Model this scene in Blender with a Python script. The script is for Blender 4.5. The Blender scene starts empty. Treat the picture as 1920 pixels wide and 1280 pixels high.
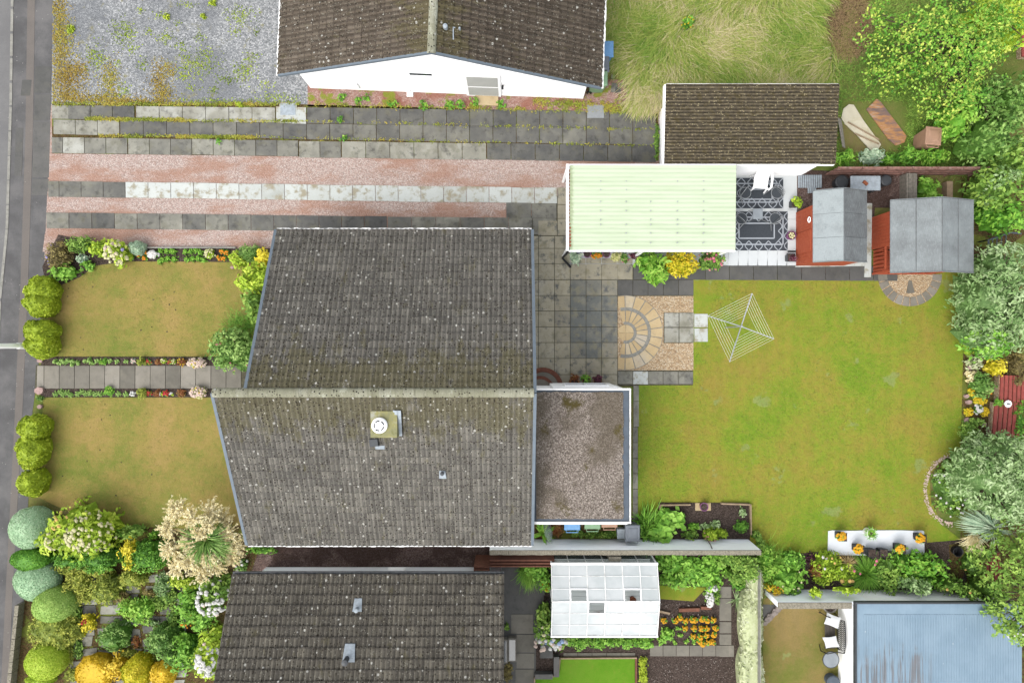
import bpy, math, random
import numpy as np
rnd = random.Random(7)
rs = np.random.RandomState(11)
scene = bpy.context.scene
col = scene.collection
R = math.radians
PI = math.pi
# ---------------------------------------------------------------- camera, sky, sun, exposure
H = 26.667                      # camera height; 48 photo pixels are one metre on the ground
cd = bpy.data.cameras.new('camera'); cam = bpy.data.objects.new('camera', cd); col.objects.link(cam)
cam.location = (0, 0, H); cd.sensor_width = 36; cd.lens = 24; cd.clip_end = 500
scene.camera = cam
w = bpy.data.worlds.new('World'); scene.world = w; w.use_nodes = True
nt = w.node_tree
sky = nt.nodes.new('ShaderNodeTexSky'); sky.sky_type = 'NISHITA'; sky.sun_disc = False
SE, SA = R(52), R(225)          # sun height; compass direction it shines from (south-west)
sky.sun_elevation = SE; sky.sun_rotation = SA
sky.air_density = 1.0; sky.dust_density = 3.0; sky.ozone_density = 1.0
hs = nt.nodes.new('ShaderNodeHueSaturation'); hs.inputs['Saturation'].default_value = 0.22
bg = nt.nodes['Background']; bg.inputs['Strength'].default_value = 0.15
nt.links.new(sky.outputs[0], hs.inputs['Color']); nt.links.new(hs.outputs[0], bg.inputs['Color'])
sd = bpy.data.lights.new('sun', 'SUN'); sd.energy = 0.75; sd.angle = R(55); sd.color = (1, .965, .91)
sun = bpy.data.objects.new('sun', sd); col.objects.link(sun)
sun.rotation_euler = (PI/2 - SE, 0, -SA + PI)   # light comes from (-x,-y)
scene.view_settings.view_transform = 'Standard'; scene.view_settings.look = 'None'
scene.view_settings.exposure = 1.56; scene.view_settings.gamma = 1
# ---------------------------------------------------------------- helpers
def P(px, py, h=0.0):
    k = (H - h) / H / 48.0
    return ((px-960)*k, -(py-640)*k, h)
def tag(o, label=None, cat=None, group=None, kind=None):
    if label: o['label'] = label
    if cat: o['category'] = cat
    if group: o['group'] = group
    if kind: o['kind'] = kind
    return o
WL = {}
def thing(name, label, cat, loc=(0, 0, 0), group=None):
    o = bpy.data.objects.new(name, None); col.objects.link(o); o.location = loc
    o.empty_display_size = .2
    WL[o] = np.array(loc, float)
    return tag(o, label, cat, group)
def unit(a): return a/np.maximum(np.linalg.norm(a, axis=-1, keepdims=True), 1e-9)
class MB:
    """collects faces and links them as one mesh object"""
    def __init__(s): s.v = []; s.l = []; s.s = []; s.t = []; s.m = []; s.n = 0; s.mi = 0
    def add(s, v, f, tone=.5):
        v = np.asarray(v, float).reshape(-1, 3)
        s.v.append(v)
        s.l.append(np.concatenate([np.asarray(q, int) for q in f]) + s.n)
        s.s.append(np.array([len(q) for q in f]))
        s.t.append(np.full(len(f), float(tone)) if np.isscalar(tone) else np.asarray(tone, float))
        s.m.append(np.full(len(f), s.mi)); s.n += len(v); return s
    def quads(s, v, tone):      # v: (m,4,3)
        m = len(v); s.v.append(v.reshape(-1, 3)); s.l.append(np.arange(4*m) + s.n); s.s.append(np.full(m, 4))
        s.t.append(np.broadcast_to(np.asarray(tone, float), (m,)).copy()); s.m.append(np.full(m, s.mi)); s.n += 4*m; return s
    def hexa(s, b, t, tone=.5):  # bottom 4 pts, top 4 pts (counter-clockwise)
        return s.add(list(b)+list(t), [(3,2,1,0),(4,5,6,7),(0,1,5,4),(1,2,6,5),(2,3,7,6),(3,0,4,7)], tone)
    def bx(s, x0, y0, z0, x1, y1, z1, tone=.5):
        x0, x1 = min(x0,x1), max(x0,x1); y0, y1 = min(y0,y1), max(y0,y1)
        q = [(x0,y0),(x1,y0),(x1,y1),(x0,y1)]
        return s.hexa([(a,b,z0) for a,b in q], [(a,b,z1) for a,b in q], tone)
    def ob(s, cx, cy, z0, sx, sy, sz, rz=0, tone=.5, top=1.0, dx=0, dy=0):
        c, n = math.cos(rz), math.sin(rz)
        def r(a, b, k): a, b = a*k, b*k; return (cx+a*c-b*n, cy+a*n+b*c)
        q = [(-sx/2,-sy/2),(sx/2,-sy/2),(sx/2,sy/2),(-sx/2,sy/2)]
        return s.hexa([(*r(a,b,1),z0) for a,b in q], [(r(a,b,top)[0]+dx, r(a,b,top)[1]+dy, z0+sz) for a,b in q], tone)
    def rb(s, cx, cy, z0, sx, sy, sz, rz=0, tone=.5, bev=.02, top=1.0):   # box with bevelled top rim
        s.ob(cx, cy, z0, sx, sy, sz-bev, rz, tone, top)
        k = (sx*top-2*bev)/(sx*top)
        return s.ob(cx, cy, z0+sz-bev, sx*top, sy*top, bev, rz, tone, k)
    def prism(s, pts, z0, z1, tone=.5):
        n = len(pts); a = sum(pts[i][0]*pts[(i+1)%n][1]-pts[(i+1)%n][0]*pts[i][1] for i in range(n))
        if a < 0: pts = pts[::-1]
        v = [(p[0],p[1],z0) for p in pts]+[(p[0],p[1],z1) for p in pts]
        return s.add(v, [tuple(range(n-1,-1,-1)), tuple(range(n,2*n))]+[(i,(i+1)%n,n+(i+1)%n,n+i) for i in range(n)], tone)
    def sheet(s, pts, z, tone=.5):
        n = len(pts); a = sum(pts[i][0]*pts[(i+1)%n][1]-pts[(i+1)%n][0]*pts[i][1] for i in range(n))
        if a < 0: pts = pts[::-1]
        return s.add([(p[0],p[1],z) for p in pts], [tuple(range(n))], tone)
    def tube(s, pts, r, n=6, tone=.5):
        pts = np.asarray(pts, float); k = len(pts); rr = np.full(k, r) if np.isscalar(r) else np.asarray(r, float)
        d = unit(np.gradient(pts, axis=0)); up = np.array([0,0,1.]); V = []
        for i in range(k):
            a = np.cross(d[i], up)
            if np.linalg.norm(a) < .1: a = np.cross(d[i], [1.,0,0])
            a = a/np.linalg.norm(a); b = np.cross(d[i], a)
            for j in range(n):
                t = 2*PI*j/n; V.append(pts[i]+rr[i]*(a*math.cos(t)+b*math.sin(t)))
        F = [(i*n+j, i*n+(j+1)%n, (i+1)*n+(j+1)%n, (i+1)*n+j) for i in range(k-1) for j in range(n)]
        F += [tuple(range(n-1,-1,-1)), tuple(range((k-1)*n, k*n))]
        return s.add(V, F, tone)
    def lathe(s, cx, cy, prof, n=20, tone=.5, sx=1, sy=1, a0=0, a1=2*PI):   # prof: (r,z)
        V = []; full = abs(a1-a0-2*PI) < 1e-6; m = n if full else n+1
        for r, z in prof:
            for j in range(m):
                t = a0+(a1-a0)*j/n; V.append((cx+r*sx*math.cos(t), cy+r*sy*math.sin(t), z))
        F = [(i*m+j, i*m+(j+1)%m, (i+1)*m+(j+1)%m, (i+1)*m+j) for i in range(len(prof)-1) for j in range(n)]
        F += [tuple(range((len(prof)-1)*m, len(prof)*m))]
        return s.add(V, F, tone)
    def grid(s, V, nx, ny, tone=.5):   # V (ny,nx,3)
        F = [(j*nx+i, j*nx+i+1, (j+1)*nx+i+1, (j+1)*nx+i) for j in range(ny-1) for i in range(nx-1)]
        return s.add(V, F, tone)
    def build(s, name, mats, parent=None, base=None, smooth=False):
        if not isinstance(mats, (list, tuple)): mats = [mats]
        v = np.concatenate(s.v); off = WL[parent] if parent is not None else np.array(base if base is not None else (0,0,0), float)
        me = bpy.data.meshes.new(name)
        l = np.concatenate(s.l); sz = np.concatenate(s.s); t = np.concatenate(s.t); mi = np.concatenate(s.m)
        me.vertices.add(len(v)); me.vertices.foreach_set('co', (v-off).astype(np.float32).ravel())
        me.loops.add(len(l)); me.loops.foreach_set('vertex_index', l.astype(np.int32))
        me.polygons.add(len(sz)); me.polygons.foreach_set('loop_start', np.concatenate([[0], np.cumsum(sz)[:-1]]).astype(np.int32))
        me.polygons.foreach_set('material_index', mi.astype(np.int32))
        me.polygons.foreach_set('use_smooth', np.full(len(sz), bool(smooth)))
        at = me.attributes.new('tone', 'FLOAT', 'FACE'); at.data.foreach_set('value', t.astype(np.float32))
        me.update(calc_edges=True); me.validate()
        for m in mats: me.materials.append(m)
        o = bpy.data.objects.new(name, me); col.objects.link(o)
        if parent is not None: o.parent = parent
        else: o.location = off
        WL[o] = off
        return o
    def struct(s, name, mats, smooth=False):
        return tag(s.build(name, mats, smooth=smooth), kind='structure')
def copy_tree(o, loc=None, rz=None, label=None, parent=None):
    c = o.copy(); col.objects.link(c)
    if parent is not None: c.parent = parent
    if loc is not None: c.location = loc; WL[c] = np.array(loc, float)
    if rz is not None: c.rotation_euler = (0, 0, rz)
    if label: c['label'] = label
    for ch in list(o.children): copy_tree(ch, parent=c)
    return c
# ---------------------------------------------------------------- materials
EXPO = 2.4
def C(h, k=1.0):
    if not isinstance(h, str): return tuple(h)+(1,)
    c = [int(h[i:i+2], 16)/255 for i in (1, 3, 5)]
    c = [(x/12.92 if x <= .04045 else ((x+.055)/1.055)**2.4)/EXPO*k for x in c]
    return (*[min(x, .85) for x in c], 1)
class N:
    def __init__(s, name, rough=.85, spec=.25):
        s.mat = bpy.data.materials.new(name); s.mat.use_nodes = True; s.t = s.mat.node_tree
        s.b = s.t.nodes['Principled BSDF']; s.b.inputs['Roughness'].default_value = rough
        s.b.inputs['Specular IOR Level'].default_value = spec
        s.pos = s.new('ShaderNodeNewGeometry').outputs['Position']
    def new(s, k, **kw):
        n = s.t.nodes.new(k)
        for a, b in kw.items(): setattr(n, a, b)
        return n
    def lk(s, a, b): s.t.links.new(a, b)
    def put(s, sock, v):
        if hasattr(v, 'links') or hasattr(v, 'is_linked'): s.lk(v, sock)
        elif isinstance(v, str): sock.default_value = C(v)
        else: sock.default_value = v
    def map(s, sc=(1,1,1), rot=(0,0,0), vec=None):
        n = s.new('ShaderNodeMapping'); n.inputs['Scale'].default_value = sc; n.inputs['Rotation'].default_value = rot
        s.lk(vec or s.pos, n.inputs[0]); return n.outputs[0]
    def noise(s, sc, det=3, ro=.55, vec=None, dist=0):
        n = s.new('ShaderNodeTexNoise'); n.inputs['Scale'].default_value = sc; n.inputs['Detail'].default_value = det
        n.inputs['Roughness'].default_value = ro; n.inputs['Distortion'].default_value = dist
        s.lk(vec or s.pos, n.inputs['Vector']); return n.outputs['Fac']
    def vor(s, sc, out='Distance', vec=None, feat='F1', rand=1):
        n = s.new('ShaderNodeTexVoronoi'); n.feature = feat; n.inputs['Scale'].default_value = sc; n.inputs['Randomness'].default_value = rand
        s.lk(vec or s.pos, n.inputs['Vector'])
        if out == 'Val':
            h = s.new('ShaderNodeSeparateColor'); s.lk(n.outputs['Color'], h.inputs[0]); return h.outputs[0]
        if out == 'Both':
            h = s.new('ShaderNodeSeparateColor'); s.lk(n.outputs['Color'], h.inputs[0]); return n.outputs['Distance'], h.outputs[0]
        return n.outputs[out]
    def m(s, op, a, b=None, c=None, clamp=False):
        n = s.new('ShaderNodeMath', operation=op, use_clamp=clamp)
        s.put(n.inputs[0], a)
        if b is not None: s.put(n.inputs[1], b)
        if c is not None: s.put(n.inputs[2], c)
        return n.outputs[0]
    def step(s, v, a, b):      # smooth 0..1 between a and b
        n = s.new('ShaderNodeMapRange'); n.interpolation_type = 'SMOOTHSTEP'
        s.put(n.inputs['Value'], v); n.inputs['From Min'].default_value = a; n.inputs['From Max'].default_value = b
        return n.outputs[0]
    def ramp(s, f, stops, const=False):
        n = s.new('ShaderNodeValToRGB'); e = n.color_ramp.elements
        if const: n.color_ramp.interpolation = 'CONSTANT'
        if isinstance(stops[0], str): stops = [(i/max(1, len(stops)-1), c) for i, c in enumerate(stops)]
        while len(e) < len(stops): e.new(.5)
        for i, (p, c) in enumerate(stops): e[i].position = p; e[i].color = C(c) if isinstance(c, str) else c
        s.lk(f, n.inputs[0]); return n.outputs[0]
    def mix(s, f, a, b, blend='MIX'):
        n = s.new('ShaderNodeMix', data_type='RGBA', blend_type=blend)
        s.put(n.inputs[0], f); s.put(n.inputs[6], a); s.put(n.inputs[7], b); return n.outputs[2]
    def xyz(s, i):
        n = s.new('ShaderNodeSeparateXYZ'); s.lk(s.pos, n.inputs[0]); return n.outputs[i]
    def tone(s):
        n = s.new('ShaderNodeAttribute', attribute_name='tone'); return n.outputs['Fac']
    def bump(s, f, d=.02, st=.6):
        n = s.new('ShaderNodeBump'); n.inputs['Distance'].default_value = d; n.inputs['Strength'].default_value = st
        s.lk(f, n.inputs['Height']); s.lk(n.outputs[0], s.b.inputs['Normal'])
    def fin(s, c): s.put(s.b.inputs['Base Color'], c); return s.mat
def plain(name, c, rough=.6, var=.12, sc=6, spec=.3, metal=0, dirt=None):
    n = N(name, rough, spec); n.b.inputs['Metallic'].default_value = metal
    f = n.noise(sc, 4, .6)
    cc = n.mix(n.step(f, .3, .7), C(c, 1-var), C(c, 1+var))
    if dirt: cc = n.mix(n.m('MULTIPLY', n.step(n.noise(sc*.6, 5, .7), .5, .7), .7), cc, dirt)
    n.bump(f, .004, .3)
    return n.fin(cc)
def gravel(name, cols, sc=26, wet=None, wsc=.5, patch=None, psc=.6, pth=(.52, .6), bump=.03, stretch=(1,1,1)):
    n = N(name, .95, .1)
    d, v = n.vor(sc, 'Both')
    c = n.ramp(v, cols)
    c = n.mix(n.m('MULTIPLY', n.step(d, .35, .8), .55), c, C(cols[0], .45))
    c = n.mix(n.step(n.noise(sc*.8, 3, .8), .3, .75), c, n.mix(.35, c, C(cols[-1], 1.1)))
    if wet:
        f = n.noise(wsc, 4, .6, n.map(stretch))
        c = n.mix(n.m('MULTIPLY', n.step(f, .44, .58), .85), c, n.mix(.5, c, wet, 'MIX'))
        c = n.mix(n.m('MULTIPLY', n.step(f, .48, .6), .42), c, wet)
    if patch:
        f = n.m('ADD', n.noise(psc, 5, .65), n.m('MULTIPLY', n.noise(7, 3, .7), .16))
        pc = n.ramp(n.noise(14, 3, .8), patch)
        c = n.mix(n.step(f, pth[0]+.08, pth[1]+.08), c, pc)
    n.bump(d, bump, .5)
    return n.fin(c)
def leafmat(name, cols, k=1.0, trans=.22, rough=.6):
    n = N(name, rough, .25)
    t = n.m('ADD', n.m('ADD', n.tone(), n.m('MULTIPLY', n.m('SUBTRACT', n.noise(4, 2, .6), .5), .4)), n.m('MULTIPLY', n.m('SUBTRACT', n.noise(13, 2, .6), .5), .7))
    stops = [(i/max(1, len(cols)-1), C(c, k)) for i, c in enumerate(cols)]
    c = n.ramp(t, stops); n.fin(c)
    tr = n.new('ShaderNodeBsdfTranslucent'); n.lk(c, tr.inputs[0])
    ms = n.new('ShaderNodeMixShader'); ms.inputs[0].default_value = trans
    out = n.t.nodes['Material Output']
    n.lk(n.b.outputs[0], ms.inputs[1]); n.lk(tr.outputs[0], ms.inputs[2]); n.lk(ms.outputs[0], out.inputs[0])
    return n.mat
M = {}
def lawn(name, cols, green=None, spots=True):
    n = N(name, .95, .05)
    f = n.m('ADD', n.m('MULTIPLY', n.noise(.35, 5, .62), .7), n.m('MULTIPLY', n.noise(2.2, 5, .75), .3))
    f = n.m('ADD', f, n.m('MULTIPLY', n.m('SUBTRACT', n.noise(9, 4, .75), .5), .22))
    c = n.ramp(n.step(f, .335, .665), cols)
    if green: c = n.mix(n.m('MULTIPLY', n.step(n.m('SINE', n.m('ADD', n.m('MULTIPLY', n.xyz(0), 10.5), n.m('MULTIPLY', n.noise(1.5, 2), 3))), -.6, .6), .16), c, n.mix(1, c, (1.25, 1.22, 1.1, 1), 'MULTIPLY'))
    if green:                      # greener turf towards one side of the lawn
        ax, a, b, gc = green
        g = n.step(n.m('ADD', n.xyz(ax), n.m('MULTIPLY', n.noise(.6, 3), 3.0)), a, b)
        c = n.mix(n.m('MULTIPLY', g, .8), c, gc)
    st = n.noise(1.0, 5, .8, n.map((2.2, 6, 1)))
    c = n.mix(n.m('MULTIPLY', n.step(st, .5, .72), .45), c, cols[-1])
    c = n.mix(n.m('MULTIPLY', n.step(n.noise(.8, 4, .7, n.map((1, 1, 1), (0, 0, 2))), .5, .7), .4), c, cols[0])
    pt = n.m('ADD', n.noise(.9, 3, .6, n.map((1, 1, 1), (0, 0, .6))), n.m('MULTIPLY', n.noise(7, 4, .8), .2))
    c = n.mix(n.m('MULTIPLY', n.step(pt, .735, .79), .6 if green else 0), c, '#aab878')
    md = n.noise(4.5, 5, .8); c = n.mix(n.m('MULTIPLY', n.step(md, .48, .66), .38), c, n.mix(1, c, (.72, .84, .6, 1), 'MULTIPLY'))
    md2 = n.noise(8, 4, .8, n.map((1, 1, 1), (0, 0, 1.3))); c = n.mix(n.m('MULTIPLY', n.step(md2, .54, .7), .28), c, '#b8985a')
    f2 = n.noise(28, 4, .8); f3 = n.noise(60, 2, .8)
    c = n.mix(n.m('MULTIPLY', n.step(f2, .4, .7), .35), c, n.mix(1, c, (.55, .6, .5, 1), 'MULTIPLY'))
    c = n.mix(n.m('MULTIPLY', n.step(f3, .5, .75), .3), c, n.mix(1, c, (1.5, 1.5, 1.4, 1), 'MULTIPLY'))
    n.bump(n.m('ADD', f2, f3), .03, .5)
    return n.fin(c)
M['lawn'] = lawn('lawn_turf', ['#84a833', '#9bad3e', '#aaa946', '#b2a04e'], (0, 7.8, 5.0, '#78a636'))
M['lawn_front'] = lawn('dry_lawn_turf', ['#8a9846', '#a49f54', '#b6a35e', '#c6a86c'])
M['lawn_small'] = lawn('fresh_lawn_turf', ['#6fa62a', '#78ad30', '#80b036', '#86b03c'])
M['lawn_brown'] = lawn('patchy_lawn_turf', ['#8a8f48', '#9d9156', '#a8935e', '#ae9766'], (0, 11.6, 10.0, '#739636'))
M['rough'] = lawn('rough_ground_turf', ['#6f8a3a', '#82904a', '#918f54', '#988860'])
def asphalt(name, cols, k=1):
    n = N(name, .9, .2); f = n.noise(.8, 5, .65); g = n.noise(45, 3, .9)
    c = n.ramp(n.step(f, .3, .7), cols)
    c = n.mix(n.m('MULTIPLY', n.step(g, .35, .7), .5), c, n.mix(1, c, (1.45, 1.43, 1.4, 1), 'MULTIPLY'))
    d, v = n.vor(9, 'Both')
    c = n.mix(n.m('MULTIPLY', n.m('LESS_THAN', d, .12), n.m('GREATER_THAN', v, .88)), c, '#c4c2bb')
    n.bump(g, .01, .4); return n.fin(c)
M['road'] = asphalt('road_asphalt', ['#7d7c7c', '#898887'])
M['pavement'] = asphalt('pavement_asphalt', ['#605f5f', '#6e6d6d', '#7e7c7b'])
M['trench'] = asphalt('patched_asphalt', ['#7a746f', '#837c76'])
def slabmat(name, cols, stain='#85826f', dark='#4c4b48', moss=None, k=.6, cent=None):
    n = N(name, .9, .15)
    t = n.m('ADD', n.tone(), n.m('MULTIPLY', n.m('SUBTRACT', n.noise(1.7, 4, .6), .5), .9))
    c = n.ramp(t, cols)
    c = n.mix(n.m('MULTIPLY', n.step(n.noise(3.2, 5, .7), .5, .68), k), c, dark)
    c = n.mix(n.m('MULTIPLY', n.step(n.noise(2.1, 4, .6, n.map((1,1,1),(0,0,1))), .52, .66), k*.8), c, stain)
    if moss: c = n.mix(n.m('MULTIPLY', n.step(n.noise(5, 5, .8), .56, .66), .5), c, moss)
    g = n.noise(40, 3, .8)
    c = n.mix(n.m('MULTIPLY', n.step(g, .4, .7), .22), c, n.mix(1, c, (1.5, 1.5, 1.5, 1), 'MULTIPLY'))
    n.bump(g, .004, .4); return n.fin(c)
M['slab'] = slabmat('concrete_slab', ['#686866', '#7e7d77', '#98968b', '#b2b0a2', '#ccccc2'])
M['slab_patio'] = slabmat('patio_slab', ['#80837f', '#a09c8e', '#b6af9a', '#c4bda6', '#d2ccba'], '#a09a82', '#686c6e', '#a0946c', .85)
M['slab_path'] = slabmat('path_slab', ['#7a766c', '#8e897e', '#a09a8e', '#aea89c'], '#a29b8c', '#6c6962', k=.35)
M['slab_dark'] = slabmat('dark_slab', ['#62625f', '#706f6c', '#7e7c78', '#8c8a84'], '#7a786e', '#565655', k=.4)
M['slab_white'] = slabmat('pale_slab', ['#c2c6bf', '#d4d8d2', '#dce1dc', '#e4e8e2'], '#b0a68c', '#b4ae98', k=1.1)
M['slab_sand'] = slabmat('sandstone_slab', ['#d2b88c', '#dec598', '#e8d2a8', '#d8ccb6'], '#d0b68e', '#bca888', k=.4)
M['mortar'] = plain('grey_mortar', '#a3a198', .95, .15, 12)
M['joint'] = plain('dark_joint_soil', '#5f5b48', .95, .35, 9)
M['soil'] = gravel('dark_soil', ['#3a302a', '#52463e', '#65564f', '#786a62'], 30, bump=.05)
M['soil_br'] = gravel('brown_soil', ['#4c3826', '#6e5038', '#82644a', '#6a7038'], 24, patch=['#6b7a34', '#8a9040'], psc=1.1)
M['gravel_grey'] = gravel('grey_gravel', ['#74777a', '#989b9d', '#b2b4b5', '#dadbdb'], 20, wet='#83868a', wsc=.35,
                          patch=['#8d9464', '#a09a68', '#8c8a70'], psc=1.6, pth=(.57, .72))
M['gravel_moss'] = gravel('mossy_gravel', ['#8c8a5c', '#a8973a', '#b29a3c', '#8a6a38'], 16, wet='#8a8c34', wsc=.9)
M['gravel_pink'] = gravel('pink_gravel', ['#bc9c90', '#ccb1a5', '#dac4b9', '#e6d8cf'], 24, wet='#b98a72', wsc=.6, stretch=(.45, 1.3, 1), patch=['#9a8a4a', '#b08a60'], psc=1.5, pth=(.68, .74))
M['gravel_weed'] = gravel('weedy_pink_gravel', ['#a8776a', '#bd9184', '#cba598', '#d8bfb4'], 24, wet='#a86a55', wsc=.9, patch=['#6f8f30', '#98a040', '#a88a50'], psc=1.1, pth=(.53, .6))
M['gravel_beige'] = gravel('beige_gravel', ['#b39270', '#d0b088', '#dcc29c', '#ead9bc'], 20, bump=.04)
M['gravel_red'] = gravel('dark_red_gravel', ['#5c4a44', '#7a635a', '#8a746c', '#a08c86'], 24, wet='#4e3c34', wsc=.8)
M['chips'] = gravel('roof_chippings', ['#544840', '#82766c', '#a0958a', '#ccc0b4'], 27, wet='#6a6050', wsc=.5, patch=['#5c5230', '#6a6038'], psc=.8, pth=(.58, .68))
M['white'] = plain('white_render', (.8,.8,.79), .8, .03, 3)
M['white_wood'] = plain('white_painted_wood', (.66,.655,.64), .6, .05, 5, dirt='#cfccc0')
M['white_wall'] = plain('grey_white_render', (.80,.83,.86), .85, .04, 2.5)
M['white_deck'] = plain('pale_painted_floor', '#eef3f4', .7, .03, 2)
M['slab_paint'] = plain('bright_painted_slab', (.46,.48,.50), .7, .03, 2)
M['pale_panel'] = plain('pale_grey_panel', '#d5d6cf', .7, .04, 3)
M['upvc'] = plain('white_plastic', (.78,.78,.78), .35, .02, 3, spec=.5)
M['verge'] = plain('blue_grey_verge', '#7a8792', .6, .08, 6)
M['darkgrey'] = plain('dark_grey_plastic', '#4c5054', .5, .1, 6)
M['black'] = plain('black_plastic', '#26262a', .5, .2, 6)
M['lead'] = plain('lead_sheet', '#b8c3cb', .6, .15, 9)
M['steel'] = plain('galvanised_metal', '#c4c8ca', .4, .06, 8, metal=.3)
M['glass'] = plain('window_glass', '#3c464c', .1, .2, 2, spec=.8)
M['brick'] = plain('red_brick', '#8d5a48', .9, .15, 9)
M['terracotta'] = plain('terracotta', '#a8613f', .8, .12, 9)
M['purple_pot'] = plain('purple_glazed_clay', '#93578a', .4, .1, 9)
M['wood_red'] = plain('weathered_red_wood', '#a0766a', .9, .3, 8, dirt='#c0aaa0')
M['staging'] = plain('pale_staging_boards', (.6,.62,.6), .8, .1, 8)
M['wood_grey'] = plain('weathered_grey_wood', '#9a9488', .9, .2, 10)
M['wood_brown'] = plain('stained_brown_wood', '#8d5c48', .85, .2, 10, dirt='#6a4436')
M['wood_raw'] = plain('raw_timber', '#b9a184', .85, .15, 8)
M['bark'] = plain('bark', '#6a5a48', .95, .25, 14)
M['stone'] = plain('rough_stone', '#a69a92', .9, .25, 10)
M['stone_pink'] = plain('pink_stone', '#c8a8a0', .9, .2, 10)
M['kerb'] = plain('concrete_kerb', '#a9a79e', .9, .15, 7, dirt='#86847a')
M['coping'] = plain('lichened_coping', '#a39c8a', .95, .3, 22, dirt='#5f5a4a')
# ---------------------------------------------------------------- more materials
def tilemat(name, axis, zr, k=1.0, cols=('#5c5954', '#6c6963', '#7b7770', '#8d897f'), lich=.91, moss='#5a5634', mk=.6):
    n = N(name, .92, .12)
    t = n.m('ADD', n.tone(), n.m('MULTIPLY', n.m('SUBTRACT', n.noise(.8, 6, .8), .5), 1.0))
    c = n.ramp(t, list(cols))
    g = n.noise(30, 4, .8)
    c = n.mix(n.m('MULTIPLY', n.step(g, .35, .7), .45), c, n.mix(1, c, (1.7, 1.7, 1.65, 1), 'MULTIPLY'))
    g2 = n.noise(17, 3, .8, n.map((1, 1, 1), (0, 0, .4)))
    c = n.mix(n.m('MULTIPLY', n.step(g2, .52, .68), .5), c, n.mix(1, c, (.55, .53, .48, 1), 'MULTIPLY'))
    # grime running down the slope
    st = (9, .9, .9) if axis == 0 else (.9, 9, .9)
    c = n.mix(n.m('MULTIPLY', n.step(n.noise(1.0, 4, .7, n.map(st)), .5, .66), .4), c, '#4a463c')
    # olive and brown moss, thick under the ridge
    zz = n.m('MULTIPLY', n.step(n.xyz(2), zr-1.1, zr-.1), .25)
    f = n.m('ADD', n.m('ADD', n.noise(1.0, 5, .75, n.map((2.6, 1.3, 1) if axis == 0 else (1.3, 2.6, 1))), zz), n.m('MULTIPLY', n.noise(11, 4, .85), .34))
    c = n.mix(n.m('MULTIPLY', n.step(f, .75, .87), mk), c, n.ramp(n.noise(6, 3, .7), [moss, '#6e6844', '#54462f']))
    gl = n.noise(21, 4, .9, n.map((1, 1, 1), (0, 0, .9)))
    c = n.mix(n.m('MULTIPLY', n.step(gl, .57, .68), .6), c, '#bdbab0')
    # dark specks and pale lichen spots
    d, v = n.vor(13, 'Both')
    c = n.mix(n.m('MULTIPLY', n.m('LESS_THAN', n.m('ADD', d, n.m('MULTIPLY', n.noise(30, 2), .3)), .5), n.m('GREATER_THAN', v, .7)), c, '#3c362c')
    d, v = n.vor(7.5, 'Both', n.map((1,1,1),(0,0,.7)))
    sp = n.m('LESS_THAN', d, n.m('MULTIPLY', n.m('SUBTRACT', v, lich-.30), .85))
    c = n.mix(n.m('MULTIPLY', sp, n.m('GREATER_THAN', n.m('ADD', v, n.m('MULTIPLY', n.noise(1.4, 4, .7), .9)), lich+.44)), c, '#cbc9c0')
    d, v = n.vor(19, 'Both', n.map((1,1,1),(0,0,.3)))
    c = n.mix(n.m('MULTIPLY', n.m('MULTIPLY', n.m('LESS_THAN', d, .34), n.m('GREATER_THAN', v, .86)), .8), c, '#a9a698')
    n.bump(n.m('ADD', g, n.m('MULTIPLY', f, 2)), .012, .5)
    return n.fin(c)
M['tile_main'] = tilemat('mossy_concrete_tile', 0, 5.3)
M['tile_south'] = tilemat('dark_concrete_tile', 0, 9, cols=('#524e48', '#625d55', '#716c62', '#807a6e'), mk=.5)
M['tile_north'] = tilemat('brown_mossy_tile', 1, 5.2, cols=('#52493f', '#61574c', '#6f6458', '#7e7468'), moss='#5c4828')
M['ridge'] = tilemat('pale_ridge_tile', 0, 5.5, cols=('#a4a590', '#b6b7a2', '#c6c7b4', '#d0d2c2'), mk=.45)
def corr():
    n = N('corrugated_fibre_cement', .95, .1)
    g = n.noise(22, 4, .8); 
    yw = n.m('SINE', n.m('MULTIPLY', n.xyz(1), 2*PI/.115))
    c = n.ramp(n.step(n.m('ADD', yw, n.m('MULTIPLY', n.noise(9, 5, .88), 11)), 2.6, 8.4), ['#38342c', '#554e42', '#6e6452', '#968a6e'])
    c = n.mix(n.m('MULTIPLY', n.step(n.noise(5, 5, .8), .5, .62), .6), c, '#5d5230')
    d, v = n.vor(16, 'Both'); c = n.mix(n.m('MULTIPLY', n.m('LESS_THAN', n.m('ADD', d, n.m('MULTIPLY', n.noise(40, 2), .3)), .5), n.m('GREATER_THAN', v, .8)), c, '#b4a886')
    c = n.mix(n.m('MULTIPLY', n.step(n.noise(26, 3, .85), .55, .72), .5), c, '#2e2a24')
    n.bump(g, .02, .6); return n.fin(c)
M['corr'] = corr()
def carport():
    n = N('translucent_corrugated_plastic', .45, .35)
    f = n.noise(1.0, 4, .6, n.map((.6, 5, 1)))
    c = n.mix(n.step(f, .4, .68), C('#e0eecd'), C('#d6e6c2'))
    c = n.mix(n.m('MULTIPLY', n.step(n.noise(1.0, 5, .7, n.map((3, 12, 1))), .64, .76), .35), c, '#b9c49c')
    c = n.mix(n.m('MULTIPLY', n.step(n.m('ADD', n.xyz(0), n.m('MULTIPLY', n.noise(9, 3), .25)), 2.36, 2.22), .6), c, '#8d9a5c')
    return n.fin(c)
M['carport'] = carport()
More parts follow.
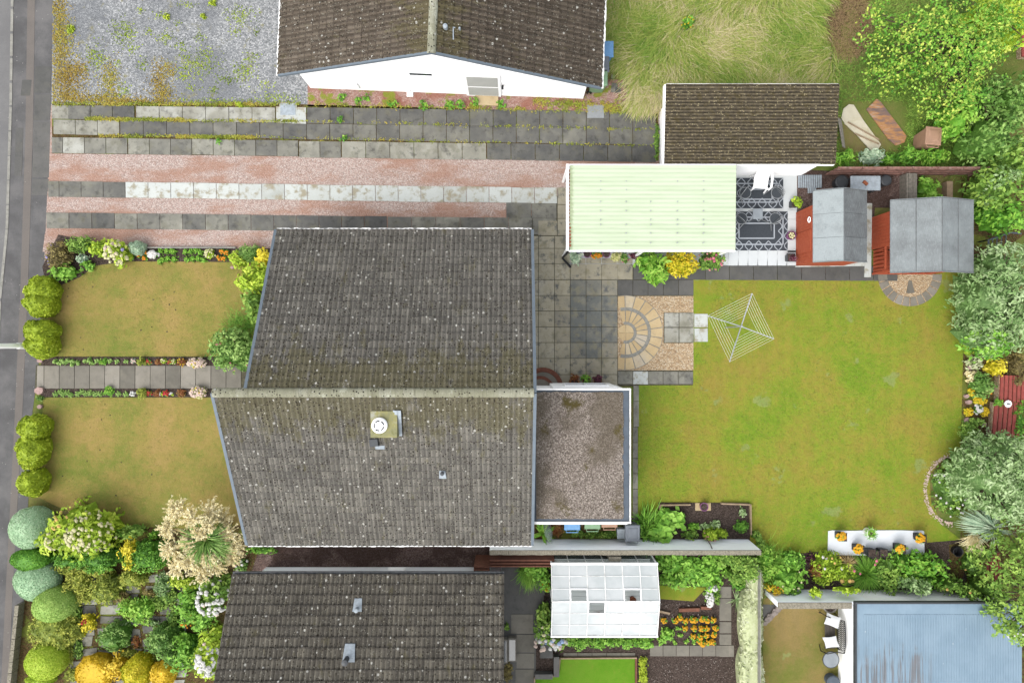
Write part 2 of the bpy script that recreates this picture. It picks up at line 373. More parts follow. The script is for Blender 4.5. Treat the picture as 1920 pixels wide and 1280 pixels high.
def felt(name, cols):
    n = N(name, .95, .1); f = n.noise(1.6, 5, .65)
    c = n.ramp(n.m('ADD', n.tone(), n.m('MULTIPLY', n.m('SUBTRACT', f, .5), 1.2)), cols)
    c = n.mix(n.m('MULTIPLY', n.step(n.noise(2.6, 5, .7), .56, .68), .35), c, '#737a7c')
    w_ = n.noise(1.0, 3, .8, n.map((40, 6, 1))); c = n.mix(n.m('MULTIPLY', n.step(w_, .45, .7), .25), c, '#d0d6d6')
    c = n.mix(n.m('MULTIPLY', n.step(n.noise(30, 3, .8), .5, .7), .25), c, '#5c6263')
    n.bump(n.noise(40, 2, .8), .006, .5); return n.fin(c)
M['felt'] = felt('grey_roof_felt', ['#7a7d7e', '#8e9394', '#a0a7a8', '#b4bdbe'])
def redwood():
    n = N('orange_red_painted_boards', .7, .25); g = n.noise(9, 3, .6)
    c = n.mix(n.step(g, .3, .7), C('#c25a3a'), C('#cf6a48'))
    return n.fin(c)
M['redwood'] = redwood()
def blueroof():
    n = N('blue_grey_painted_sheet', .5, .35)
    x = n.xyz(0); y = n.xyz(1)
    c = n.mix(n.step(n.noise(1.5, 4, .6), .3, .7), C('#8faabd'), C('#9cb6c8'))
    stk = n.noise(1.0, 3, .7, n.map((14, .35, 1)))
    c = n.mix(n.m('MULTIPLY', n.step(stk, .52, .7), .25), c, '#7f9bb0')
    low = n.step(n.m('ADD', y, n.m('MULTIPLY', n.noise(2, 3), 2.6)), -9.7, -10.7)
    rs_ = n.m('MULTIPLY', n.m('MULTIPLY', n.step(n.noise(1.0, 3, .7, n.map((9, .3, 1), (0, 0, 0))), .5, .6), low), n.step(n.xyz(0), 15.8, 14.9))
    c = n.mix(n.m('MULTIPLY', rs_, .7), c, n.ramp(n.noise(3, 2), ['#6a6a68', '#8d7a70']))
    d, v = n.vor(2.2, 'Both'); c = n.mix(n.m('MULTIPLY', n.m('LESS_THAN', d, .06), n.m('GREATER_THAN', v, .6)), c, '#dfe8ec')
    return n.fin(c)
M['blueroof'] = blueroof()
def ghglass():
    n = N('whitewashed_glass', .25, .5)
    c = n.mix(n.step(n.noise(.9, 4, .6), .38, .66), (.545, .565, .565, 1), (.46, .49, .49, 1))
    n.fin(c); tr = n.new('ShaderNodeBsdfTranslucent'); n.lk(c, tr.inputs[0]); ms = n.new('ShaderNodeMixShader'); ms.inputs[0].default_value = .4
    n.lk(n.b.outputs[0], ms.inputs[1]); n.lk(tr.outputs[0], ms.inputs[2]); n.lk(ms.outputs[0], n.t.nodes['Material Output'].inputs[0]); return n.mat
M['ghglass'] = ghglass()
def thin(name, c, t=.5):
    n = N(name, .3, .5); n.fin(C(c)); tr = n.new('ShaderNodeBsdfTransparent'); ms = n.new('ShaderNodeMixShader'); ms.inputs[0].default_value = t
    n.lk(n.b.outputs[0], ms.inputs[1]); n.lk(tr.outputs[0], ms.inputs[2]); n.lk(ms.outputs[0], n.t.nodes['Material Output'].inputs[0]); return n.mat
M['ghside'] = thin('greenhouse_side_glass', '#a8b8b2', .6)
M['bin_blue'] = plain('blue_bin_plastic', '#7fb6ea', .5, .05, 5)
M['bin_green'] = plain('green_bin_plastic', '#93b890', .5, .06, 5)
M['bin_brown'] = plain('brown_bin_plastic', '#c29a80', .5, .06, 5)
M['bin_grey'] = plain('grey_bin_plastic', '#808790', .5, .08, 5)
M['rug'] = plain('charcoal_rug', '#4c5259', .95, .12, 20)
M['rug_line'] = plain('pale_rug_yarn', '#c3cad2', .95, .05, 20)
M['mesh_dark'] = plain('dark_mesh_fabric', '#4a5056', .9, .1, 20)
M['cushion'] = plain('white_cushion_cloth', '#eef1f1', .9, .03, 9)
M['clear'] = plain('grey_glass_top', '#a4acb2', .15, .08, 3, spec=.6)
# leaves and flowers: (dark .. light)
LM = dict(
 lime=['#4c6210', '#82981c', '#a6bc2c', '#c4d244'], olive=['#62722a', '#808e34', '#9ca642', '#b8ba54'],
 green=['#3c6a1c', '#588c2a', '#78aa3a', '#98c452'], bright=['#437a20', '#68a230', '#8abc40', '#aed25c'],
 dark=['#3a5a1e', '#527a2e', '#729644', '#9ab866'], mid=['#3a5a20', '#587c2c', '#76993c', '#98b452'],
 grey=['#4a6a34', '#6e9250', '#94b072', '#b6cc98'], silver=['#7f9f86', '#a3bf9f', '#bcd2b0', '#dbe6cc'],
 yellow=['#7f9014', '#b8b41c', '#dccb28', '#f2e04a'], gold=['#94840e', '#caa81c', '#e4be22', '#f8da54'],
 yg=['#6f8f1c', '#94b42c', '#b4cf3c', '#d4e45c'], cream=['#9aa458', '#c4c67c', '#dcd69c', '#f0e8c4'],
 bluegreen=['#7aa07c', '#9abc92', '#b4cfa8', '#cfe0be'], topi=['#7aa048', '#98ba5a', '#acc86a', '#c2d87e'],
 rust=['#6a3c20', '#8c5430', '#a06c3c', '#8a8040'], purple=['#3a1e26', '#5c3040', '#744050', '#8a5060'],
 straw=['#94783e', '#b89c60', '#d4bc84', '#ecdcb0'], turf=['#7a9834', '#97a842', '#aaac4e', '#b8a65c'], dryturf=['#8c9446', '#a49c52', '#b6a660', '#c6ae70'], grass=['#6c9434', '#96b04a', '#b6ba62', '#e4d2ac'],
 maple=['#5f8c2e', '#86ac3c', '#a6c04c', '#cdd662'], goldmoss2=['#7f8a30', '#9aa43a', '#b0b048', '#b8a448'], goldmoss=['#94783a', '#a6903f', '#b2a046', '#a0a244'], ivy=['#7f9058', '#b6bf8c', '#d0d6ac', '#e6e8cc'],
 clover=['#8ea254', '#9dae60', '#a8b86c', '#b6c47c'], pampas=['#c2ae78', '#d9cb98', '#eadfb4', '#f6f0d2'], heath=['#7a6248', '#94785a', '#a48c66', '#9a9450'], brownveg=['#5a5030', '#75683c', '#8a7e48', '#a09050'])
for k_, v_ in LM.items(): M['l_'+k_] = leafmat(k_+'_leaf', v_, 2.1 if k_ == 'pampas' else 1.0 if k_ in ('turf', 'dryturf') else 1.85 if k_ in ('bluegreen', 'topi', 'green', 'dark', 'olive', 'mid') else 1.6)
FM = dict(white='#f6f4ee', pink='#f0a8a0', orange='#f29a1c', yellow='#f2cc22', red='#d0403a', cream='#eee8b4', lilac='#b0a8d8', blush='#f2d8c8', blue='#b4ccf0', rose='#e07890', apricot='#f6cc78', amber='#f4b41c')
for k_, v_ in FM.items(): M['f_'+k_] = plain(k_+'_petal', v_, .8, .12, 20)
# ---------------------------------------------------------------- vegetation
def leafquads(mb, c, nrm, L, Wd, tone):
    m = len(c); t = unit(np.cross(nrm, rs.normal(size=(m, 3)))); b = np.cross(nrm, t)
    L = L[:, None]; Wd = Wd[:, None]
    dn = nrm*L*.25
    v = np.stack([c-t*L, c+b*Wd-t*L*.1+dn*0, c+t*L-dn, c-b*Wd-t*L*.1+dn*0], 1)
    mb.quads(v, np.clip(tone, .02, .98))
def crown(mb, shapes, dens=1.0, leaf=.07, asp=.5, clump=.22, rough=.25, core=.66, tvar=.18, up=.6, t0=.5, skirt=.25):
    """leaf clumps spread over one or more rounded masses; shape = (px,py,rx_px,ry_px,z0,h)"""
    for (px, py, rx, ry, z0, h) in shapes:
        zc = z0+h*.6; x, y, _ = P(px, py, zc); k = (H-zc)/H/48; rx *= k; ry *= k
        area = PI*rx*ry*(1+h/(rx+ry)); K = max(5, int(1.5*area/(clump*clump)/2.2))
        rr = np.sqrt(rs.rand(K)); th = rs.rand(K)*2*PI
        rr = np.minimum(rr*(1+rough*.25*np.sin(3*th+rs.rand()*6)+rough*.2*np.sin(5*th+rs.rand()*6)), 1.05)
        q = np.maximum(1-rr**2.6, 0)**.5
        cz = z0+h*(skirt*rs.rand(K)*(rr > .6)+q*(.85+.15*rs.rand(K)))-clump*.4
        fk = rs.rand(K) < .35; rr = np.where(fk, .82+.16*rs.rand(K), rr); cz = np.where(fk, z0+h*(.05+.6*rs.rand(K)), cz)
        cz = np.maximum(cz, z0+clump*.3)
        cc = np.stack([x+rr*np.cos(th)*(rx-clump*.6), y+rr*np.sin(th)*(ry-clump*.6), cz], 1)
        cr = clump*(.65+.6*rs.rand(K)); ct = t0+rs.normal(size=K)*tvar
        n = int(dens*area*1.25/(leaf*leaf*asp*2)*.8)
        i = rs.randint(0, K, n); d = unit(rs.normal(size=(n, 3))+[0, 0, .55])
        outw = unit(np.stack([cc[i, 0]-x, cc[i, 1]-y, np.full(n, .3)], 1))
        p = cc[i]+d*cr[i, None]*np.array([1, 1, .75])*(.75+.35*rs.rand(n, 1))
        p[:, 2] = np.maximum(p[:, 2], .03)
        nn = unit(d*.6+outw*.25+[0, 0, up]+rs.normal(size=(n, 3))*.45)
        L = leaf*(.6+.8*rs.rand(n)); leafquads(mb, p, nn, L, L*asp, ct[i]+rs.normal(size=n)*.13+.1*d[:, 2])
        if core:
            nu, nv = 16, 6; V = []
            jit = 1+.14*rs.normal(size=(nv+1, nu))
            for a in range(nv+1):
                f = a/nv*PI/2
                for b in range(nu):
                    t = 2*PI*b/nu; r = core*math.cos(f)*jit[a, b]+.001
                    V.append((x+rx*r*math.cos(t), y+ry*r*math.sin(t), z0+h*core*1.08*math.sin(f)))
            F = [(a*nu+b, a*nu+(b+1) % nu, (a+1)*nu+(b+1) % nu, (a+1)*nu+b) for a in range(nv) for b in range(nu)]
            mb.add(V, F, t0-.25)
def clipped(mb, shapes, leaf=.035, dens=1.0, lump=.05, t0=.5, tvar=.1, sq=2.3):
    """close-clipped mass: closed skin with small leaves standing on it"""
    for (px, py, rx, ry, z0, h) in shapes:
        zc = z0+h*.5; x, y, _ = P(px, py, zc); k = (H-zc)/H/48; rx *= k; ry *= k
        ph = rs.rand(6)*6
        def surf(f, t):
            wv = 1+lump*(np.sin(3*t+ph[0])*.5+np.sin(5*t+ph[1]+4*f)*.4+np.sin(9*t+ph[2]+7*f)*.25)
            cf = np.abs(np.cos(f))**(2/sq)*(.80+.20*np.minimum(1, f/.55)); sf = np.abs(np.sin(f))**(2/sq)
            return np.stack([x+rx*cf*np.cos(t)*wv, y+ry*cf*np.sin(t)*wv, z0+h*sf*(1+lump*.8*np.sin(4*t+ph[3])*np.cos(f)+lump*.5*np.sin(7*f+ph[4]))], -1)
        nu, nv = 40, 14; ff, tt = np.meshgrid(np.linspace(0, PI/2-.01, nv), np.linspace(0, 2*PI, nu+1), indexing='ij')
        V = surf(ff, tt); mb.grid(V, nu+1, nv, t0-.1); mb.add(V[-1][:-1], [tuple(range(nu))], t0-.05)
        area = PI*rx*ry*(1+1.6*h/(rx+ry)); n = int(dens*area*.9/(leaf*leaf))
        f = np.arcsin(rs.rand(n)**.7); t = rs.rand(n)*2*PI
        p = surf(f, t); nn = unit(np.stack([np.cos(f)*np.cos(t)/rx, np.cos(f)*np.sin(t)/ry, np.sin(f)/h], 1))
        sp = 1+np.sin(p[:, 0]*4+ph[0])*.3
        L = leaf*(.6+.8*rs.rand(n)); leafquads(mb, p+nn*leaf*.4*rs.rand(n, 1), unit(nn+rs.normal(size=(n, 3))*.5), L, L*.5,
                  t0+tvar*np.sin(p[:, 0]*5+ph[5])*np.sin(p[:, 1]*4+ph[1])+rs.normal(size=n)*.16)
def blades(mb, x, y, z, n, L, W=.012, spread=1.0, tone=.5, arch=.6, r0=.03, direc=None, tv=.2):
    """arching strap leaves from one point (or from arrays of points)"""
    x = np.broadcast_to(x, (n,)).astype(float); y = np.broadcast_to(y, (n,)).astype(float)
    th = rs.rand(n)*2*PI if direc is None else direc+rs.normal(size=n)*.35
    el = np.clip(rs.normal(size=n)*.35+.9/spread*.7, .15, 1.5); ln = L*(.6+.5*rs.rand(n))
    p = np.stack([x+np.cos(th)*r0*rs.rand(n), y+np.sin(th)*r0*rs.rand(n), np.broadcast_to(z, (n,))], 1)
    s = np.stack([-np.sin(th), np.cos(th), np.zeros(n)], 1); tn = np.clip(tone+rs.normal(size=n)*tv, .02, .98)
    for k in range(3):
        d = np.stack([np.cos(th)*np.cos(el), np.sin(th)*np.cos(el), np.sin(el)], 1)
        q = p+d*(ln/3)[:, None]; q[:, 2] = np.maximum(q[:, 2], .02)
        w0, w1 = W*(1-.25*k), W*(.75-.33*k)
        mb.quads(np.stack([p-s*w0, p+s*w0, q+s*w1, q-s*w1], 1), tn)
        p = q; el = el-arch*(.7+.5*rs.rand(n))
def petals(mb, c, r, tone=.5, flat=.6):
    """small domed flower heads at points c"""
    for (x, y, z), q in zip(c, np.broadcast_to(r, (len(c),))):
        q = q*(.8+.4*rnd.random()); n = 7; a = rnd.random()*6
        V = [(x+q*math.cos(a+2*PI*i/n)*(1 if i % 2 else .8), y+q*math.sin(a+2*PI*i/n)*(1 if i % 2 else .8), z) for i in range(n)]
        V += [(x+q*.5*math.cos(a+2*PI*i/n), y+q*.5*math.sin(a+2*PI*i/n), z+q*flat*.7) for i in range(n)]+[(x, y, z+q*flat)]
        mb.add(V, [(i, (i+1) % n, n+(i+1) % n, n+i) for i in range(n)]+[(n+i, n+(i+1) % n, 2*n) for i in range(n)], rnd.random())
def fpts(shape, n, lift=.03, rmax=.95, sect=None):
    px, py, rx, ry, z0, h = shape; zc = z0+h*.6; x, y, _ = P(px, py, zc); k = (H-zc)/H/48; o = []
    for _ in range(n):
        r = rmax*math.sqrt(rnd.random()); t = rnd.random()*2*PI
        if sect: t = sect[0]+(sect[1]-sect[0])*rnd.random()
        o.append((x+rx*k*r*math.cos(t), y+ry*k*r*math.sin(t), z0+h*max(.25, (1-r**2.6)**.5)*.98+lift))
    return o
def plant(name, label, cat, shapes, pal='green', kind='crown', fl=None, group=None, stem=True, **kw):
    """a plant: foliage, stems, and flowers where it has them"""
    if not isinstance(shapes, list): shapes = [shapes]
    sh = shapes[0]; x, y, _ = P(sh[0], sh[1], sh[4]+sh[5]*.6); z0 = sh[4]
    t = thing(name, label, cat, (x, y, z0), group)
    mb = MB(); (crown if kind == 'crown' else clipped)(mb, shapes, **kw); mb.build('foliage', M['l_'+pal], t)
    if stem:
        s = MB()
        for _ in range(3 if sh[5] > .5 else 1):
            a = rnd.random()*6; r = sh[2]/48*.35
            s.tube([(x, y, z0-.02), (x+r*.4*math.cos(a), y+r*.4*math.sin(a), z0+sh[5]*.35), (x+r*math.cos(a), y+r*math.sin(a), z0+sh[5]*.62)], [.03, .022, .012], 5)
        s.build('stems', M['bark'], t)
    for f in (fl or []):
        fm, n, r = f[:3]; q = f[3] if len(f) > 3 else sh; pp = fpts(q, n); r = r*(1.15 if n > 14 else 1)
        for ch in ([pp] if n > 45 else [[p_] for p_ in pp]): m = MB(); petals(m, ch, r); m.build('flowers' if n > 45 else 'flower', M['f_'+fm], t)
    return t
def tree(name, label, shapes, pal, tr=.12, group=None, base=None, sub=None, fl=None, **kw):
    bx_, by_ = base if base else (shapes[0][0], shapes[0][1])
    zc = shapes[0][4]+shapes[0][5]*.5
    x, y, _ = P(bx_, by_, 0) if base else P(bx_, by_, zc)
    t = thing(name, label, 'tree', (x, y, 0), group)
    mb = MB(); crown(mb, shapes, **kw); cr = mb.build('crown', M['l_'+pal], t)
    tk = MB(); top = shapes[0][4]+shapes[0][5]*.3
    tk.tube([(x, y, 0), (x+.05, y-.03, top*.5), (x+.02, y+.04, top)], [tr, tr*.85, tr*.6], 8)
    for s in shapes:
        for _ in range(5):
            zt = s[4]+s[5]*(.45+.35*rnd.random()); ex, ey, _ = P(s[0]+s[2]*.6*rnd.uniform(-1, 1), s[1]+s[3]*.6*rnd.uniform(-1, 1), zt)
            zb = top*(.55+.4*rnd.random())
            tk.tube([(x, y, zb), ((x+ex)/2+.1, (y+ey)/2, (zb+zt)/2+.1), (ex, ey, zt)], [tr*.5, tr*.32, tr*.1], 5)
    tk.build('trunk', M['bark'], t)
    if sub:
        lf, kw2, sh2 = sub; mb = MB(); crown(mb, sh2, **kw2); mb.build('shoots', M['l_'+lf], t)
    for f in (fl or []):
        for p_ in fpts(f[3] if len(f) > 3 else shapes[0], f[1]): m = MB(); petals(m, [p_], f[2]); m.build('flower', M['f_'+f[0]], t)
    return t
# ================================================================ GROUND
def px(pts, h=0): return [P(a, b, h)[:2] for a, b in pts]
def sheet(name, pts, z, mat):
    return MB().sheet(px(pts), z).struct(name, M[mat])
MB().bx(-90, -80, -.5, -19.42, 80, -.11).struct('road', M['road'])
MB().bx(-19.42, -80, -.5, 90, 80, 0).struct('ground', M['rough'])
# pavement with kerb; its edges lean a little across the frame
pv = [(28,-400),(-3,560),(-40,1700),(14,1700),(32,1280),(45,1130),(60,780),(72,690),(80,560),(88,430),(97,200),(103,-400)]
MB().prism(px([(-120,-400),(30,-400),(19,200),(13,420),(-2,560),(-60,1700),(-120,1700)]), -.11, -.105).struct('road_edge', M['road'])
def strip(name, pa, pb, z0, z1, mat):
    m = MB(); m.prism(px(pa+pb[::-1]), z0, z1); return m.struct(name, M[mat])
kl = [(27,-400),(18,200),(11,430),(-2,560),(-52,1700)]; kr = [(32,-400),(23,200),(16,430),(3,560),(-47,1700)]
MB().prism(px([(-55,-400),(31,-400),(22,200),(15,430),(2,560),(-48,1700),(-90,1700)]), -.1, .004).struct('road', M['road'])
pr = [(103,-400),(97,200),(88,430),(80,560),(72,690),(60,780),(45,1130),(32,1280),(14,1700)]
strip('pavement', kr, pr[:], .0, .006, 'pavement')
m = MB()
for (a, b), (c_, d) in zip(zip(kl, kr), zip(kl[1:], kr[1:])):
    n = max(1, int(abs(c_[1]-a[1])/44))
    for i in range(n):
        f0, f1 = i/n+.004, (i+1)/n-.004
        q = [(a[0]+(c_[0]-a[0])*f0, a[1]+(c_[1]-a[1])*f0), (b[0]+(d[0]-b[0])*f0, b[1]+(d[1]-b[1])*f0), (b[0]+(d[0]-b[0])*f1, b[1]+(d[1]-b[1])*f1), (a[0]+(c_[0]-a[0])*f1, a[1]+(c_[1]-a[1])*f1)]
        m.prism(px(q), 0, .022, rnd.random())
m.struct('kerb', M['kerb'])
strip('pavement_patch', [(58,-400),(48,250),(38,560),(28,780),(10,1130),(2,1290),(-15,1700)], [(72,-400),(62,250),(52,560),(42,780),(23,1130),(16,1290),(0,1700)], .006, .011, 'trench')
# slabs and lighter repairs along the pavement
m = MB()
for x0, y0, x1, y1, t in [(67,125,97,175,.2),(66,178,96,226,.35),(64,229,95,333,.5),(62,336,92,366,.45),(42,150,60,180,.2),(30,240,44,330,.3)]:
    m.prism(px([(x0,y0),(x1,y0),(x1-3,y1),(x0-3,y1)]), .006, .012, t)
m.struct('pavement_slabs', M['slab_dark'])
# grey gravel parking bay and its moss
sheet('gravel', [(103,-300),(600,-300),(577,140),(577,196),(97,197)], .012, 'gravel_grey')
ORD = ['first','second','third','fourth','fifth','sixth','seventh','eighth','ninth','tenth','eleventh','twelfth','thirteenth','fourteenth','fifteenth','sixteenth']

# pink gravel under the white gable wall and over the whole drive
sheet('gravel_strip', [(577,150),(1250,150),(1240,214),(577,200)], .014, 'gravel_weed')
sheet('drive_gravel', [(96,196),(577,196),(1240,212),(1236,310),(1066,310),(1060,440),(512,472),(80,472),(86,430)], .010, 'gravel_pink')
# moss joints between slab rows
def rowy(x, ya, yb, xa=98, xb=1137): return ya+(yb-ya)*(x-xa)/(xb-xa)
m = MB(); m.sheet(px([(98,196),(560,196),(1234,214),(1234,302),(98,288)]), .014); m.struct('drive_joints', M['soil_br'])
def slabrow(mb, x0, x1, top, bot, pitch, z=.035, tone=None, jit=.04, gap=1.1, skip=()):
    """top/bot: (y at x=98, y at x=1137)"""
    n = max(1, round((x1-x0)/pitch)); xs = [x0+(x1-x0)*i/n for i in range(n+1)]
    for i in range(n):
        if i in skip: continue
        a, b = xs[i]+gap*.5, xs[i+1]-gap*.5; dy = rnd.uniform(-.5, .5); dz = rnd.uniform(-.004, .006)
        sk = -.35
        pts = [(a+sk, rowy(a, *top)+dy), (b+sk, rowy(b, *top)+dy), (b, rowy(b, *bot)+dy), (a, rowy(a, *bot)+dy)]
        t = tone(i, (a+b)/2) if tone else rnd.random()
        mb.prism(px(pts), 0, z+dz, min(.98, max(.02, t)))
def tn(base, v): return lambda i, x: base+rnd.uniform(-v, v)
m = MB()
slabrow(m, 98, 130, (198,209), (223,241), 32, tone=tn(.6,.1))
slabrow(m, 129, 253, (198,209), (223,241), 41.5, tone=tn(.2,.12))
slabrow(m, 256, 517, (198,209), (223,241), 42, tone=tn(.78,.1))
slabrow(m, 576, 1230, (197,209), (224,241), 44.5, tone=tn(.15,.14))
slabrow(m, 101, 225, (225,241), (252,270), 41.5, tone=tn(.72,.08))
slabrow(m, 226, 1230, (225,241), (253,271), 44, tone=tn(.28,.14))
slabrow(m, 98, 119, (258,271), (287,301), 21, tone=tn(.5,.1))
slabrow(m, 119, 240, (258,271), (287,301), 41, tone=lambda i, x: [.95,.5,.5][i])
slabrow(m, 241, 560, (258,271), (287,301), 42, tone=tn(.5,.25))
slabrow(m, 561, 640, (259,272), (289,303), 43, tone=tn(.5,.2))
slabrow(m, 641, 912, (259,272), (289,303), 45, tone=tn(.68,.12))
slabrow(m, 913, 1230, (259,272), (289,303), 45, tone=tn(.08,.1))
slabrow(m, 91, 112, (340,354), (369,383), 21, tone=tn(.4,.1))
slabrow(m, 112, 236, (340,354), (369,383), 41, tone=tn(.3,.15))
slabrow(m, 88, 514, (399,411), (428,440), 42, tone=tn(.3,.25))
slabrow(m, 514, 726, (399,411), (429,441), 43, tone=tn(.12,.1))
slabrow(m, 727, 1044, (399,411), (429,441), 45, tone=tn(.42,.15))
slabrow(m, 949, 1044, (370,383), (398,411), 47, tone=tn(.35,.1))
m.struct('drive_paving', M['slab'])
m = MB(); slabrow(m, 236, 1045, (340,354), (369,383), 43, tone=lambda i, x: .8 if x < 440 else rnd.uniform(.2, .8)); m.struct('pale_slab_row', M['slab_white'])
m = MB(); slabrow(m, 518, 575, (196,208), (225,241), 28, tone=tn(.4,.1), z=.03); m.struct('drain_surround', M['slab_white'])
# mossy tufts in the joints are built as weeds below
# ---------------- patio
MB().sheet(px([(990,410),(1068,350),(1068,480),(1300,500),(1302,724),(990,724)]), .016).struct('patio_joints', M['joint'])
gx = [982, 1009.5, 1039.6, 1069, 1098.7, 1128, 1157.7]; gy = [354+0, 384, 413, 442.5, 466, 494.5, 524.6, 554, 583, 613, 642, 671.7, 701.8, 723]
m = MB()
def cell(x0, y0, x1, y1, t, mb=None, z=.04, g=.5):
    (mb or m).prism(px([(x0+g,y0+g),(x1-g,y0+g),(x1-g,y1-g),(x0+g,y1-g)]), 0, z+rnd.uniform(-.003,.004), t)
for j in range(len(gy)-1):
    for i in range(6):
        x, y = (gx[i]+gx[i+1])/2, (gy[j]+gy[j+1])/2
        if y < 440: continue
        if y < 500 and x > 1068: continue
        dk = math.exp(-(((x-1108)/62)**2+((y-600)/92)**2)**2)
        cell(gx[i], gy[j], gx[i+1], gy[j+1], .80-.85*dk+rnd.uniform(-.12,.12))
for y0, y1 in [(384,410),(352,384)]: cell(1045, y0, 1064, y1, .6)
cell(1045,410,1066,442,.6); cell(1009,442-28,1045,442,.55)
for i in range(4): cell(1069+29.3*i, 494.5, 1069+29.3*(i+1), 524.6, .6+rnd.uniform(-.1,.1)); cell(1069+29.3*i, 484, 1069+29.3*(i+1), 494.5, .6)
m.struct('patio', M['slab_patio'])
m = MB()
for i in range(5):      # darker rows running right
    cell(1157.7+28.5*i, 524.6, 1157.7+28.5*(i+1)-(.0 if i<4 else 0), 554, rnd.uniform(.2,.5))
for x in np.arange(1187, 1640, 45): cell(x, 497+(x-1187)*.004, x+45, 524.5+(x-1187)*.006, rnd.uniform(.05,.35))
m.struct('garden_path', M['slab_dark'])
m = MB(); slabs4 = [(1245,586,1272.5,613.5),(1273,586,1301,613.5),(1245,614,1272.5,642),(1273,614,1301,642)]
for s in slabs4: cell(*s, .72+rnd.uniform(-.1,.1))
for i in range(5): cell(1158+28.3*i, 695+(.3*i), 1158+28.3*(i+1), 720, [.5,.9,.5,.45,.4][i])
cell(1187,722,1198,752,.5); cell(1187,752,1198,800,.6)
for i in range(6): cell(1186, 800+29*i, 1196, 829+29*i, .4+.1*(i%2))
m.struct('stepping_paving', M['slab'])
m = MB(); cell(1301,588,1327,614,.7); cell(1301,615,1327,641,.5); cell(1186.5,695.5,1215,720.5,.7,z=.046); m.struct('pale_paving', M['slab_white'])
m = MB(); m.sheet(px([(1158,555),(1300,555),(1300,586),(1158,586)]), .024); m.sheet(px([(1158,643),(1300,643),(1300,694),(1158,694)]), .024)
m.sheet(px([(1158,586),(1244,586),(1244,643),(1158,643)]), .024); m.struct('patio_gravel', M['gravel_beige'])
# stone circle set in the gravel
cx, cy, _ = P(1173, 623.5); q = 1/48; m = MB()
xl = P(1158.6, 0)[0]
def ringseg(mb, r0, r1, a0, a1, z, n=4, tone=.5):
    pts = [(cx+r1*math.cos(a0+(a1-a0)*i/n), cy+r1*math.sin(a0+(a1-a0)*i/n)) for i in range(n+1)]+[(cx+r0*math.cos(a1-(a1-a0)*i/n), cy+r0*math.sin(a1-(a1-a0)*i/n)) for i in range(n+1)]
    pts = [(max(x, xl), y) for x, y in pts]
    o = []
    for p in pts:
        if not o or abs(p[0]-o[-1][0])+abs(p[1]-o[-1][1]) > .004: o.append(p)
    a = abs(sum(o[i][0]*o[(i+1)%len(o)][1]-o[(i+1)%len(o)][0]*o[i][1] for i in range(len(o))))/2
    if a > .004: mb.prism(o, 0, z, tone)
b = MB(); ringseg(b, .0005, 70*q, -PI*.62, PI*.62, .03, 40); b.struct('circle_mortar', M['mortar'])
for k in range(4): ringseg(m, .01, 15*q, k*PI/2+.03, (k+1)*PI/2-.03, .046, 5, rnd.random())
for r0, r1, n, g in [(20.5,41,13,.035),(47.5,69,13,.02)]:
    for k in range(n):
        a0 = -PI*.6+k*1.2*PI/n; ringseg(m, r0*q, r1*q, a0+g*.7, a0+1.2*PI/n-g*.7, .046, 4, rnd.random())
m.struct('stone_circle', M['slab_sand'])
# ---------------- lawns
sheet('lawn', [(1197,722),(1299,722),(1299,524),(1640,524),(1830,500),(1815,620),(1808,760),(1806,840),(1770,860),(1742,890),(1745,940),(1768,985),(1800,1010),(1800,1075),(1420,1075),(1400,1000),(1404,941),(1234,941),(1234,985),(1196,985)], .020, 'lawn')
sheet('front_lawn', [(100,492),(135,508),(180,490),(245,489),(432,489),(500,500),(498,668),(90,668),(92,560)], .022, 'lawn_front')
sheet('front_lawn', [(82,745),(470,745),(500,980),(350,990),(215,985),(110,950),(70,930)], .022, 'lawn_front')
sheet('pink_border', [(84,440),(505,436),(505,466),(240,466),(110,470),(84,540)], .014, 'gravel_pink')
# beds
sheet('flower_bed', [(80,500),(110,440),(235,466),(510,466),(510,492),(245,490),(180,498),(150,520),(90,545)], .026, 'soil')
sheet('flower_bed', [(78,669),(500,669),(500,684.5),(78,684.5)], .030, 'soil')
sheet('flower_bed', [(78,728.5),(480,728.5),(480,744),(78,744)], .030, 'soil')
sheet('path_base', [(68,684),(490,684),(490,729),(66,729)], .018, 'joint')
m = MB()
for i in range(13): 
    x = 84+28.4*i; m.prism(px([(x+.5,685.5),(x+27.9,685.5),(x+27.6,728),(x+.2,728)]), 0, .042+rnd.uniform(-.003,.003), rnd.uniform(.1,.9))
m.prism(px([(71,685.5),(83,685.5),(83,728),(70,728)]), 0, .035, .9)
m.struct('garden_path', M['slab_path'])
# bottom-left garden: crazy paving under the shrubs
sheet('gravel_garden', [(60,960),(500,985),(470,1076),(400,1300),(20,1300),(46,1130)], .013, 'soil_br')
m = MB()
vs = []
for j in range(12):
    for i in range(11):
        x, y = 130+i*28+rnd.uniform(-5,5), 1075+j*20+rnd.uniform(-3,3)
        if 130 < x < 350:
            w_, h_ = rnd.uniform(20,27), rnd.uniform(13,18); m.prism(px([(x,y+rnd.uniform(-2,2)),(x+w_,y+rnd.uniform(-2,2)),(x+w_+rnd.uniform(-3,3),y+h_),(x+rnd.uniform(-3,3),y+h_)]), 0, .03+rnd.uniform(0,.006), rnd.random())
m.struct('crazy_paving', M['slab'])
m = MB()
for i in range(8): m.prism(px([(40-i*2.2,1128+i*21),(47-i*2.2,1128+i*21),(45-i*2.2,1148+i*21),(38-i*2.2,1148+i*21)]), 0, .35, rnd.random())
tag(m.build('garden_wall', M['coping'], base=P(38,1200)), 'low grey block wall beside the pavement below the domed hedges', 'wall')
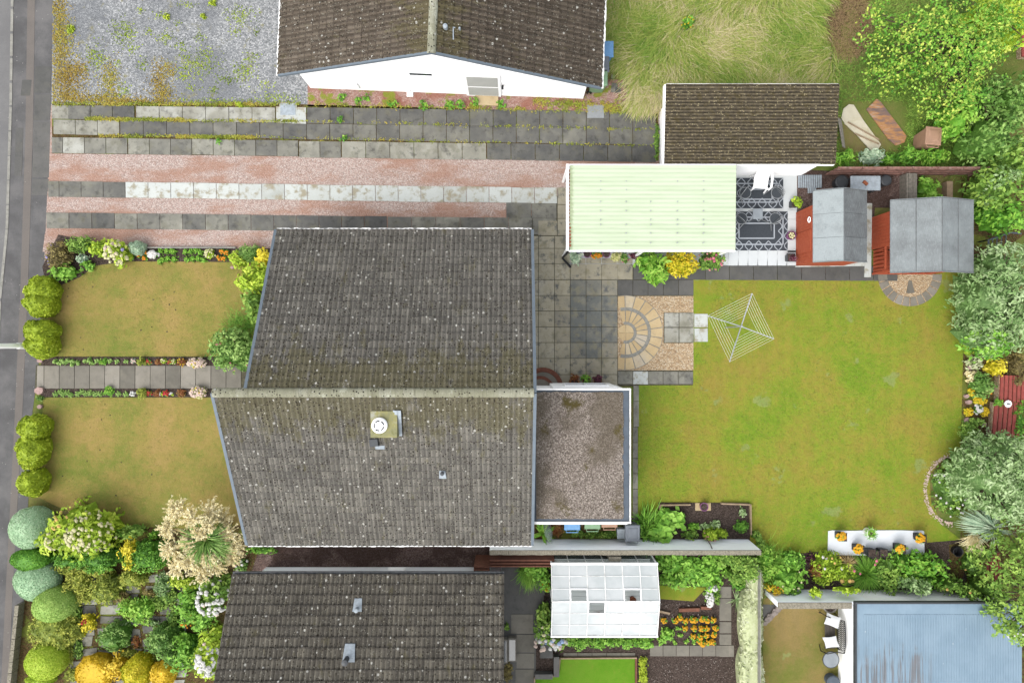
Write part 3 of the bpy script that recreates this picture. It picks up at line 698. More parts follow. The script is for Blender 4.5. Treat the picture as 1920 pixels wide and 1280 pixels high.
# alley between the houses, yard and vegetable garden
sheet('alley_gravel', [(455,1015),(960,1015),(960,1090),(420,1090)], .012, 'gravel_red')
sheet('yard', [(900,1040),(1040,1040),(1040,1300),(930,1300)], .014, 'slab_dark')
sheet('yard_soil', [(1000,975),(1200,975),(1200,1012),(1000,1012)], .018, 'soil_br')
m = MB()
for i, (x0,y0,x1,y1) in enumerate([(968,1188,1003,1222),(968,1223,1002,1252),(966,1253,1001,1290),(958,1150,1000,1187)]): cell(x0,y0,x1,y1,.3+.2*(i%2),z=.03)
m.struct('yard_slabs', M['slab_path'])
sheet('bed_soil', [(1234,941),(1406,943),(1406,1012),(1196,1012),(1196,985),(1234,980)], .028, 'soil')
sheet('bed_soil', [(1190,1030),(1425,1030),(1412,1300),(1005,1300),(1005,1190),(1036,1040)], .022, 'soil')
sheet('lawn_patch', [(1054,1232),(1190,1231),(1190,1300),(1003,1300),(1003,1268),(1046,1265),(1048,1240)], .034, 'lawn_small')
sheet('lawn_patch', [(1215,1095),(1325,1100),(1300,1126),(1215,1120)], .030, 'lawn')
m = MB()
for i in range(6): cell(1218+26*i*.95, 1208, 1218+26*(i+1)*.95, 1229, .35+rnd.uniform(-.1,.1), z=.045)
for i, y in enumerate([1098,1120,1141,1164,1187]): cell(1348, y, 1371, y+(22 if i<4 else 21), .4+rnd.uniform(-.1,.1), z=.045)
cell(1349,1208,1376,1230,.6,z=.045)
for i in range(5): cell(1056+27*i, 1222, 1056+27*(i+1), 1229, .3+rnd.uniform(-.1,.1), z=.045)
m.struct('vegetable_path', M['slab_path'])
sheet('neighbour_lawn', [(1430,1120),(1640,1120),(1640,1300),(1430,1300)], .026, 'lawn_brown')
sheet('concrete_corner', [(1430,1132),(1464,1132),(1432,1166),(1430,1168)], .034, 'slab_dark')
# white painted seating area beside the sheds
sheet('painted_floor', [(1062,310),(1500,310),(1500,380),(1494,498),(1062,498)], .018, 'white_deck')
m = MB()
for i in range(7): m.prism(px([(1366+18.2*i+.4,470),(1366+18.2*(i+1)-.4,470),(1366+18.2*(i+1)-.4,498),(1364+18.2*i+.4,498)]), 0, .05, .5)
for i, (a, b) in enumerate([(394,411),(412,434),(448,473)]): m.prism(px([(1476.5,a),(1493,a),(1492,b),(1476,b)]), 0, .05, .5)
m.struct('painted_slabs', M['white_deck'])
sheet('shed_yard', [(1494,318),(1720,328),(1720,390),(1640,390),(1630,520),(1494,510)], .021, 'gravel_red')
sheet('back_path', [(1800,325),(1920,330),(1920,440),(1812,520)], .024, 'soil_br')
# half-round step of setts in front of the summerhouse
cx, cy, _ = P(1705, 514); xl = -99; m = MB(); b = MB(); ringseg(b, .001, 60*q, -PI, 0, .03, 30); b.struct('half_round_gravel', M['gravel_beige'])
for k in range(12): ringseg(m, 43*q, 60*q, -PI+k*PI/12+.02, -PI+(k+1)*PI/12-.02, .046, 3, rnd.uniform(.3,.8))
ringseg(m, 12*q, 36*q, -PI*.56, -PI*.42, .046, 3, .2); m.struct('half_round_step', M['slab_path'])
m = MB(); m.prism(px([(1622,382),(1633,382),(1631,520),(1619,520)]), 0, .09, .6); m.prism(px([(1490,499),(1619,492),(1620,499),(1490,501)]), 0, .08, .7); m.struct('concrete_edge', M['slab_white'])
# planted border behind the lawn, brick path under the trees
sheet('border_soil', [(1806,630),(1920,630),(1920,1300),(1800,1100),(1800,860)], .024, 'soil_br')
sheet('bed_soil', [(1506,1036),(1812,1010),(1812,1110),(1425,1110),(1425,1040)], .028, 'soil')
m = MB(); m.prism(px([(1778,1020),(1810,1016),(1812,1060),(1800,1090),(1782,1085)]), 0, .035, .3); m.struct('brown_paving', M['soil_br'])
# painted slab for the planters
mb = MB(); pts = [(1552,994.5),(1560,993)]+[(1560+14*i, 993.3+rnd.uniform(-.5,.5)) for i in range(1,13)]+[(1731,995),(1732,1038),(1640,1040.5),(1551,1038.5)]
mb.prism(px(pts), 0, .06); mb.struct('planter_slab', M['slab_paint'])
# long-grass area soil, top right
sheet('meadow_ground', [(1135,-200),(1545,-200),(1560,160),(1250,160),(1240,214),(1135,205)], .010, 'rough')
sheet('worn_ground', [(1530,-200),(1650,-200),(1640,60),(1610,110),(1580,115),(1545,85)], .014, 'soil_br')
m = MB()
for _ in range(14): 
    x, y = rnd.uniform(1142,1175), rnd.uniform(118,168); s = rnd.uniform(6,12); m.prism(px([(x,y),(x+s,y+1),(x+s-1,y+s),(x-1,y+s)]), 0, .022+.004*rnd.random(), rnd.random())
m.struct('broken_paving', M['slab'])
# ================================================================ BUILDINGS
def V3(*a): return np.array(a, float)
def tiles(mb, O, U, V, W, L, tw=.335, cs=.298, tone=.5, jit=.13):
    """interlocking roof tiles on a slope: O eave corner, U along the eave, V up the slope"""
    U = unit(V3(*U)); V = unit(V3(*V)); Nn = np.cross(U, V)
    if Nn[2] < 0: Nn = -Nn
    nu = max(1, round(W/tw)); nv = max(1, round(L/cs)); tw = W/nu; cs = L/nv
    s_ = np.array([0, .10, .2, .32, .42, .5, .60, .7, .82, .92, .985, 1.0]); pr = np.array([.018, .03, .018, 0, 0, .006, .03, .03, .006, 0, 0, .002])
    k = len(s_)
    for j in range(nv):
        for i in range(nu):
            dz = rs.normal()*.004; dv = rs.normal()*.006
            lo = O+U*(i*tw)+V*(j*cs+dv-.02); up = O+U*(i*tw)+V*((j+1)*cs)
            A = lo+U*(s_*tw*.985)[:, None]+Nn*(pr+.044+dz)[:, None]; B = up+U*(s_*tw*.985)[:, None]+Nn*(pr+.006)[:, None]; D = A-Nn*.04
            E_ = A+(B-A)*.13; v = np.concatenate([D, A, E_, B]); f = [(r*k+a, r*k+a+1, (r+1)*k+a+1, (r+1)*k+a) for r in (0, 1, 2) for a in range(k-1)]
            tt = tone+rs.normal()*jit; mb.add(v, f, np.clip(np.array([tt-.7]*(k-1)+[tt-.42+rs.normal()*.1]*(k-1)+[tt+(-.42 if a in (3, 4, 8, 9) else .08) for a in range(k-1)]), .02, .98))  # lips, lower edges, roll valleys: gap shade and algae painted into tone
    # underlay below the tiles
    a, b, c, d = O, O+U*W, O+U*W+V*L, O+V*L
    mb.add([p-Nn*.10 for p in (a, b, c, d)]+[p-Nn*.005 for p in (a, b, c, d)], [(3,2,1,0),(4,5,6,7),(0,1,5,4),(1,2,6,5),(2,3,7,6),(3,0,4,7)], .1)
def bar(mb, a, b, w, h, tone=.5):
    """square-section bar lying from a to b"""
    a, b = V3(*a), V3(*b); d = unit(b-a); s = np.cross(d, [0, 0, 1.]); s = unit(s) if np.linalg.norm(s) > .01 else V3(1, 0, 0); u = np.cross(s, d)
    q = [(-1,-1),(1,-1),(1,1),(-1,1)]
    f = [a+s*x*w/2+u*y*h/2 for x, y in q]; g = [b+s*x*w/2+u*y*h/2 for x, y in q]
    return mb.add(f+g, [(3,2,1,0),(4,5,6,7),(0,1,5,4),(1,2,6,5),(2,3,7,6),(3,0,4,7)], tone)
def ridge(mb, a, b, n, w=.16, tone=.5):
    a, b = V3(*a), V3(*b); d = (b-a)/n; s = unit(np.cross(d, [0, 0, 1.]))
    for i in range(n):
        p, q = a+d*(i+.01), a+d*(i+1); V = []
        for r, k in ((p, 1.06), (q, 1.0)):
            for t in np.linspace(-PI/2, PI/2, 9): V.append(r+s*w*k*math.sin(t)+V3(0, 0, .11*k*math.cos(t)-.02))
        mb.add(V, [(j, j+1, j+10, j+9) for j in range(8)]+[tuple(range(9))], tone+rnd.uniform(-.25, .25))
def window(parent, name, axis, pos, c, z0, w, h, out):
    """window lying in a wall; axis 0: wall runs along x; out: outward sign"""
    fr, gl = MB(), MB(); d = .05*out
    def b(m, u0, u1, v0, v1, e):
        if axis == 0: m.bx(u0, pos, v0, u1, pos+d*e, v1)
        else: m.bx(pos, u0, v0, pos+d*e, u1, v1)
    b(fr, c-w/2, c+w/2, z0, z0+.07, 1); b(fr, c-w/2, c+w/2, z0+h-.07, z0+h, 1)
    for u in (c-w/2, c-.03, c+w/2-.06): b(fr, u, u+.06, z0+.07, z0+h-.07, 1)
    b(gl, c-w/2+.06, c+w/2-.06, z0+.07, z0+h-.07, .4)
    f = fr.build(name, M['upvc'], parent); g = gl.build('pane', M['glass'], f); return f
def subb(mb, name, mat, par): return mb.build(name, M[mat] if isinstance(mat, str) else mat, par)
# ---------------------------------------------------------------- main house (ridge runs west-east)
ze, zr = 2.5, 5.3
yN = P(0, 432, ze)[1]; yR = P(0, 736, zr)[1]; yS = P(0, 1020, ze)[1]
xW1 = P(519, 0, ze)[0]; xW2 = P(465, 0, ze)[0]; xE = P(999, 0, 4)[0]-.0
ho = thing('bungalow', 'large central bungalow with grey tiled gable roof, square mossy chimney and flat-roofed extension', 'house', ((xW1+xE)/2, yR, 0))
mb = MB()
mb.bx(xW1+.35, yR, 0, xE-.15, yN-.35, ze); mb.bx(xW2+.35, yS+.35, 0, xE-.15, yR, ze)
for x in (xW2+.36, xE-.16): # gable triangles
    mb.add([(x, yS+.35, ze), (x, yN-.35 if x > 0 else yR, ze), (x, yR, zr-.15), (x-.2*(1 if x > 0 else -1), yS+.35, ze), (x-.2*(1 if x > 0 else -1), yN-.35 if x > 0 else yR, ze), (x-.2*(1 if x > 0 else -1), yR, zr-.15)], [(0,1,2),(5,4,3),(0,2,5,3),(1,4,5,2)])
mb.add([(xW1+.36, yR, ze), (xW1+.36, yN-.35, ze), (xW1+.36, yR, zr-.15), (xW1+.56, yR, ze), (xW1+.56, yN-.35, ze), (xW1+.56, yR, zr-.15)], [(0,2,1),(3,4,5),(0,3,5,2),(1,2,5,4)])
subb(mb, 'wall', 'white', ho)
for c_, x in ((-1.2, xW1+.35), (-4.9, xW2+.35)): window(ho, 'window', 1, x, c_ + (2.2 if x == xW1+.35 else 0), .9, 1.8, 1.2, -1)
window(ho, 'window', 0, yN-.35, -3.5, 1.0, 1.2, 1.1, 1); window(ho, 'window', 0, yN-.35, -6.2, 1.0, 1.2, 1.1, 1)
window(ho, 'window', 1, xE-.15, 2.5, .9, 1.6, 1.2, 1)
mb = MB(); mb.bx(xE-.15, .2, .02, xE-.09, 1.1, 2.05); d_ = subb(mb, 'door', 'upvc', ho); mb = MB(); mb.bx(xE-.09, .95, 1.0, xE-.05, 1.05, 1.06); subb(mb, 'handle', 'steel', d_)
rf = MB(); dN = V3(0, yR-yN, zr-ze); dS = V3(0, yR-yS, zr-ze)
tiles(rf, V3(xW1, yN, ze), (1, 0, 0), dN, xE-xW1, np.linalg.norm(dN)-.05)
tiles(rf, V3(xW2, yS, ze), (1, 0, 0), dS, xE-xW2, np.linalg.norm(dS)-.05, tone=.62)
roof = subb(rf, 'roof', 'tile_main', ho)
mb = MB(); ridge(mb, (xW2-.02, yR, zr+.0), (xE, yR, zr+.0), 27, .145); subb(mb, 'ridge_tiles', 'ridge', roof)
for x, y in ((xW1, yN), (xE, yN), (xW2, yS), (xE, yS)):
    mb = MB(); s_ = -1 if x < 0 else 1
    a, b = V3(x+s_*.03, y, ze+.01), V3(x+s_*.03, yR, zr+.01)
    for i in range(18): bar(mb, a+(b-a)*i/18, a+(b-a)*(i+1)/18-(b-a)*.0, .10, .11+.004*(i % 2), rnd.random())
    subb(mb, 'verge_trim', 'verge', roof)
for y, x0 in ((yN, xW1), (yS, xW2)):
    mb = MB(); s_ = 1 if y > 0 else -1; rag = []
    n = 60
    for i in range(n):
        a, b = x0+(xE-x0)*i/n, x0+(xE-x0)*(i+1)/n
        mb.bx(a, y+s_*(.0), ze-.07, b, y+s_*(.085+rnd.uniform(-.012,.012)), ze-.005, .5)
    subb(mb, 'gutter', 'white_wood', ho)
# chimney stack in the southern slope
def slope_z(y): return ze+(zr-ze)*(y-yS)/(yR-yS)
cx, cy, zt = P(719, 797, 5.14); mb = MB(); mb.bx(cx-.42, cy-.40, slope_z(cy)-.6, cx+.42, cy+.44, zt-.06)
ch = subb(mb, 'chimney', 'moss_stack', roof) if 'moss_stack' in M else None
if ch is None:
    n = N('mossy_cement', .95, .1); f = n.noise(2.6, 5, .7)
    M['moss_stack'] = n.fin(n.ramp(n.step(f, .3, .7), ['#8e8c5c', '#a3a27c', '#b0ab72', '#c0c0b0']))
    ch = subb(mb, 'chimney', 'moss_stack', roof)
px_, py_, _ = P(712, 797, 5.1)
mb = MB(); mb.mi = 0; mb.lathe(px_, py_, [(.25, zt-.06), (.25, zt+.02), (.21, zt+.05), (.21, zt+.10), (.03, zt+.11)], 24)
mb.mi = 1
for k in range(5):
    a0 = k*2*PI/5+.15; mb.lathe(px_, py_, [(.13, zt+.106), (.13, zt+.118), (.172, zt+.118), (.172, zt+.106)], 6, a0=a0, a1=a0+.95)
mb.build('chimney_cap', [M['upvc'], M['black']], roof)
mb = MB(); x0, y0, _ = P(745, 765, 4.9); 
for i in range(4): a = P(742+3*i, 768, 4.9); b = P(741+4*i, 815, 4.5); bar(mb, a[:2]+(slope_z(a[1])+.09+.04*(i % 2),), b[:2]+(slope_z(b[1])+.09+.03*(i % 2),), .1, .02, rnd.random())
subb(mb, 'flashing', 'lead', roof)
mb = MB(); a = P(702, 829, 4.5); mb.ob(a[0], a[1], slope_z(a[1])+.02, .3, .26, .16, .1, .5, .9); subb(mb, 'roof_vent', 'darkgrey', roof)
mb = MB(); a = P(709, 836, 4.5); mb.ob(a[0]+.05, a[1]-.05, slope_z(a[1])+.0, .3, .12, .06, 0, .5); subb(mb, 'flashing', 'lead', roof)
def soil_vent(parent, pxl, pyl, zs, r=.06, plate='lead', dy=-.1, h=.3, cap='lead', s=.36, e=0):
    """vent pipe rising from a lead plate that lies on the slope; zs(y) gives the slope height"""
    x, y, _ = P(pxl, pyl, zs(P(pxl, pyl, 4.2)[1])); z = zs(y)
    mb = MB(); sl = zs(y+.5)-zs(y-.5)
    v = [(x-s/2, y-s*.6), (x+s/2, y-s*.6), (x+s/2*.8, y+s*.6), (x-s/2*.8, y+s*.6)]
    mb.hexa([(a, b, zs(b)+.03) for a, b in v], [(a, b, zs(b)+.085) for a, b in v]); pl = subb(mb, 'flashing', plate, parent)
    mb = MB(); mb.lathe(x+e, y+dy, [(r, zs(y+dy)), (r, z+h), (r*1.25, z+h), (r*1.25, z+h+.06), (r*.3, z+h+.08)], 14); subb(mb, 'vent_pipe', cap, parent)
soil_vent(roof, 830, 889, slope_z, .055, dy=.06, h=.18, s=.24, cap='darkgrey')
# ---------------------------------------------------------------- flat-roofed extension
ex = ho
x0, y1, _ = P(1001, 728, 2.65); x1, y0, _ = P(1183, 981, 2.65)
mb = MB(); mb.bx(x0-.3, y0+.12, 0, x1-.12, y1-.05, 2.45); 
mb.bx(P(1037,0,2.5)[0], y1-.05, 0, P(1160,0,2.5)[0], y1+.04, 2.40); subb(mb, 'extension_wall', 'white', ex)
window(ex, 'window', 0, y1+.04, 2.7, .9, 1.6, 1.2, 1); window(ex, 'window', 1, x1-.12, (y0+y1)/2, .6, 2.4, 1.6, 1)
mb = MB(); xa = xE+.1; mb.bx(xa, y0+.06, 2.46, x1-.06, y1-.06, 2.60); er = subb(mb, 'flat_roof', 'verge_dark', ex) if 'verge_dark' in M else None
if er is None: M['verge_dark'] = plain('slate_blue_felt', '#65707c', .85, .1, 4); er = subb(mb, 'flat_roof', 'verge_dark', ex)
n_ = MB(); pts = [(xa+.06, y0+.14)]+[(xa+.06+(x1-xa-.34)*i/24, y0+.14+rnd.uniform(0,.03)) for i in range(1, 25)]+[(x1-.27+rnd.uniform(-.04,.04), y0+.2+(y1-y0-.5)*i/26) for i in range(27)]+[(xa+.06+(x1-xa-.34)*(24-i)/24, y1-.13+rnd.uniform(-.02,.02)) for i in range(25)]
n_.prism(pts, 2.60, 2.625); subb(n_, 'chippings', 'chips', er)
mb = MB(); mb.bx(xa, y1-.06, 2.42, x1, y1, 2.66); mb.bx(xa, y0, 2.42, x1, y0+.06, 2.66); mb.bx(x1-.04, y0+.06, 2.42, x1+.0, y1-.06, 2.64); mb.bx(xa, y0-.07, 2.40, x1-.1, y0-.003, 2.5)
subb(mb, 'fascia', 'white_wood', er)
# curved brick doorstep at the back door
cx, cy, _ = P(1018, 726); m = MB(); m.lathe(cx, cy, [(1.75*.42, 0), (1.75*.42, .14), (.001, .141)], 28); m2 = MB()
t = thing('brick_step', 'round red brick doorstep of two tiers in the corner by the flat-roofed extension', 'step', (cx, cy, 0))
m2 = MB(); m2.lathe(cx, cy, [(.78, .0), (.78, .145), (.62, .145), (.62, .1)], 30); m2.lathe(cx-.12, cy-.1, [(.56, .14), (.56, .29), (.44, .29), (.44, .2)], 26); subb(m2, 'brick_rim', 'brick', t)
m2 = MB(); m2.lathe(cx, cy, [(.6, .0), (.6, .14), (.001, .141)], 28); m2.lathe(cx-.12, cy-.1, [(.44, .14), (.44, .28), (.001, .281)], 24); subb(m2, 'tread', 'slab_path', t)
# ---------------------------------------------------------------- northern house (ridge runs towards the top)
ang = R(-2.25); uu = V3(math.cos(ang), math.sin(ang), 0); vv = V3(-math.sin(ang), math.cos(ang), 0)
G = V3(*P(809, 98, 4.95)); zrN = 4.95; zeN = 2.5; run = 5.7; D = 9.5
nh = thing('bungalow', 'bungalow at the top with brown mossy roof and a white gable wall', 'house', (G[0], G[1]+3, 0))
def Q(u, v, z): p = G+uu*u+vv*v; return (p[0], p[1], z)
def qbox(mb, u0, u1, v0, v1, z0, z1, tone=.5):
    q = [(u0,v0),(u1,v0),(u1,v1),(u0,v1)]; return mb.hexa([Q(a,b,z0) for a,b in q], [Q(a,b,z1) for a,b in q], tone)
wv = .48; mb = MB()
wl, wr = -run+.38, run-.38; zs_ = zeN+(zrN-zeN)*.38/run-.09
mb.add([Q(wl,wv,0),Q(wr,wv,0),Q(wr,wv,zs_),Q(0,wv,zrN-.12),Q(wl,wv,zs_),Q(wl,wv+D,0),Q(wr,wv+D,0),Q(wr,wv+D,zs_),Q(0,wv+D,zrN-.12),Q(wl,wv+D,zs_)],
       [(0,1,2,3,4),(9,8,7,6,5),(1,6,7,2),(0,4,9,5),(2,7,8,3),(3,8,9,4)]); nw = subb(mb, 'wall', 'white', nh)
def nx(pxl): return (P(pxl, 170, .8)[0]-G[0])/uu[0]
mb = MB(); qbox(mb, nx(772), nx(818), wv-.05, wv-.002, 1.7, 1.78); qbox(mb, nx(772), nx(818), wv-.02, wv-.001, 1.78, 2.0); wf = subb(mb, 'window', 'upvc', nh)
mb = MB(); qbox(mb, nx(775), nx(815), wv-.03, wv-.021, 1.8, 1.97); subb(mb, 'pane', 'glass', wf)
a, b = nx(872), nx(938); mb = MB(); qbox(mb, a, b, wv-.06, wv-.001, 0.02, 2.1); dr = subb(mb, 'door', 'upvc', nh); mb = MB(); qbox(mb, a+.35, b-.1, wv-.42, wv-.062, 0, .10); subb(mb, 'doorstep', 'slab_sand', nh)
mb = MB(); qbox(mb, a+.1, b-.1, wv-.075, wv-.0605, .15, .95); qbox(mb, a+.1, b-.1, wv-.075, wv-.0605, 1.05, 1.95); subb(mb, 'door_panel', 'pale_panel', dr)
mb = MB(); qbox(mb, b-.02+.06, b+.12, wv-.2, wv-.05, 1.2, 1.25); subb(mb, 'handle', 'black', dr)
mb = MB(); mb.ob(*P(663, 161, .3)[:2], .25, .48, .22, .5, ang, .5, .95); subb(mb, 'meter_box', 'upvc', nh)
mb = MB(); p = P(769, 178); mb.tube([(p[0], p[1]+.28, 0), (p[0], p[1]+.28, .5), (p[0], p[1]+.12, .3), (p[0], p[1]+.06, .1)], .05, 8); mb.bx(p[0]-.12, p[1]-.08, 0, p[0]+.12, p[1]+.12, .06); subb(mb, 'drain_pipe', 'upvc', nh)
rf = MB(); eL = V3(*Q(-run, 0, zeN)); eR = V3(*Q(run, 0, zeN)); vL = V3(*Q(0, 0, zrN))-eL; vR = V3(*Q(0, 0, zrN))-eR; Ls = np.linalg.norm(vL)-.05
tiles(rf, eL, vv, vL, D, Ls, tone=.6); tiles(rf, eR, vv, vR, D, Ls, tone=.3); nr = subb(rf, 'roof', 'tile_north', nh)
mb = MB(); ridge(mb, Q(0, -.05, zrN), Q(0, D, zrN), 21, .14); subb(mb, 'ridge_tiles', 'ridge', nr)
for e in (-run, run):
    mb = MB(); a, b = V3(*Q(e, -.02, zeN+.01)), V3(*Q(0, -.02, zrN+.01))
    for i in range(18): bar(mb, a+(b-a)*i/18, a+(b-a)*(i+1)/18, .07, .10+.004*(i % 2), rnd.random())
    subb(mb, 'verge_trim', 'verge', nr)
for e in (-run, run):
    mb = MB(); s_ = 1 if e > 0 else -1
    for i in range(40): qbox(mb, e+s_*.0, e+s_*(.09+rnd.uniform(-.015,.015)), i*D/40, (i+1)*D/40, zeN-.08, zeN-.0)
    subb(mb, 'gutter', 'white_wood', nh)
for k, (pxl, pyl) in enumerate([(835, 50), (849, 52), (861, 49)]):
    x, y, _ = P(pxl, pyl, 4.9); u = x-G[0]; z = zrN-(zrN-zeN)*abs(u)/run; mb = MB()
    if k == 1: bar(mb, (x, y-.3, z+.06), (x, y+.1, z+.06), .035, .03); bar(mb, (x-.05, y+.08, z+.08), (x+.06, y+.08, z+.05), .03, .03)
    else: mb.lathe(x, y, [(.075-.02*k, z-.1), (.075-.02*k, z+.2), (.02, z+.22)], 14)
    subb(mb, 'vent_pipe', 'lead', nr)
# ---------------------------------------------------------------- southern house
yT = P(0, 1077, 2.5)[1]; xw, xe = P(436, 0, 2.5)[0], P(945, 0, 3.2)[0]; sl = math.tan(R(26)); runS = 5.2
sh = thing('bungalow', 'bungalow at the bottom with dark tiled roof and two vent pipes', 'house', ((xw+xe)/2, yT-runS, 0))
def szz(y): return 2.5+sl*(yT-y)
zR2 = 2.5+sl*runS
mb = MB(); y_a, y_b = yT-.55, yT-2*runS+.55
mb.add([(xw+.3,y_a,0),(xw+.3,y_b,0),(xw+.3,y_b,2.4),(xw+.3,yT-runS,zR2-.2),(xw+.3,y_a,2.4),(xe-.15,y_a,0),(xe-.15,y_b,0),(xe-.15,y_b,2.4),(xe-.15,yT-runS,zR2-.2),(xe-.15,y_a,2.4)],
       [(4,3,2,1,0),(5,6,7,8,9),(0,5,9,4),(1,2,7,6),(4,9,8,3),(3,8,7,2)]); subb(mb, 'wall', 'white_wall', sh)
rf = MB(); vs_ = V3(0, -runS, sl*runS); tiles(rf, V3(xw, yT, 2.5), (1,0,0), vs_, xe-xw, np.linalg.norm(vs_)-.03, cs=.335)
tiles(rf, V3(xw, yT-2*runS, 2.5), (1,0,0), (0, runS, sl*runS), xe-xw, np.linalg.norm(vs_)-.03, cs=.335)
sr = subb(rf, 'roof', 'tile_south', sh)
mb = MB(); ridge(mb, (xw, yT-runS, zR2), (xe, yT-runS, zR2), 23); subb(mb, 'ridge_tiles', 'ridge', sr)
mb = MB(); mb.bx(xw, yT+.003, 2.40, xe, yT+.1, 2.47); subb(mb, 'gutter', 'darkgrey', sh)
soil_vent(sr, 675, 1126, szz, .06, dy=-.1, h=.28, s=.32, cap='lead')
soil_vent(sr, 658, 1217, szz, .085, dy=-.16, h=.42, s=.42, e=-.06, cap='darkgrey')
mb = MB(); a = P(745, 1066, 2.0); mb.ob(a[0], a[1]-.10, 1.95, .60, .30, .36, 0, .5); subb(mb, 'flue_box', 'white_wood', sh)

# cold frames beside the east wall
for (x0, y0, x1, y1) in [(943,1192,952,1236),(953,1190,968,1233)]:
    a, b = P(x0, y0), P(x1, y1); t = thing('cold_frame', 'narrow dark cold frame beside the lower house wall, '+('against the wall' if x0 < 950 else 'farther from the wall'), 'cold frame', ((a[0]+b[0])/2, (a[1]+b[1])/2, 0), 'cold frames beside the lower house')
    mb = MB(); mb.bx(a[0], b[1], .02, b[0], a[1], .3); subb(mb, 'box', 'wood_grey', t); mb = MB(); mb.bx(a[0]+.04, b[1]+.05, .3, b[0]-.04, a[1]-.05, .32); subb(mb, 'lid', 'glass', t)
# ---------------------------------------------------------------- garage with corrugated roof
x0, y1, _ = P(1250, 158, 2.5); x1, y0, _ = P(1565, 308, 2.2)
ga = thing('garage', 'white garage with mossy brown corrugated roof beside the pale green carport', 'garage', ((x0+x1)/2, (y0+y1)/2, 0))
mb = MB(); mb.hexa([(x0+.33,y0+.12,0),(x1-.3,y0+.12,0),(x1-.3,y1-.1,0),(x0+.33,y1-.1,0)], [(x0+.33,y0+.12,2.08),(x1-.3,y0+.12,2.08),(x1-.3,y1-.1,2.38),(x0+.33,y1-.1,2.38)]); subb(mb, 'wall', 'white', ga)
mb = MB(); nb = 260; ys = np.linspace(y0, y1, nb)
for j in range(4):
    xa_, xb_ = x0+(x1-x0)*j/4-.03, x0+(x1-x0)*(j+1)/4+.03; X = np.linspace(xa_, xb_, 6)
    zz = 2.2+.3*(ys-y0)/(y1-y0)+.02*np.sin(ys*2*PI/.115)+(j % 2)*.012
    Vv = np.zeros((nb, 6, 3)); Vv[:, :, 0] = X; Vv[:, :, 1] = ys[:, None]; Vv[:, :, 2] = zz[:, None]; mb.grid(Vv, 6, nb, .5)
gr_ = subb(mb, 'roof', 'corr', ga)
mb = MB(); mb.hexa([(x0-.09,y0+.02,2.0),(x0-.035,y0+.02,2.0),(x0-.035,y1-.02,2.3),(x0-.09,y1-.02,2.3)], [(x0-.09,y0+.02,2.22),(x0-.035,y0+.02,2.22),(x0-.035,y1-.02,2.52),(x0-.09,y1-.02,2.52)]); mb.bx(x0, y1, 2.32, x1, y1+.025, 2.49); mb.bx(x0, y0-.03, 2.05, x1, y0+.0, 2.17); subb(mb, 'fascia', 'white_wood', ga)
mb = MB(); mb.bx(x0+.28, y0+.5, .05, x0+.328, y0+2.6, 1.95); subb(mb, 'garage_door', 'upvc', ga)
# ---------------------------------------------------------------- carport of corrugated plastic
x0, y1, _ = P(1062, 310, 2.3); x1, y0, _ = P(1378, 469, 2.15)
cp = thing('carport', 'open carport with a pale green corrugated plastic roof joined to the garage', 'carport', ((x0+x1)/2, (y0+y1)/2, 0))
mb = MB(); nb = 300; ys = np.linspace(y0, y1, nb); X = np.linspace(x0+.13, x1, 12); zz = 2.2+.1*(ys-y0)/(y1-y0)+.0045*np.sign(np.sin(ys*2*PI/.152))*np.abs(np.sin(ys*2*PI/.152))**.6
Vv = np.zeros((nb, 12, 3)); Vv[:, :, 0] = X; Vv[:, :, 1] = ys[:, None]; Vv[:, :, 2] = zz[:, None]; mb.grid(Vv, 12, nb, .5); cr = subb(mb, 'roof_sheet', 'carport', cp)
for x_ in (1126, 1174, 1220, 1270, 1319): 
    for y_ in (340, 356, 378, 395, 412, 421, 437, 455):
        if rnd.random() < .75: a = P(x_, y_, 2.28); mb = MB(); mb.lathe(a[0], a[1], [(.022, 2.2), (.022, 2.305), (.004, 2.31)], 6); subb(mb, 'roof_screw', 'steel', cr)
mb = MB()
for k in range(22):
    y = y0+.12+k*(y1-y0-.2)/22; mb.lathe(x0+.13, y+.04, [(.05, 2.17), (.05, 2.225), (.001, 2.23)], 8)
subb(mb, 'foam_fillers', 'terracotta', cp)
mb = MB(); mb.bx(x0, y0-.02, 2.08, x0+.09, y1+.05, 2.28); mb.bx(x0+.1, y0-.05, 2.05, x1, y0-.005, 2.19); mb.bx(x0+.1, y1+.005, 2.1, x1, y1+.05, 2.27); subb(mb, 'fascia', 'upvc', cp)
for (x, y) in [(x0+.05, y0+.05), (x0+.05, y1-.05), (x1-.1, y0+.05), (x1-3.2, y0+.05)]: mb = MB(); mb.bx(x-.04, y-.04, 0, x+.04, y+.04, 2.07); subb(mb, 'post', 'upvc', cp)
mb = MB(); a = P(1067, 468, 2.1); b = P(1070, 500, .2); mb.tube([(a[0], a[1], 2.05), (a[0]-.05, a[1]-.08, 1.6), (a[0]-.12, a[1]-.1, .5), (b[0], b[1], .08)], .045, 8); subb(mb, 'downpipe', 'black', cp)
for yb in (0, 1, 2, 3): mb = MB(); yy = y0+.3+yb*(y1-y0-.6)/3; mb.bx(x0+.1, yy-.03, 2.02, x1-.05, yy+.03, 2.12); subb(mb, 'rafter', 'white_wood', cp)
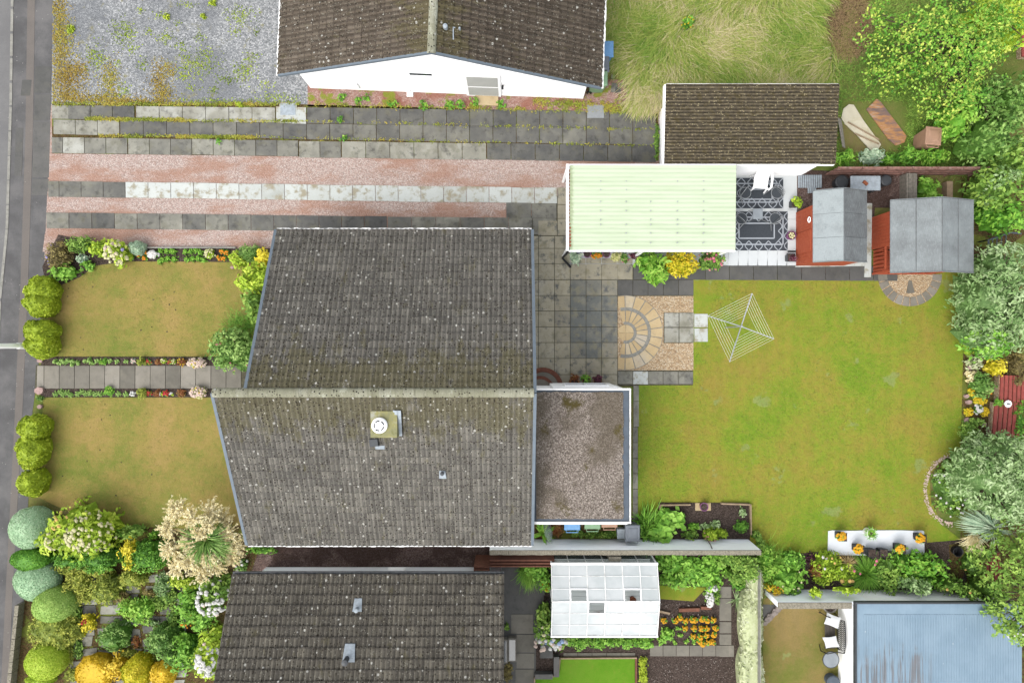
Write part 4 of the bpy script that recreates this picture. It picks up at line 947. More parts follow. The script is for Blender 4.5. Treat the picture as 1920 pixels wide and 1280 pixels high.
# ---------------------------------------------------------------- greenhouse
x0, y1, _ = P(1034, 1056, 1.6); x1, y0, _ = P(1232, 1192, 1.6); yr = P(0, 1127, 2.05)[1]
gh = thing('greenhouse', 'whitewashed glass greenhouse with three dark open roof vents', 'greenhouse', ((x0+x1)/2, (y0+y1)/2, 0))
fr = MB(); gl = MB(); sd_ = MB(); nxp = 6
xs = np.linspace(x0, x1, nxp+1)
holes = {(1, 1): (1074,1101,1103,1127), (4, 1): (1171,1101,1200,1128), (2, 0): (1107,1136,1134,1160)}
def gz(y): return 1.6+.45*((y-y0)/(yr-y0) if y < yr else (y1-y)/(y1-yr))
for i in range(nxp):
    for side in (0, 1):
        ya, yb = (y0, yr) if side == 0 else (yr, y1)
        for r in range(3):
            c0, c1 = ya+(yb-ya)*r/3, ya+(yb-ya)*(r+1)/3
            hot = (side == 0 and i == 2 and r == 2) or (side == 1 and i in (1, 4) and r == 0)
            if hot: continue
            k = rnd.uniform(-.004, .004)
            gl.add([(xs[i]+.02, c0, gz(c0)+k), (xs[i+1]-.02, c0, gz(c0)+k), (xs[i+1]-.02, c1, gz(c1)-k), (xs[i]+.02, c1, gz(c1)-k)], [(0,1,2,3)], rnd.random())
            if r: bar(fr, (xs[i]+.02, c0, gz(c0)+.012), (xs[i+1]-.02, c0, gz(c0)+.012), .012, .02)
for x in xs:
    bar(fr, (x, y0, 1.61), (x, yr, 2.06), .024, .03); bar(fr, (x, yr, 2.06), (x, y1, 1.61), .024, .03)
bar(fr, (x0, yr, 2.07), (x1, yr, 2.07), .04, .05)
for y in (y0, y1): bar(fr, (x0-.03, y, 1.6), (x1+.03, y, 1.6), .07, .08)
for x in (x0, x1):
    for y in (y0, y1): bar(fr, (x, y+(0.04 if y == y0 else -.04), 0), (x, y+(0.04 if y == y0 else -.04), 1.55), .05, .05)
for x in xs[1:-1]:
    for y in (y0, y1): bar(fr, (x, y+(0.03 if y == y0 else -.03), 0), (x, y+(0.03 if y == y0 else -.03), 1.55), .03, .03)
for x in (x0, x1): bar(fr, (x, yr, 0), (x, yr, 2.02), .04, .04)
subb(fr, 'frame', 'white_wood', gh); subb(gl, 'roof_glass', 'ghglass', gh)
for y in (y0, y1): sd_.bx(x0+.03, y-.012+(.03 if y == y0 else -.03), .05, x1-.03, y+.0+(.03 if y == y0 else -.03), 1.54)
for x, s_ in ((x0, 1), (x1, -1)): sd_.add([(x+s_*.01, y0+.05, .05), (x+s_*.01, y1-.05, .05), (x+s_*.01, y1-.05, 1.6), (x+s_*.01, yr, 2.03), (x+s_*.01, y0+.05, 1.6)], [(0,1,2,3,4)])
subb(sd_, 'side_glass', 'ghside', gh)
for key, (side, i, r) in {'a': (1,1,0), 'b': (1,4,0), 'c': (0,2,2)}.items():
    v = MB(); s0, s1 = xs[i]+.02, xs[i+1]-.02
    if side: ya, yb = yr-.02, yr+(y1-yr)/3
    else: ya, yb = yr-(yr-y0)/3, yr+.02
    bar(v, (s0, ya, gz(ya)+.03), (s0, yb, gz(yb)+.03), .04, .03); bar(v, (s1, ya, gz(ya)+.03), (s1, yb, gz(yb)+.03), .04, .03); bar(v, (s0, ya if not side else yb, gz(ya if not side else yb)+.03), (s1, ya if not side else yb, gz(ya if not side else yb)+.03), .04, .03)
    vf = subb(v, 'roof_vent', 'upvc', gh)
# bench and pots inside, seen through the vents
st = thing('staging_table', 'grey slatted staging inside the greenhouse, seen through the open vents', 'table', ((x0+x1)/2, (y0+y1)/2, 0))
mb = MB()
for k in range(14): mb.bx(x0+.15, y0+.2+k*.175, 1.0, x1-.15, y0+.365+k*.175, 1.03, rnd.random())
subb(mb, 'top', 'staging', st)
for x in (x0+.3, x1-.3):
    for y in (y0+.4, y1-.4): mb = MB(); mb.bx(x-.03, y-.03, 0, x+.03, y+.03, .995); subb(mb, 'leg', 'wood_grey', st)
for (a, b, c_, lb) in [(1122, 1150, .16, 'terracotta pot under the lower greenhouse vent'), (1184, 1118, .12, 'terracotta pot under the right greenhouse vent')]:
    p = P(a, b, .9); mb = MB(); mb.lathe(p[0], p[1], [(c_*.7, 1.032), (c_, 1.25), (c_*.85, 1.25), (c_*.8, 1.2), (.001, 1.2)], 16); tag(mb.build('plant_pot', M['terracotta'], base=(p[0], p[1], 1.03), smooth=False), lb, 'pot')
# ---------------------------------------------------------------- blue-roofed outbuilding
x0, y1, _ = P(1606, 1131, 1.55); x1, y0 = P(1918, 0, 1.5)[0], P(0, 1420, 1.5)[1]
bg_ = thing('outbuilding', 'white outbuilding with a pale blue ribbed metal roof in the lower right corner', 'outbuilding', ((x0+x1)/2, (y0+y1)/2, 0))
mb = MB(); mb.bx(x0+.05, y0, 0, x1-.05, y1-.05, 1.43); subb(mb, 'wall', 'white', bg_)
mb = MB(); n = int((x1-x0)/.10); k = .0
for i in range(n):
    xa_ = x0+.3+(x1-x0-.35)*i/n; wd = (x1-x0-.35)/n
    mb.hexa([(xa_, y0, 1.46), (xa_+wd*.8, y0, 1.46), (xa_+wd*.8, y1-.42, 1.46), (xa_, y1-.42, 1.46)], [(xa_+.012, y0, 1.492), (xa_+wd*.8-.012, y0, 1.492), (xa_+wd*.8-.012, y1-.43, 1.492), (xa_+.012, y1-.43, 1.492)], rnd.random())
mb.bx(x0+.02, y0, 1.44, x1-.02, y1-.02, 1.475); br = subb(mb, 'roof', 'blueroof', bg_)
mb = MB(); mb.bx(x0-.03, y0, 1.36, x0+.03, y1+.04, 1.53); mb.bx(x0+.03, y1-.02, 1.36, x1+.02, y1+.04, 1.53); subb(mb, 'roof_trim', 'darkgrey', br)
window(bg_, 'window', 1, x0+.05, P(0,1250)[1]-1.2, .7, 1.0, .9, -1)
# ---------------------------------------------------------------- boundary walls
a0, a1 = P(900, 1012), P(1402, 1007); zt = 1.45
t = thing('garden_wall', 'long white rendered boundary wall above the greenhouse, running to the big lawn', 'wall', ((a0[0]+a1[0])/2, a0[1], 0))
yw = P(0, 1010)[1]; mb = MB(); xl, xr = P(918, 0, 1.45)[0], P(1402, 0)[0]; mb.bx(xl, yw-.15, 0, xr, yw, zt-.06); subb(mb, 'wall', 'white_wall', t)
mb = MB(); n = 60
for i in range(n): mb.bx(xl+(xr-xl)*i/n, yw-.165-rnd.uniform(0,.012), zt-.06, xl+(xr-xl)*(i+.99)/n, yw-.004, zt-.005+rnd.uniform(0,.02), rnd.random())
mb.bx(P(1142,0,1.4)[0], yw-.42, 0, P(1165,0,1.4)[0], yw-.262, zt-.06); subb(mb, 'coping', 'coping', t)
yb = P(0, 1104, 0)[1]; xl, xr = P(1434, 0)[0], P(1568, 0)[0]; mb = MB(); 
t = thing('garden_wall', 'lower grey-white wall between the planted border and the brown lawn', 'wall', ((xl+xr)/2, yb, 0)); mb.bx(xl, yb-.2, 0, xr+.6, yb, 1.28); subb(mb, 'wall', 'white_wall', t)
mb = MB(); mb.bx(xl, yb-.24, 1.283, xr-.05, yb-.02, 1.34); subb(mb, 'coping', 'coping', t)
mb = MB(); xa_ = P(1426, 0, 1.2)[0]; mb.bx(xa_+.0, P(0,1300)[1]-2, 0, xa_+.03, yw-.9, 1.15)
tag(mb.build('boundary_fence', M['kerb'], base=(xa_, -9, 0)), 'thin pale boundary board beside the cream-leaved hedge', 'fence')
mb = MB(); ya = P(0, 1069, 1.9)[1]
t = thing('timber_gate', 'two reddish brown timber gate panels below the long white wall', 'gate', P(967, 1042))
for i, (x_a, x_b, yy, zt2) in enumerate([(888, 917, 1048, 1.5), (918, 1040, 1045, 1.35)]):
    mb = MB(); a, b = P(x_a, yy, zt2), P(x_b, yy, zt2); n = int((b[0]-a[0])/.11)
    yg = yw-.75 if i == 0 else yw-.55
    for j in range(5): mb.bx(a[0], yg+.05*j-.1, 0, b[0], yg+.05*j-.06, zt2-.08*(j % 2)-.02*j, rnd.random())
    subb(mb, 'gate_panel', 'wood_brown', t)
# timber fence behind the sheds
fx0, fx1 = P(1545, 0)[0], P(1845, 0, .9)[0]; fy = P(0, 329)[1]
t = thing('timber_fence', 'low weathered red timber fence running behind the sheds', 'fence', ((fx0+fx1)/2, fy, 0))
for i in range(6):
    mb = MB(); xa_, xb_ = fx0+(fx1-fx0)*i/6, fx0+(fx1-fx0)*(i+1)/6-.03
    for j in range(7): mb.bx(xa_, fy-.02*(j % 2), .05+j*.15, xb_, fy+.02+.02*(j % 2), .20+j*.15-.01, rnd.random())
    mb.bx(xa_, fy-.03, 1.11, xb_, fy+.05, 1.14, rnd.random()); subb(mb, 'panel', 'wood_red', t)
    mb = MB(); mb.bx(xb_, fy-.05, 0, xb_+.03, fy+.05, 1.2); subb(mb, 'post', 'wood_red', t)
# ================================================================ SHEDS
def shed(label, wx0, wx1, wy0, wy1, rx0, rxm, rx1, ry0, ry1, ze_, zr_, name='garden_shed', ver=None, panels=3, ta=.95, tb=.08):  # default tones paint side shading into the felt: left slope pale, right dark
    """gabled timber shed: wall footprint and roof outline in photo pixels (roof at eaves/ridge height)"""
    X0, X1 = P(wx0, 0)[0], P(wx1, 0, ze_)[0]; Y0, Y1 = P(0, wy1)[1], P(0, wy0, ze_)[1]
    RX0, RX1, RM = P(rx0, 0, ze_)[0], P(rx1, 0, ze_)[0], P(rxm, 0, zr_)[0]; RY0, RY1 = P(0, ry1, ze_)[1], P(0, ry0, ze_)[1]
    t = thing(name, label, 'shed', ((X0+X1)/2, (Y0+Y1)/2, 0))
    xw0 = X0+(ver or 0); mb = MB(); nb = int((Y1-Y0)/.12)
    mb.add([(xw0,Y0,0),(X1-.08,Y0,0),(X1-.08,Y0,ze_-.06),(RM,Y0,zr_-.08),(xw0,Y0,ze_-.06-.0),(xw0,Y1,0),(X1-.08,Y1,0),(X1-.08,Y1,ze_-.06),(RM,Y1,zr_-.08),(xw0,Y1,ze_-.06)],
           [(0,1,2,3,4),(9,8,7,6,5),(1,6,7,2),(0,4,9,5),(2,7,8,3),(3,8,9,4)])
    for i in range(nb):       # vertical boards stand proud with narrow grooves
        a, b = Y0+(Y1-Y0)*i/nb+.004, Y0+(Y1-Y0)*(i+1)/nb-.004; mb.bx(xw0-.012, a, .04, xw0-.0005, b, ze_-.08, rnd.random())
    nb = int((X1-xw0)/.12)
    for i in range(nb):
        a, b = xw0+(X1-.1-xw0)*i/nb+.004, xw0+(X1-.1-xw0)*(i+1)/nb-.004; mb.bx(a, Y0-.012, .04, b, Y0-.0005, ze_-.12, rnd.random())
    subb(mb, 'wall', 'redwood', t)
    mb = MB(); nx_ = 3
    for j in range(panels):
        ya, yb = RY0+(RY1-RY0)*j/panels, RY0+(RY1-RY0)*(j+1)/panels-.01
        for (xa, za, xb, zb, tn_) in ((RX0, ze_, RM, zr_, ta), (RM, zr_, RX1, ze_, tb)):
            V = []
            for q in range(9):
                for r in range(9):
                    f, g = r/8, q/8; V.append((xa+(xb-xa)*f, ya+(yb-ya)*g, za+(zb-za)*f+.02+.006*j % .012+rnd.uniform(-.003,.003)))
            mb.grid(V, 9, 9, tn_+rnd.uniform(-.08,.08))
    mb.add([(RX0,RY0,ze_-.02),(RM,RY0,zr_-.02),(RX1,RY0,ze_-.02),(RX1,RY1,ze_-.02),(RM,RY1,zr_-.02),(RX0,RY1,ze_-.02)], [(0,1,4,5),(1,2,3,4)], .2)
    for f_ in ((.5,) if panels == 1 else ()):
        for (xa, za, xb, zb) in ((RX0, ze_, RM, zr_), (RM, zr_, RX1, ze_)): q_ = (xa+(xb-xa)*f_, za+(zb-za)*f_+.03); bar(mb, (q_[0], RY0+.02, q_[1]), (q_[0], RY1-.02, q_[1]), .025, .012, 0)
    bar(mb, (RM, RY0+.01, zr_+.028), (RM, RY1-.01, zr_+.028), .03, .012, 0)
    rf = subb(mb, 'roof', 'felt', t)
    for y in (RY0-.012, RY1+.012): mb = MB(); bar(mb, (RX0, y, ze_-.0), (RM, y, zr_-.0), .02, .09); bar(mb, (RM, y, zr_-.0), (RX1, y, ze_-.0), .02, .09); subb(mb, 'bargeboard', 'felt', rf)
    return t, (X0, X1, Y0, Y1, RM, RX0)
s1, g1 = shed('small orange-red shed with patchy grey felt roof, next to the pale painted patio', 1492, 1622, 384, 498, 1524, 1582, 1625, 358, 491, 1.55, 2.0)
X0, X1, Y0, Y1, RM, RX0 = g1
mb = MB(); a = P(1521, 412, 1.3); mb.lathe(X0-.02, a[1], [(.07, 1.25), (.07, 1.3), (.02, 1.31)], 10); 
mb = MB(); mb.tube([(X0-.05, a[1]+.1*math.cos(q_), 1.32+.1*math.sin(q_)) for q_ in np.linspace(0, 6.28, 12)], .018, 6); subb(mb, 'door_ring', 'upvc', s1)
mb = MB(); mb.bx(X0-.035, Y0+.4, .1, X0-.014, Y0+1.2, 1.4); dr = subb(mb, 'door', 'redwood', s1)
s2, g2 = shed('larger orange-red summerhouse with even grey felt roof and a small slatted porch', 1633, 1822, 392, 468, 1669, 1766, 1825, 376, 511, 1.75, 2.3, name='summerhouse', ver=None, panels=1, ta=.45, tb=.5)
X0, X1, Y0, Y1, RM, RX0 = g2
Yp = P(0, 514)[1]
mb = MB()   # porch deck, rails and balusters at the south-west corner
pd = MB(); 
for i in range(7): pd.bx(X0-.02+.0, Y0-.35+.0, .0, X0+.0, Y0-.0, .01)
pd = MB()
for i in range(8): pd.bx(X0+.03, Yp+i*.115, .12, X1-.3, Yp+.1+i*.115, .15, rnd.random())
subb(pd, 'porch_deck', 'redwood', s2)
pr_ = MB(); zt = 1.0
bar(pr_, (X0+.02, Yp, zt), (X0+.02, Y0, zt), .06, .05); bar(pr_, (X0+.02, Yp, zt), (X1-.5, Yp, zt), .05, .05); bar(pr_, (X0+.02, Yp, .18), (X1-.5, Yp, .18), .05, .05)
bar(pr_, (X0+.02, Yp, .1), (X0+.02, Yp, 1.7), .07, .07); bar(pr_, (X0+.45, Yp, .3), (X0+.45, Y0, .3), .05, .05)
subb(pr_, 'rail', 'redwood', s2)
for i in range(6): b_ = MB(); yy = Yp+.12+i*.15; bar(b_, (X0+.02, yy, .15), (X0+.02, yy, zt-.03), .045, .03); bar(b_, (X0+.02, yy, .34), (X0+.45, yy, .34), .05, .04); subb(b_, 'baluster', 'redwood', s2)
for i in range(8): b_ = MB(); xx = X0+.2+i*.3; bar(b_, (xx, Yp, .2), (xx, Yp, zt-.03), .04, .03); subb(b_, 'baluster', 'redwood', s2)
# ================================================================ WHEELIE BINS
def bin_(mat, label, x, y, rz=0, z=0, s=1.0, name='wheelie_bin', group=None, lid=None, axis=None):
    t = thing(name, label, 'bin', (x, y, z), group)
    t_ = MB(); t_.ob(x, y, z+.06*s, .46*s, .50*s, .88*s, 0, .5, 1.22); subb(t_, 'body', mat, t)
    l = MB(); l.rb(x, y-.01*s, z+.945*s, .60*s, .68*s, .07*s, 0, .6, .025*s); l.ob(x, y-.02*s, z+1.0155*s, .40*s, .44*s, .014*s, 0, .5, .9); l.ob(x, y-.02*s, z+1.03*s, .3*s, .34*s, .006*s, 0, .3, .9); lo = subb(l, 'lid', lid or mat, t)
    h = MB(); h.tube([(x-.22*s, y+.33*s, z+.96*s), (x-.22*s, y+.42*s, z+.97*s), (x+.22*s, y+.42*s, z+.97*s), (x+.22*s, y+.33*s, z+.96*s)], .02*s, 6); subb(h, 'handle', mat, t)
    for k in (-1, 1): w_ = MB(); w_.lathe(0, 0, [(.1*s, -.03), (.1*s, .03), (.02, .031)], 14); v = np.concatenate(w_.v); v2 = np.stack([x+k*.25*s+v[:, 2], y+.25*s+v[:, 0], z+.1*s+v[:, 1]], 1); w_.v = [v2]; subb(w_, 'wheel', 'black', t)
    t.rotation_euler = (0, 0, rz); return t
a = P(1133, 92, 1.0); bin_('bin_blue', 'bright blue wheelie bin beside the top house, topmost of three', a[0], a[1], PI/2, group='bins beside the top house')
a = P(1131, 120, 1.0); bin_('bin_grey', 'grey wheelie bin beside the top house, between the blue and green bins', a[0]-.12, a[1], PI/2, group='bins beside the top house')
a = P(1128, 147, 1.0); bin_('bin_green', 'pale green wheelie bin beside the top house', a[0]-.12, a[1]+.03, PI/2, group='bins beside the top house')
a = P(1073, 977, 1.0); bin_('bin_blue', 'blue wheelie bin half hidden below the flat roof', a[0], a[1]+.0, PI, group='bins below the flat roof')
a = P(1111, 975, 1.0); bin_('bin_green', 'green wheelie bin half hidden below the flat roof', a[0], a[1], PI, group='bins below the flat roof')
a = P(1143, 972, 1.0); bin_('bin_brown', 'brown wheelie bin half hidden below the flat roof', a[0], a[1], PI, group='bins below the flat roof')
a = P(1187, 1001, 1.0); bin_('bin_grey', 'dark grey wheelie bin standing below the corner of the flat roof', a[0], a[1], PI, s=.92, group='bins below the flat roof')
a = P(1165, 1000, .5); bin_('lead', 'small light grey food caddy left of the dark grey bin', a[0], a[1], PI, s=.55, name='food_caddy', group='bins below the flat roof')
a = P(1751, 255, 1.0); bin_('bin_brown', 'pale brown wheelie bin alone on the rough grass', a[0], a[1], PI-.08)
# ================================================================ STREET LAMP
a = P(54, 648); t = thing('street_lamp', 'pale grey street lamp post by the round lime hedge at the pavement', 'street lamp', a)
mb = MB(); mb.lathe(a[0], a[1], [(.12, 0), (.12, .6), (.10, .65), (.075, 5.6), (.05, 5.62)], 16); subb(mb, 'post', 'upvc', t)
mb = MB(); mb.tube([(a[0], a[1], 5.6), (a[0]-.3, a[1]-.01, 5.85), (a[0]-.9, a[1]-.02, 5.9)], .03, 8); mb.ob(a[0]-1.1, a[1]-.02, 5.84, .5, .2, .1, 0, .5, .8); subb(mb, 'lamp_head', 'lead', t)
# ================================================================ ROTARY AIRER
M['line_cord'] = plain('grey_green_cord', (.5,.52,.47), .7, .05, 4)
c = P(1389, 612, 1.75); t = thing('rotary_airer', 'open four-armed rotary clothes airer with white lines on the lawn', 'clothes airer', (c[0], c[1], 0))
mb = MB(); mb.lathe(c[0], c[1], [(.025, 0), (.025, 1.78), (.035, 1.78), (.035, 1.9), (.01, 1.91)], 12); subb(mb, 'pole', 'steel', t)
tips = [P(1410, 550, 1.95), P(1451, 635, 1.95), P(1368, 678, 1.95), P(1327, 592, 1.95)]
hub = V3(c[0], c[1], 1.78)
for tp in tips: mb = MB(); bar(mb, hub, V3(*tp), .035, .03); subb(mb, 'arm', 'steel', t)
mb = MB()
for k in range(8):
    f = .34+.66*k/7
    for i in range(4):
        a_, b_ = hub+(V3(*tips[i])-hub)*f+[0,0,.02], hub+(V3(*tips[(i+1) % 4])-hub)*f+[0,0,.02]; mid = (a_+b_)/2-[0,0,.03]
        if k < 2 and i in (0, 2): continue
        mb.tube([a_, mid, b_], .0036, 4)
subb(mb, 'washing_lines', 'line_cord', t)
# ================================================================ MANHOLES AND DRAINS
def cover(label, x0, y0, x1, y1, mat, ribs=0, z=.03, rim='slab_white'):
    a, b = P(x0, y1), P(x1, y0); t = thing('drain_cover', label, 'drain cover', ((a[0]+b[0])/2, (a[1]+b[1])/2, 0))
    m = MB(); m.bx(a[0], a[1], .01, b[0], b[1], z); subb(m, 'frame', rim, t); m = MB(); m.bx(a[0]+.05, a[1]+.05, z, b[0]-.05, b[1]-.05, z+.012)
    for i in range(ribs): x = a[0]+.07+(b[0]-a[0]-.14)*i/ribs; m.bx(x, a[1]+.07, z+.012, x+.02, b[1]-.07, z+.02)
    subb(m, 'lid', mat, t)
cover('pale square inspection cover at the end of the slab rows by the gravel', 524, 193, 557, 219, 'lead', 0, .045)
cover('square ribbed metal drain cover near the garage', 1101, 198, 1132, 222, 'steel', 12, .05, 'steel')
# ================================================================ PATIO FURNITURE
def rug(label, x0, y0, x1, y1, ix0, iy0, ix1, iy1, z):
    a, b = P(x0, y1), P(x1, y0); t = MB(); t.mi = 0; t.bx(a[0], a[1], z, b[0], b[1], z+.01); t.mi = 1
    zz = z+.0105; wl = .035; cw = 18/48; chh = 17/48
    def ln(p, q, w_=wl):
        d = unit(V3(q[0]-p[0], q[1]-p[1], 0)); s = V3(-d[1], d[0], 0)*w_/2
        t.add([V3(*p, zz)-s, V3(*q, zz)-s, V3(*q, zz)+s, V3(*p, zz)+s], [(0,1,2,3)], .5)
    i0, i1 = P(ix0, iy1), P(ix1, iy0)
    def blk(x, y): return i0[0]-.05 < x < i1[0]+.05 and i0[1]-.05 < y < i1[1]+.05
    nx_, ny_ = int((b[0]-a[0])/cw), int((b[1]-a[1])/chh); cw = (b[0]-a[0])/nx_; chh = (b[1]-a[1])/ny_
    for j in range(ny_):
        for i in range(nx_):
            x, y = a[0]+i*cw, a[1]+j*chh; h_ = cw*.36
            if blk(x+cw/2, y+chh/2): continue
            for p, q in (((x, y), (x+h_, y+chh*.38)), ((x+cw, y), (x+cw-h_, y+chh*.38)), ((x, y+chh), (x+h_, y+chh*.62)), ((x+cw, y+chh), (x+cw-h_, y+chh*.62)), ((x+h_, y+chh*.38), (x+h_, y+chh*.62)), ((x+cw-h_, y+chh*.38), (x+cw-h_, y+chh*.62))): ln(p, q)
    zz += .001
    for (p0, p1, w_) in ((i0, i1, .05), ((a[0]+.28, a[1]+.24), (b[0]-.2, b[1]-.22), .05)):
        for p, q in (((p0[0], p0[1]), (p1[0], p0[1])), ((p1[0], p0[1]), (p1[0], p1[1])), ((p1[0], p1[1]), (p0[0], p1[1])), ((p0[0], p1[1]), (p0[0], p0[1]))): ln(p, q, w_)
    return tag(t.build('rug', [M['rug'], M['rug_line']], base=((a[0]+b[0])/2, (a[1]+b[1])/2, z)), label, 'rug')
rug('upper charcoal outdoor rug with white trellis pattern, under the white chair', 1330, 334, 1468, 391, 1394, 355, 1447, 374, .024)
rug('lower charcoal outdoor rug with white trellis pattern and a plain dark centre', 1330, 397, 1477, 470, 1385, 419, 1451, 447, .027)
def monobloc(x, y, rz):
    t = thing('plastic_chair', 'white moulded plastic armchair at the top edge of the upper rug', 'chair', (x, y, .03))
    z = .03; m = MB(); V = []
    for j in range(7):
        for i in range(7):
            u, v = i/6-.5, j/6-.5; V.append((x+u*(.46+.06*v), y+v*.44, z+.42-.02*math.cos(u*3)*math.cos(v*3)))
    m.grid(V, 7, 7); subb(m, 'seat', 'upvc', t)
    m = MB(); V = []
    for j in range(8):
        for i in range(9):
            u, v = i/8-.5, j/7; V.append((x+u*(.44-.1*v*v), y+.24+.16*v-.22*(u*u)*1.6, z+.42+.42*v-.05*abs(u)*v))
    m.grid(V, 9, 8); subb(m, 'backrest', 'upvc', t)
    for k in (-1, 1):
        m = MB(); m.tube([(x+k*.27, y-.24, z+.40), (x+k*.29, y-.2, z+.62), (x+k*.29, y+.05, z+.65), (x+k*.24, y+.28, z+.72), (x+k*.2, y+.36, z+.8)], [.03,.035,.04,.035,.03], 8); subb(m, 'armrest', 'upvc', t)
        for q in (-1, 1): m = MB(); m.tube([(x+k*.22, y+q*.2, z+.42), (x+k*.25, y+q*.27, z)], [.035, .025], 8); subb(m, 'leg', 'upvc', t)
    t.rotation_euler = (0, 0, rz); return t
a = P(1428, 341, .5); mc = monobloc(a[0], a[1], -.08); mc.scale = (1.12, 1.12, 1.05)
def wirechair(x, y, z=.035):
    t = thing('folding_chair', '', 'chair', (x, y, z), 'round mesh folding chairs on the rugs')
    m = MB(); m.lathe(x, y, [(.205, z+.43), (.205, z+.445), (.001, z+.446)], 22); subb(m, 'seat', 'mesh_dark', t)
    m = MB(); m.tube([(x+.215*math.cos(q_), y+.215*math.sin(q_), z+.44) for q_ in np.linspace(0, 2*PI, 24)], .011, 6)
    m.tube([(x+.25*math.cos(q_), y+.05+.2*math.sin(q_)*.4, z+.44+.4*math.sin(q_)) for q_ in np.linspace(0, PI, 14)], .011, 6)
    for k in (-1, 1):
        m.tube([(x+k*.25, y+.05, z+.44), (x+k*.24, y-.26, z)], .011, 6); m.tube([(x+k*.2, y-.05, z+.44), (x+k*.25, y+.3, z)], .011, 6)
    subb(m, 'frame', 'steel', t)
    m = MB()
    for k in range(7): u = (k-3)*.06; m.tube([(x+u, y+.07, z+.47), (x+u, y+.12, z+.44+.38*math.sqrt(max(.1, 1-(u/.25)**2)))], .006, 4)
    subb(m, 'backrest', 'steel', t); return t
wc = wirechair(*P(1397, 362, .45)[:2]); wc['label'] = 'round mesh chair on the upper rug, left of the white chair'; wc.rotation_euler = (0, 0, .9)
for (a_, b_, r_, lb) in [(1456, 362, -.9, 'round mesh chair on the upper rug, right of the white chair'), (1390, 410, 2.4, 'round mesh chair on the lower rug, nearest the carport roof'), (1453, 410, -2.4, 'round mesh chair on the lower rug, nearest the small shed')]:
    copy_tree(wc, (*P(a_, b_, .45)[:2], .04), r_, lb)
def gtable(x, y, label):
    t = thing('glass_table', label, 'table', (x, y, .035)); m = MB(); m.rb(x, y, .46, .38, .4, .02, 0, .5, .006); subb(m, 'tabletop', 'clear', t)
    for i in (-1, 1):
        for j in (-1, 1): m = MB(); m.tube([(x+i*.16, y+j*.17, .46), (x+i*.2, y+j*.2, .035)], .012, 6); subb(m, 'leg', 'steel', t)
gtable(*P(1421, 401, .48)[:2], 'small square glass side table between the two lower round chairs'); 
# pallet, tables and pots behind the small shed
def pot(label, x, y, r, h, mat, z=0, soil='soil', name='plant_pot', group=None, sq=False, n=20):
    t = thing(name, label, 'pot', (x, y, z), group); m = MB()
    if sq: m.ob(x, y, z, r*1.3, r*1.3, h, 0, .5, 1.35); m.ob(x, y, z+h, r*1.86, r*1.86, .03, 0, .6, 1.0)
    else: m.lathe(x, y, [(r*.72, z), (r*.95, z+h*.85), (r*1.03, z+h*.86), (r*1.03, z+h), (r*.88, z+h), (r*.86, z+h-.03)], n)
    subb(m, 'pot', mat, t); m = MB()
    if sq: m.ob(x, y, z+h+.031, r*1.6, r*1.6, .006, 0, .4)
    else: m.lathe(x, y, [(r*.87, z+h-.04), (r*.85, z+h-.03), (.001, z+h-.02)], 14)
    subb(m, 'soil', soil, t); return t
mb = MB(); t = thing('pallet', 'grey slatted pallet boards on the ground behind the small shed', 'pallet', P(1519, 340))
for k in range(11): a, b = P(1497+4.1*k, 352, .1), P(1500+4.1*k, 328, .1); mb.bx(a[0], a[1], .06, b[0], b[1], .09, rnd.random())
subb(mb, 'slats', 'lead', t)
mb = MB()
for k in range(4): a, b = P(1515+4.1*k, 362, .1), P(1518+4.1*k, 352, .1); mb.bx(a[0], a[1], .06, b[0], b[1], .09)
subb(mb, 'lower_slats', 'lead', t)
for (a_, b_, r, h, lb) in [(1579, 341, .25, .42, 'round dark grey lidded tub left of the slate table'), (1662, 338, .2, .4, 'smaller round dark grey tub right of the slate table')]:
    x, y, _ = P(a_, b_, h); t = thing('tub', lb, 'tub', (x, y, 0)); m = MB(); m.lathe(x, y, [(r*.85, 0), (r, h-.05), (r*.98, h-.04)], 20); subb(m, 'body', 'darkgrey', t); m = MB(); m.lathe(x, y, [(r*1.05, h-.05), (r*1.05, h), (r*.85, h+.02), (r*.8, h+.005), (.001, h+.01)], 22); subb(m, 'lid', 'darkgrey', t)
a, b = P(1595, 357, .7), P(1651, 330, .7); t = thing('side_table', 'rectangular slate-grey table behind the sheds with a brick on it', 'table', ((a[0]+b[0])/2, (a[1]+b[1])/2, 0)); m = MB(); m.bx(a[0], a[1], .66, (a[0]+b[0])/2-.004, b[1], .70); m.bx((a[0]+b[0])/2+.004, a[1], .66, b[0], b[1], .70); subb(m, 'tabletop', 'lead', t)
for x in (a[0]+.08, b[0]-.08):
    for y in (a[1]+.07, b[1]-.07): m = MB(); m.bx(x-.03, y-.03, 0, x+.03, y+.03, .659); subb(m, 'leg', 'darkgrey', t)
a = P(1623, 343, .75); m = MB(); m.rb(a[0], a[1], .702, .2, .11, .07, -.7, .5, .01); tag(m.build('brick', M['terracotta'], base=(a[0], a[1], .702)), 'single orange brick lying on the slate-grey table', 'brick')
mb = MB()
for k in range(5): a, b = P(1697+4*k, 388, .4), P(1700.5+4*k, 326, .4); mb.bx(a[0], a[1], 0, b[0], b[1], .5+.02*(k % 2), rnd.random())
tag(mb.build('plank_partition', M['wood_grey'], base=P(1705, 357)), 'grey weathered plank partition between the tub yard and the green shrub', 'fence')
mb = MB(); a, b = P(1775, 384, .3), P(1786, 340, .3); mb.bx(a[0], a[1], 0, b[0], b[1], .32); tag(mb.build('plank', M['wood_raw'], base=P(1780, 362)), 'short mossy timber beam at the far end of the summerhouse', 'timber')
mb = MB()
for k in range(7): a = P(1567+1.5*k, 225, .1); b = P(1576+1.2*k, 278, .1); bar(mb, (a[0], a[1], .3-.03*k), (b[0], b[1], .3-.03*k), .05, .03, rnd.random())
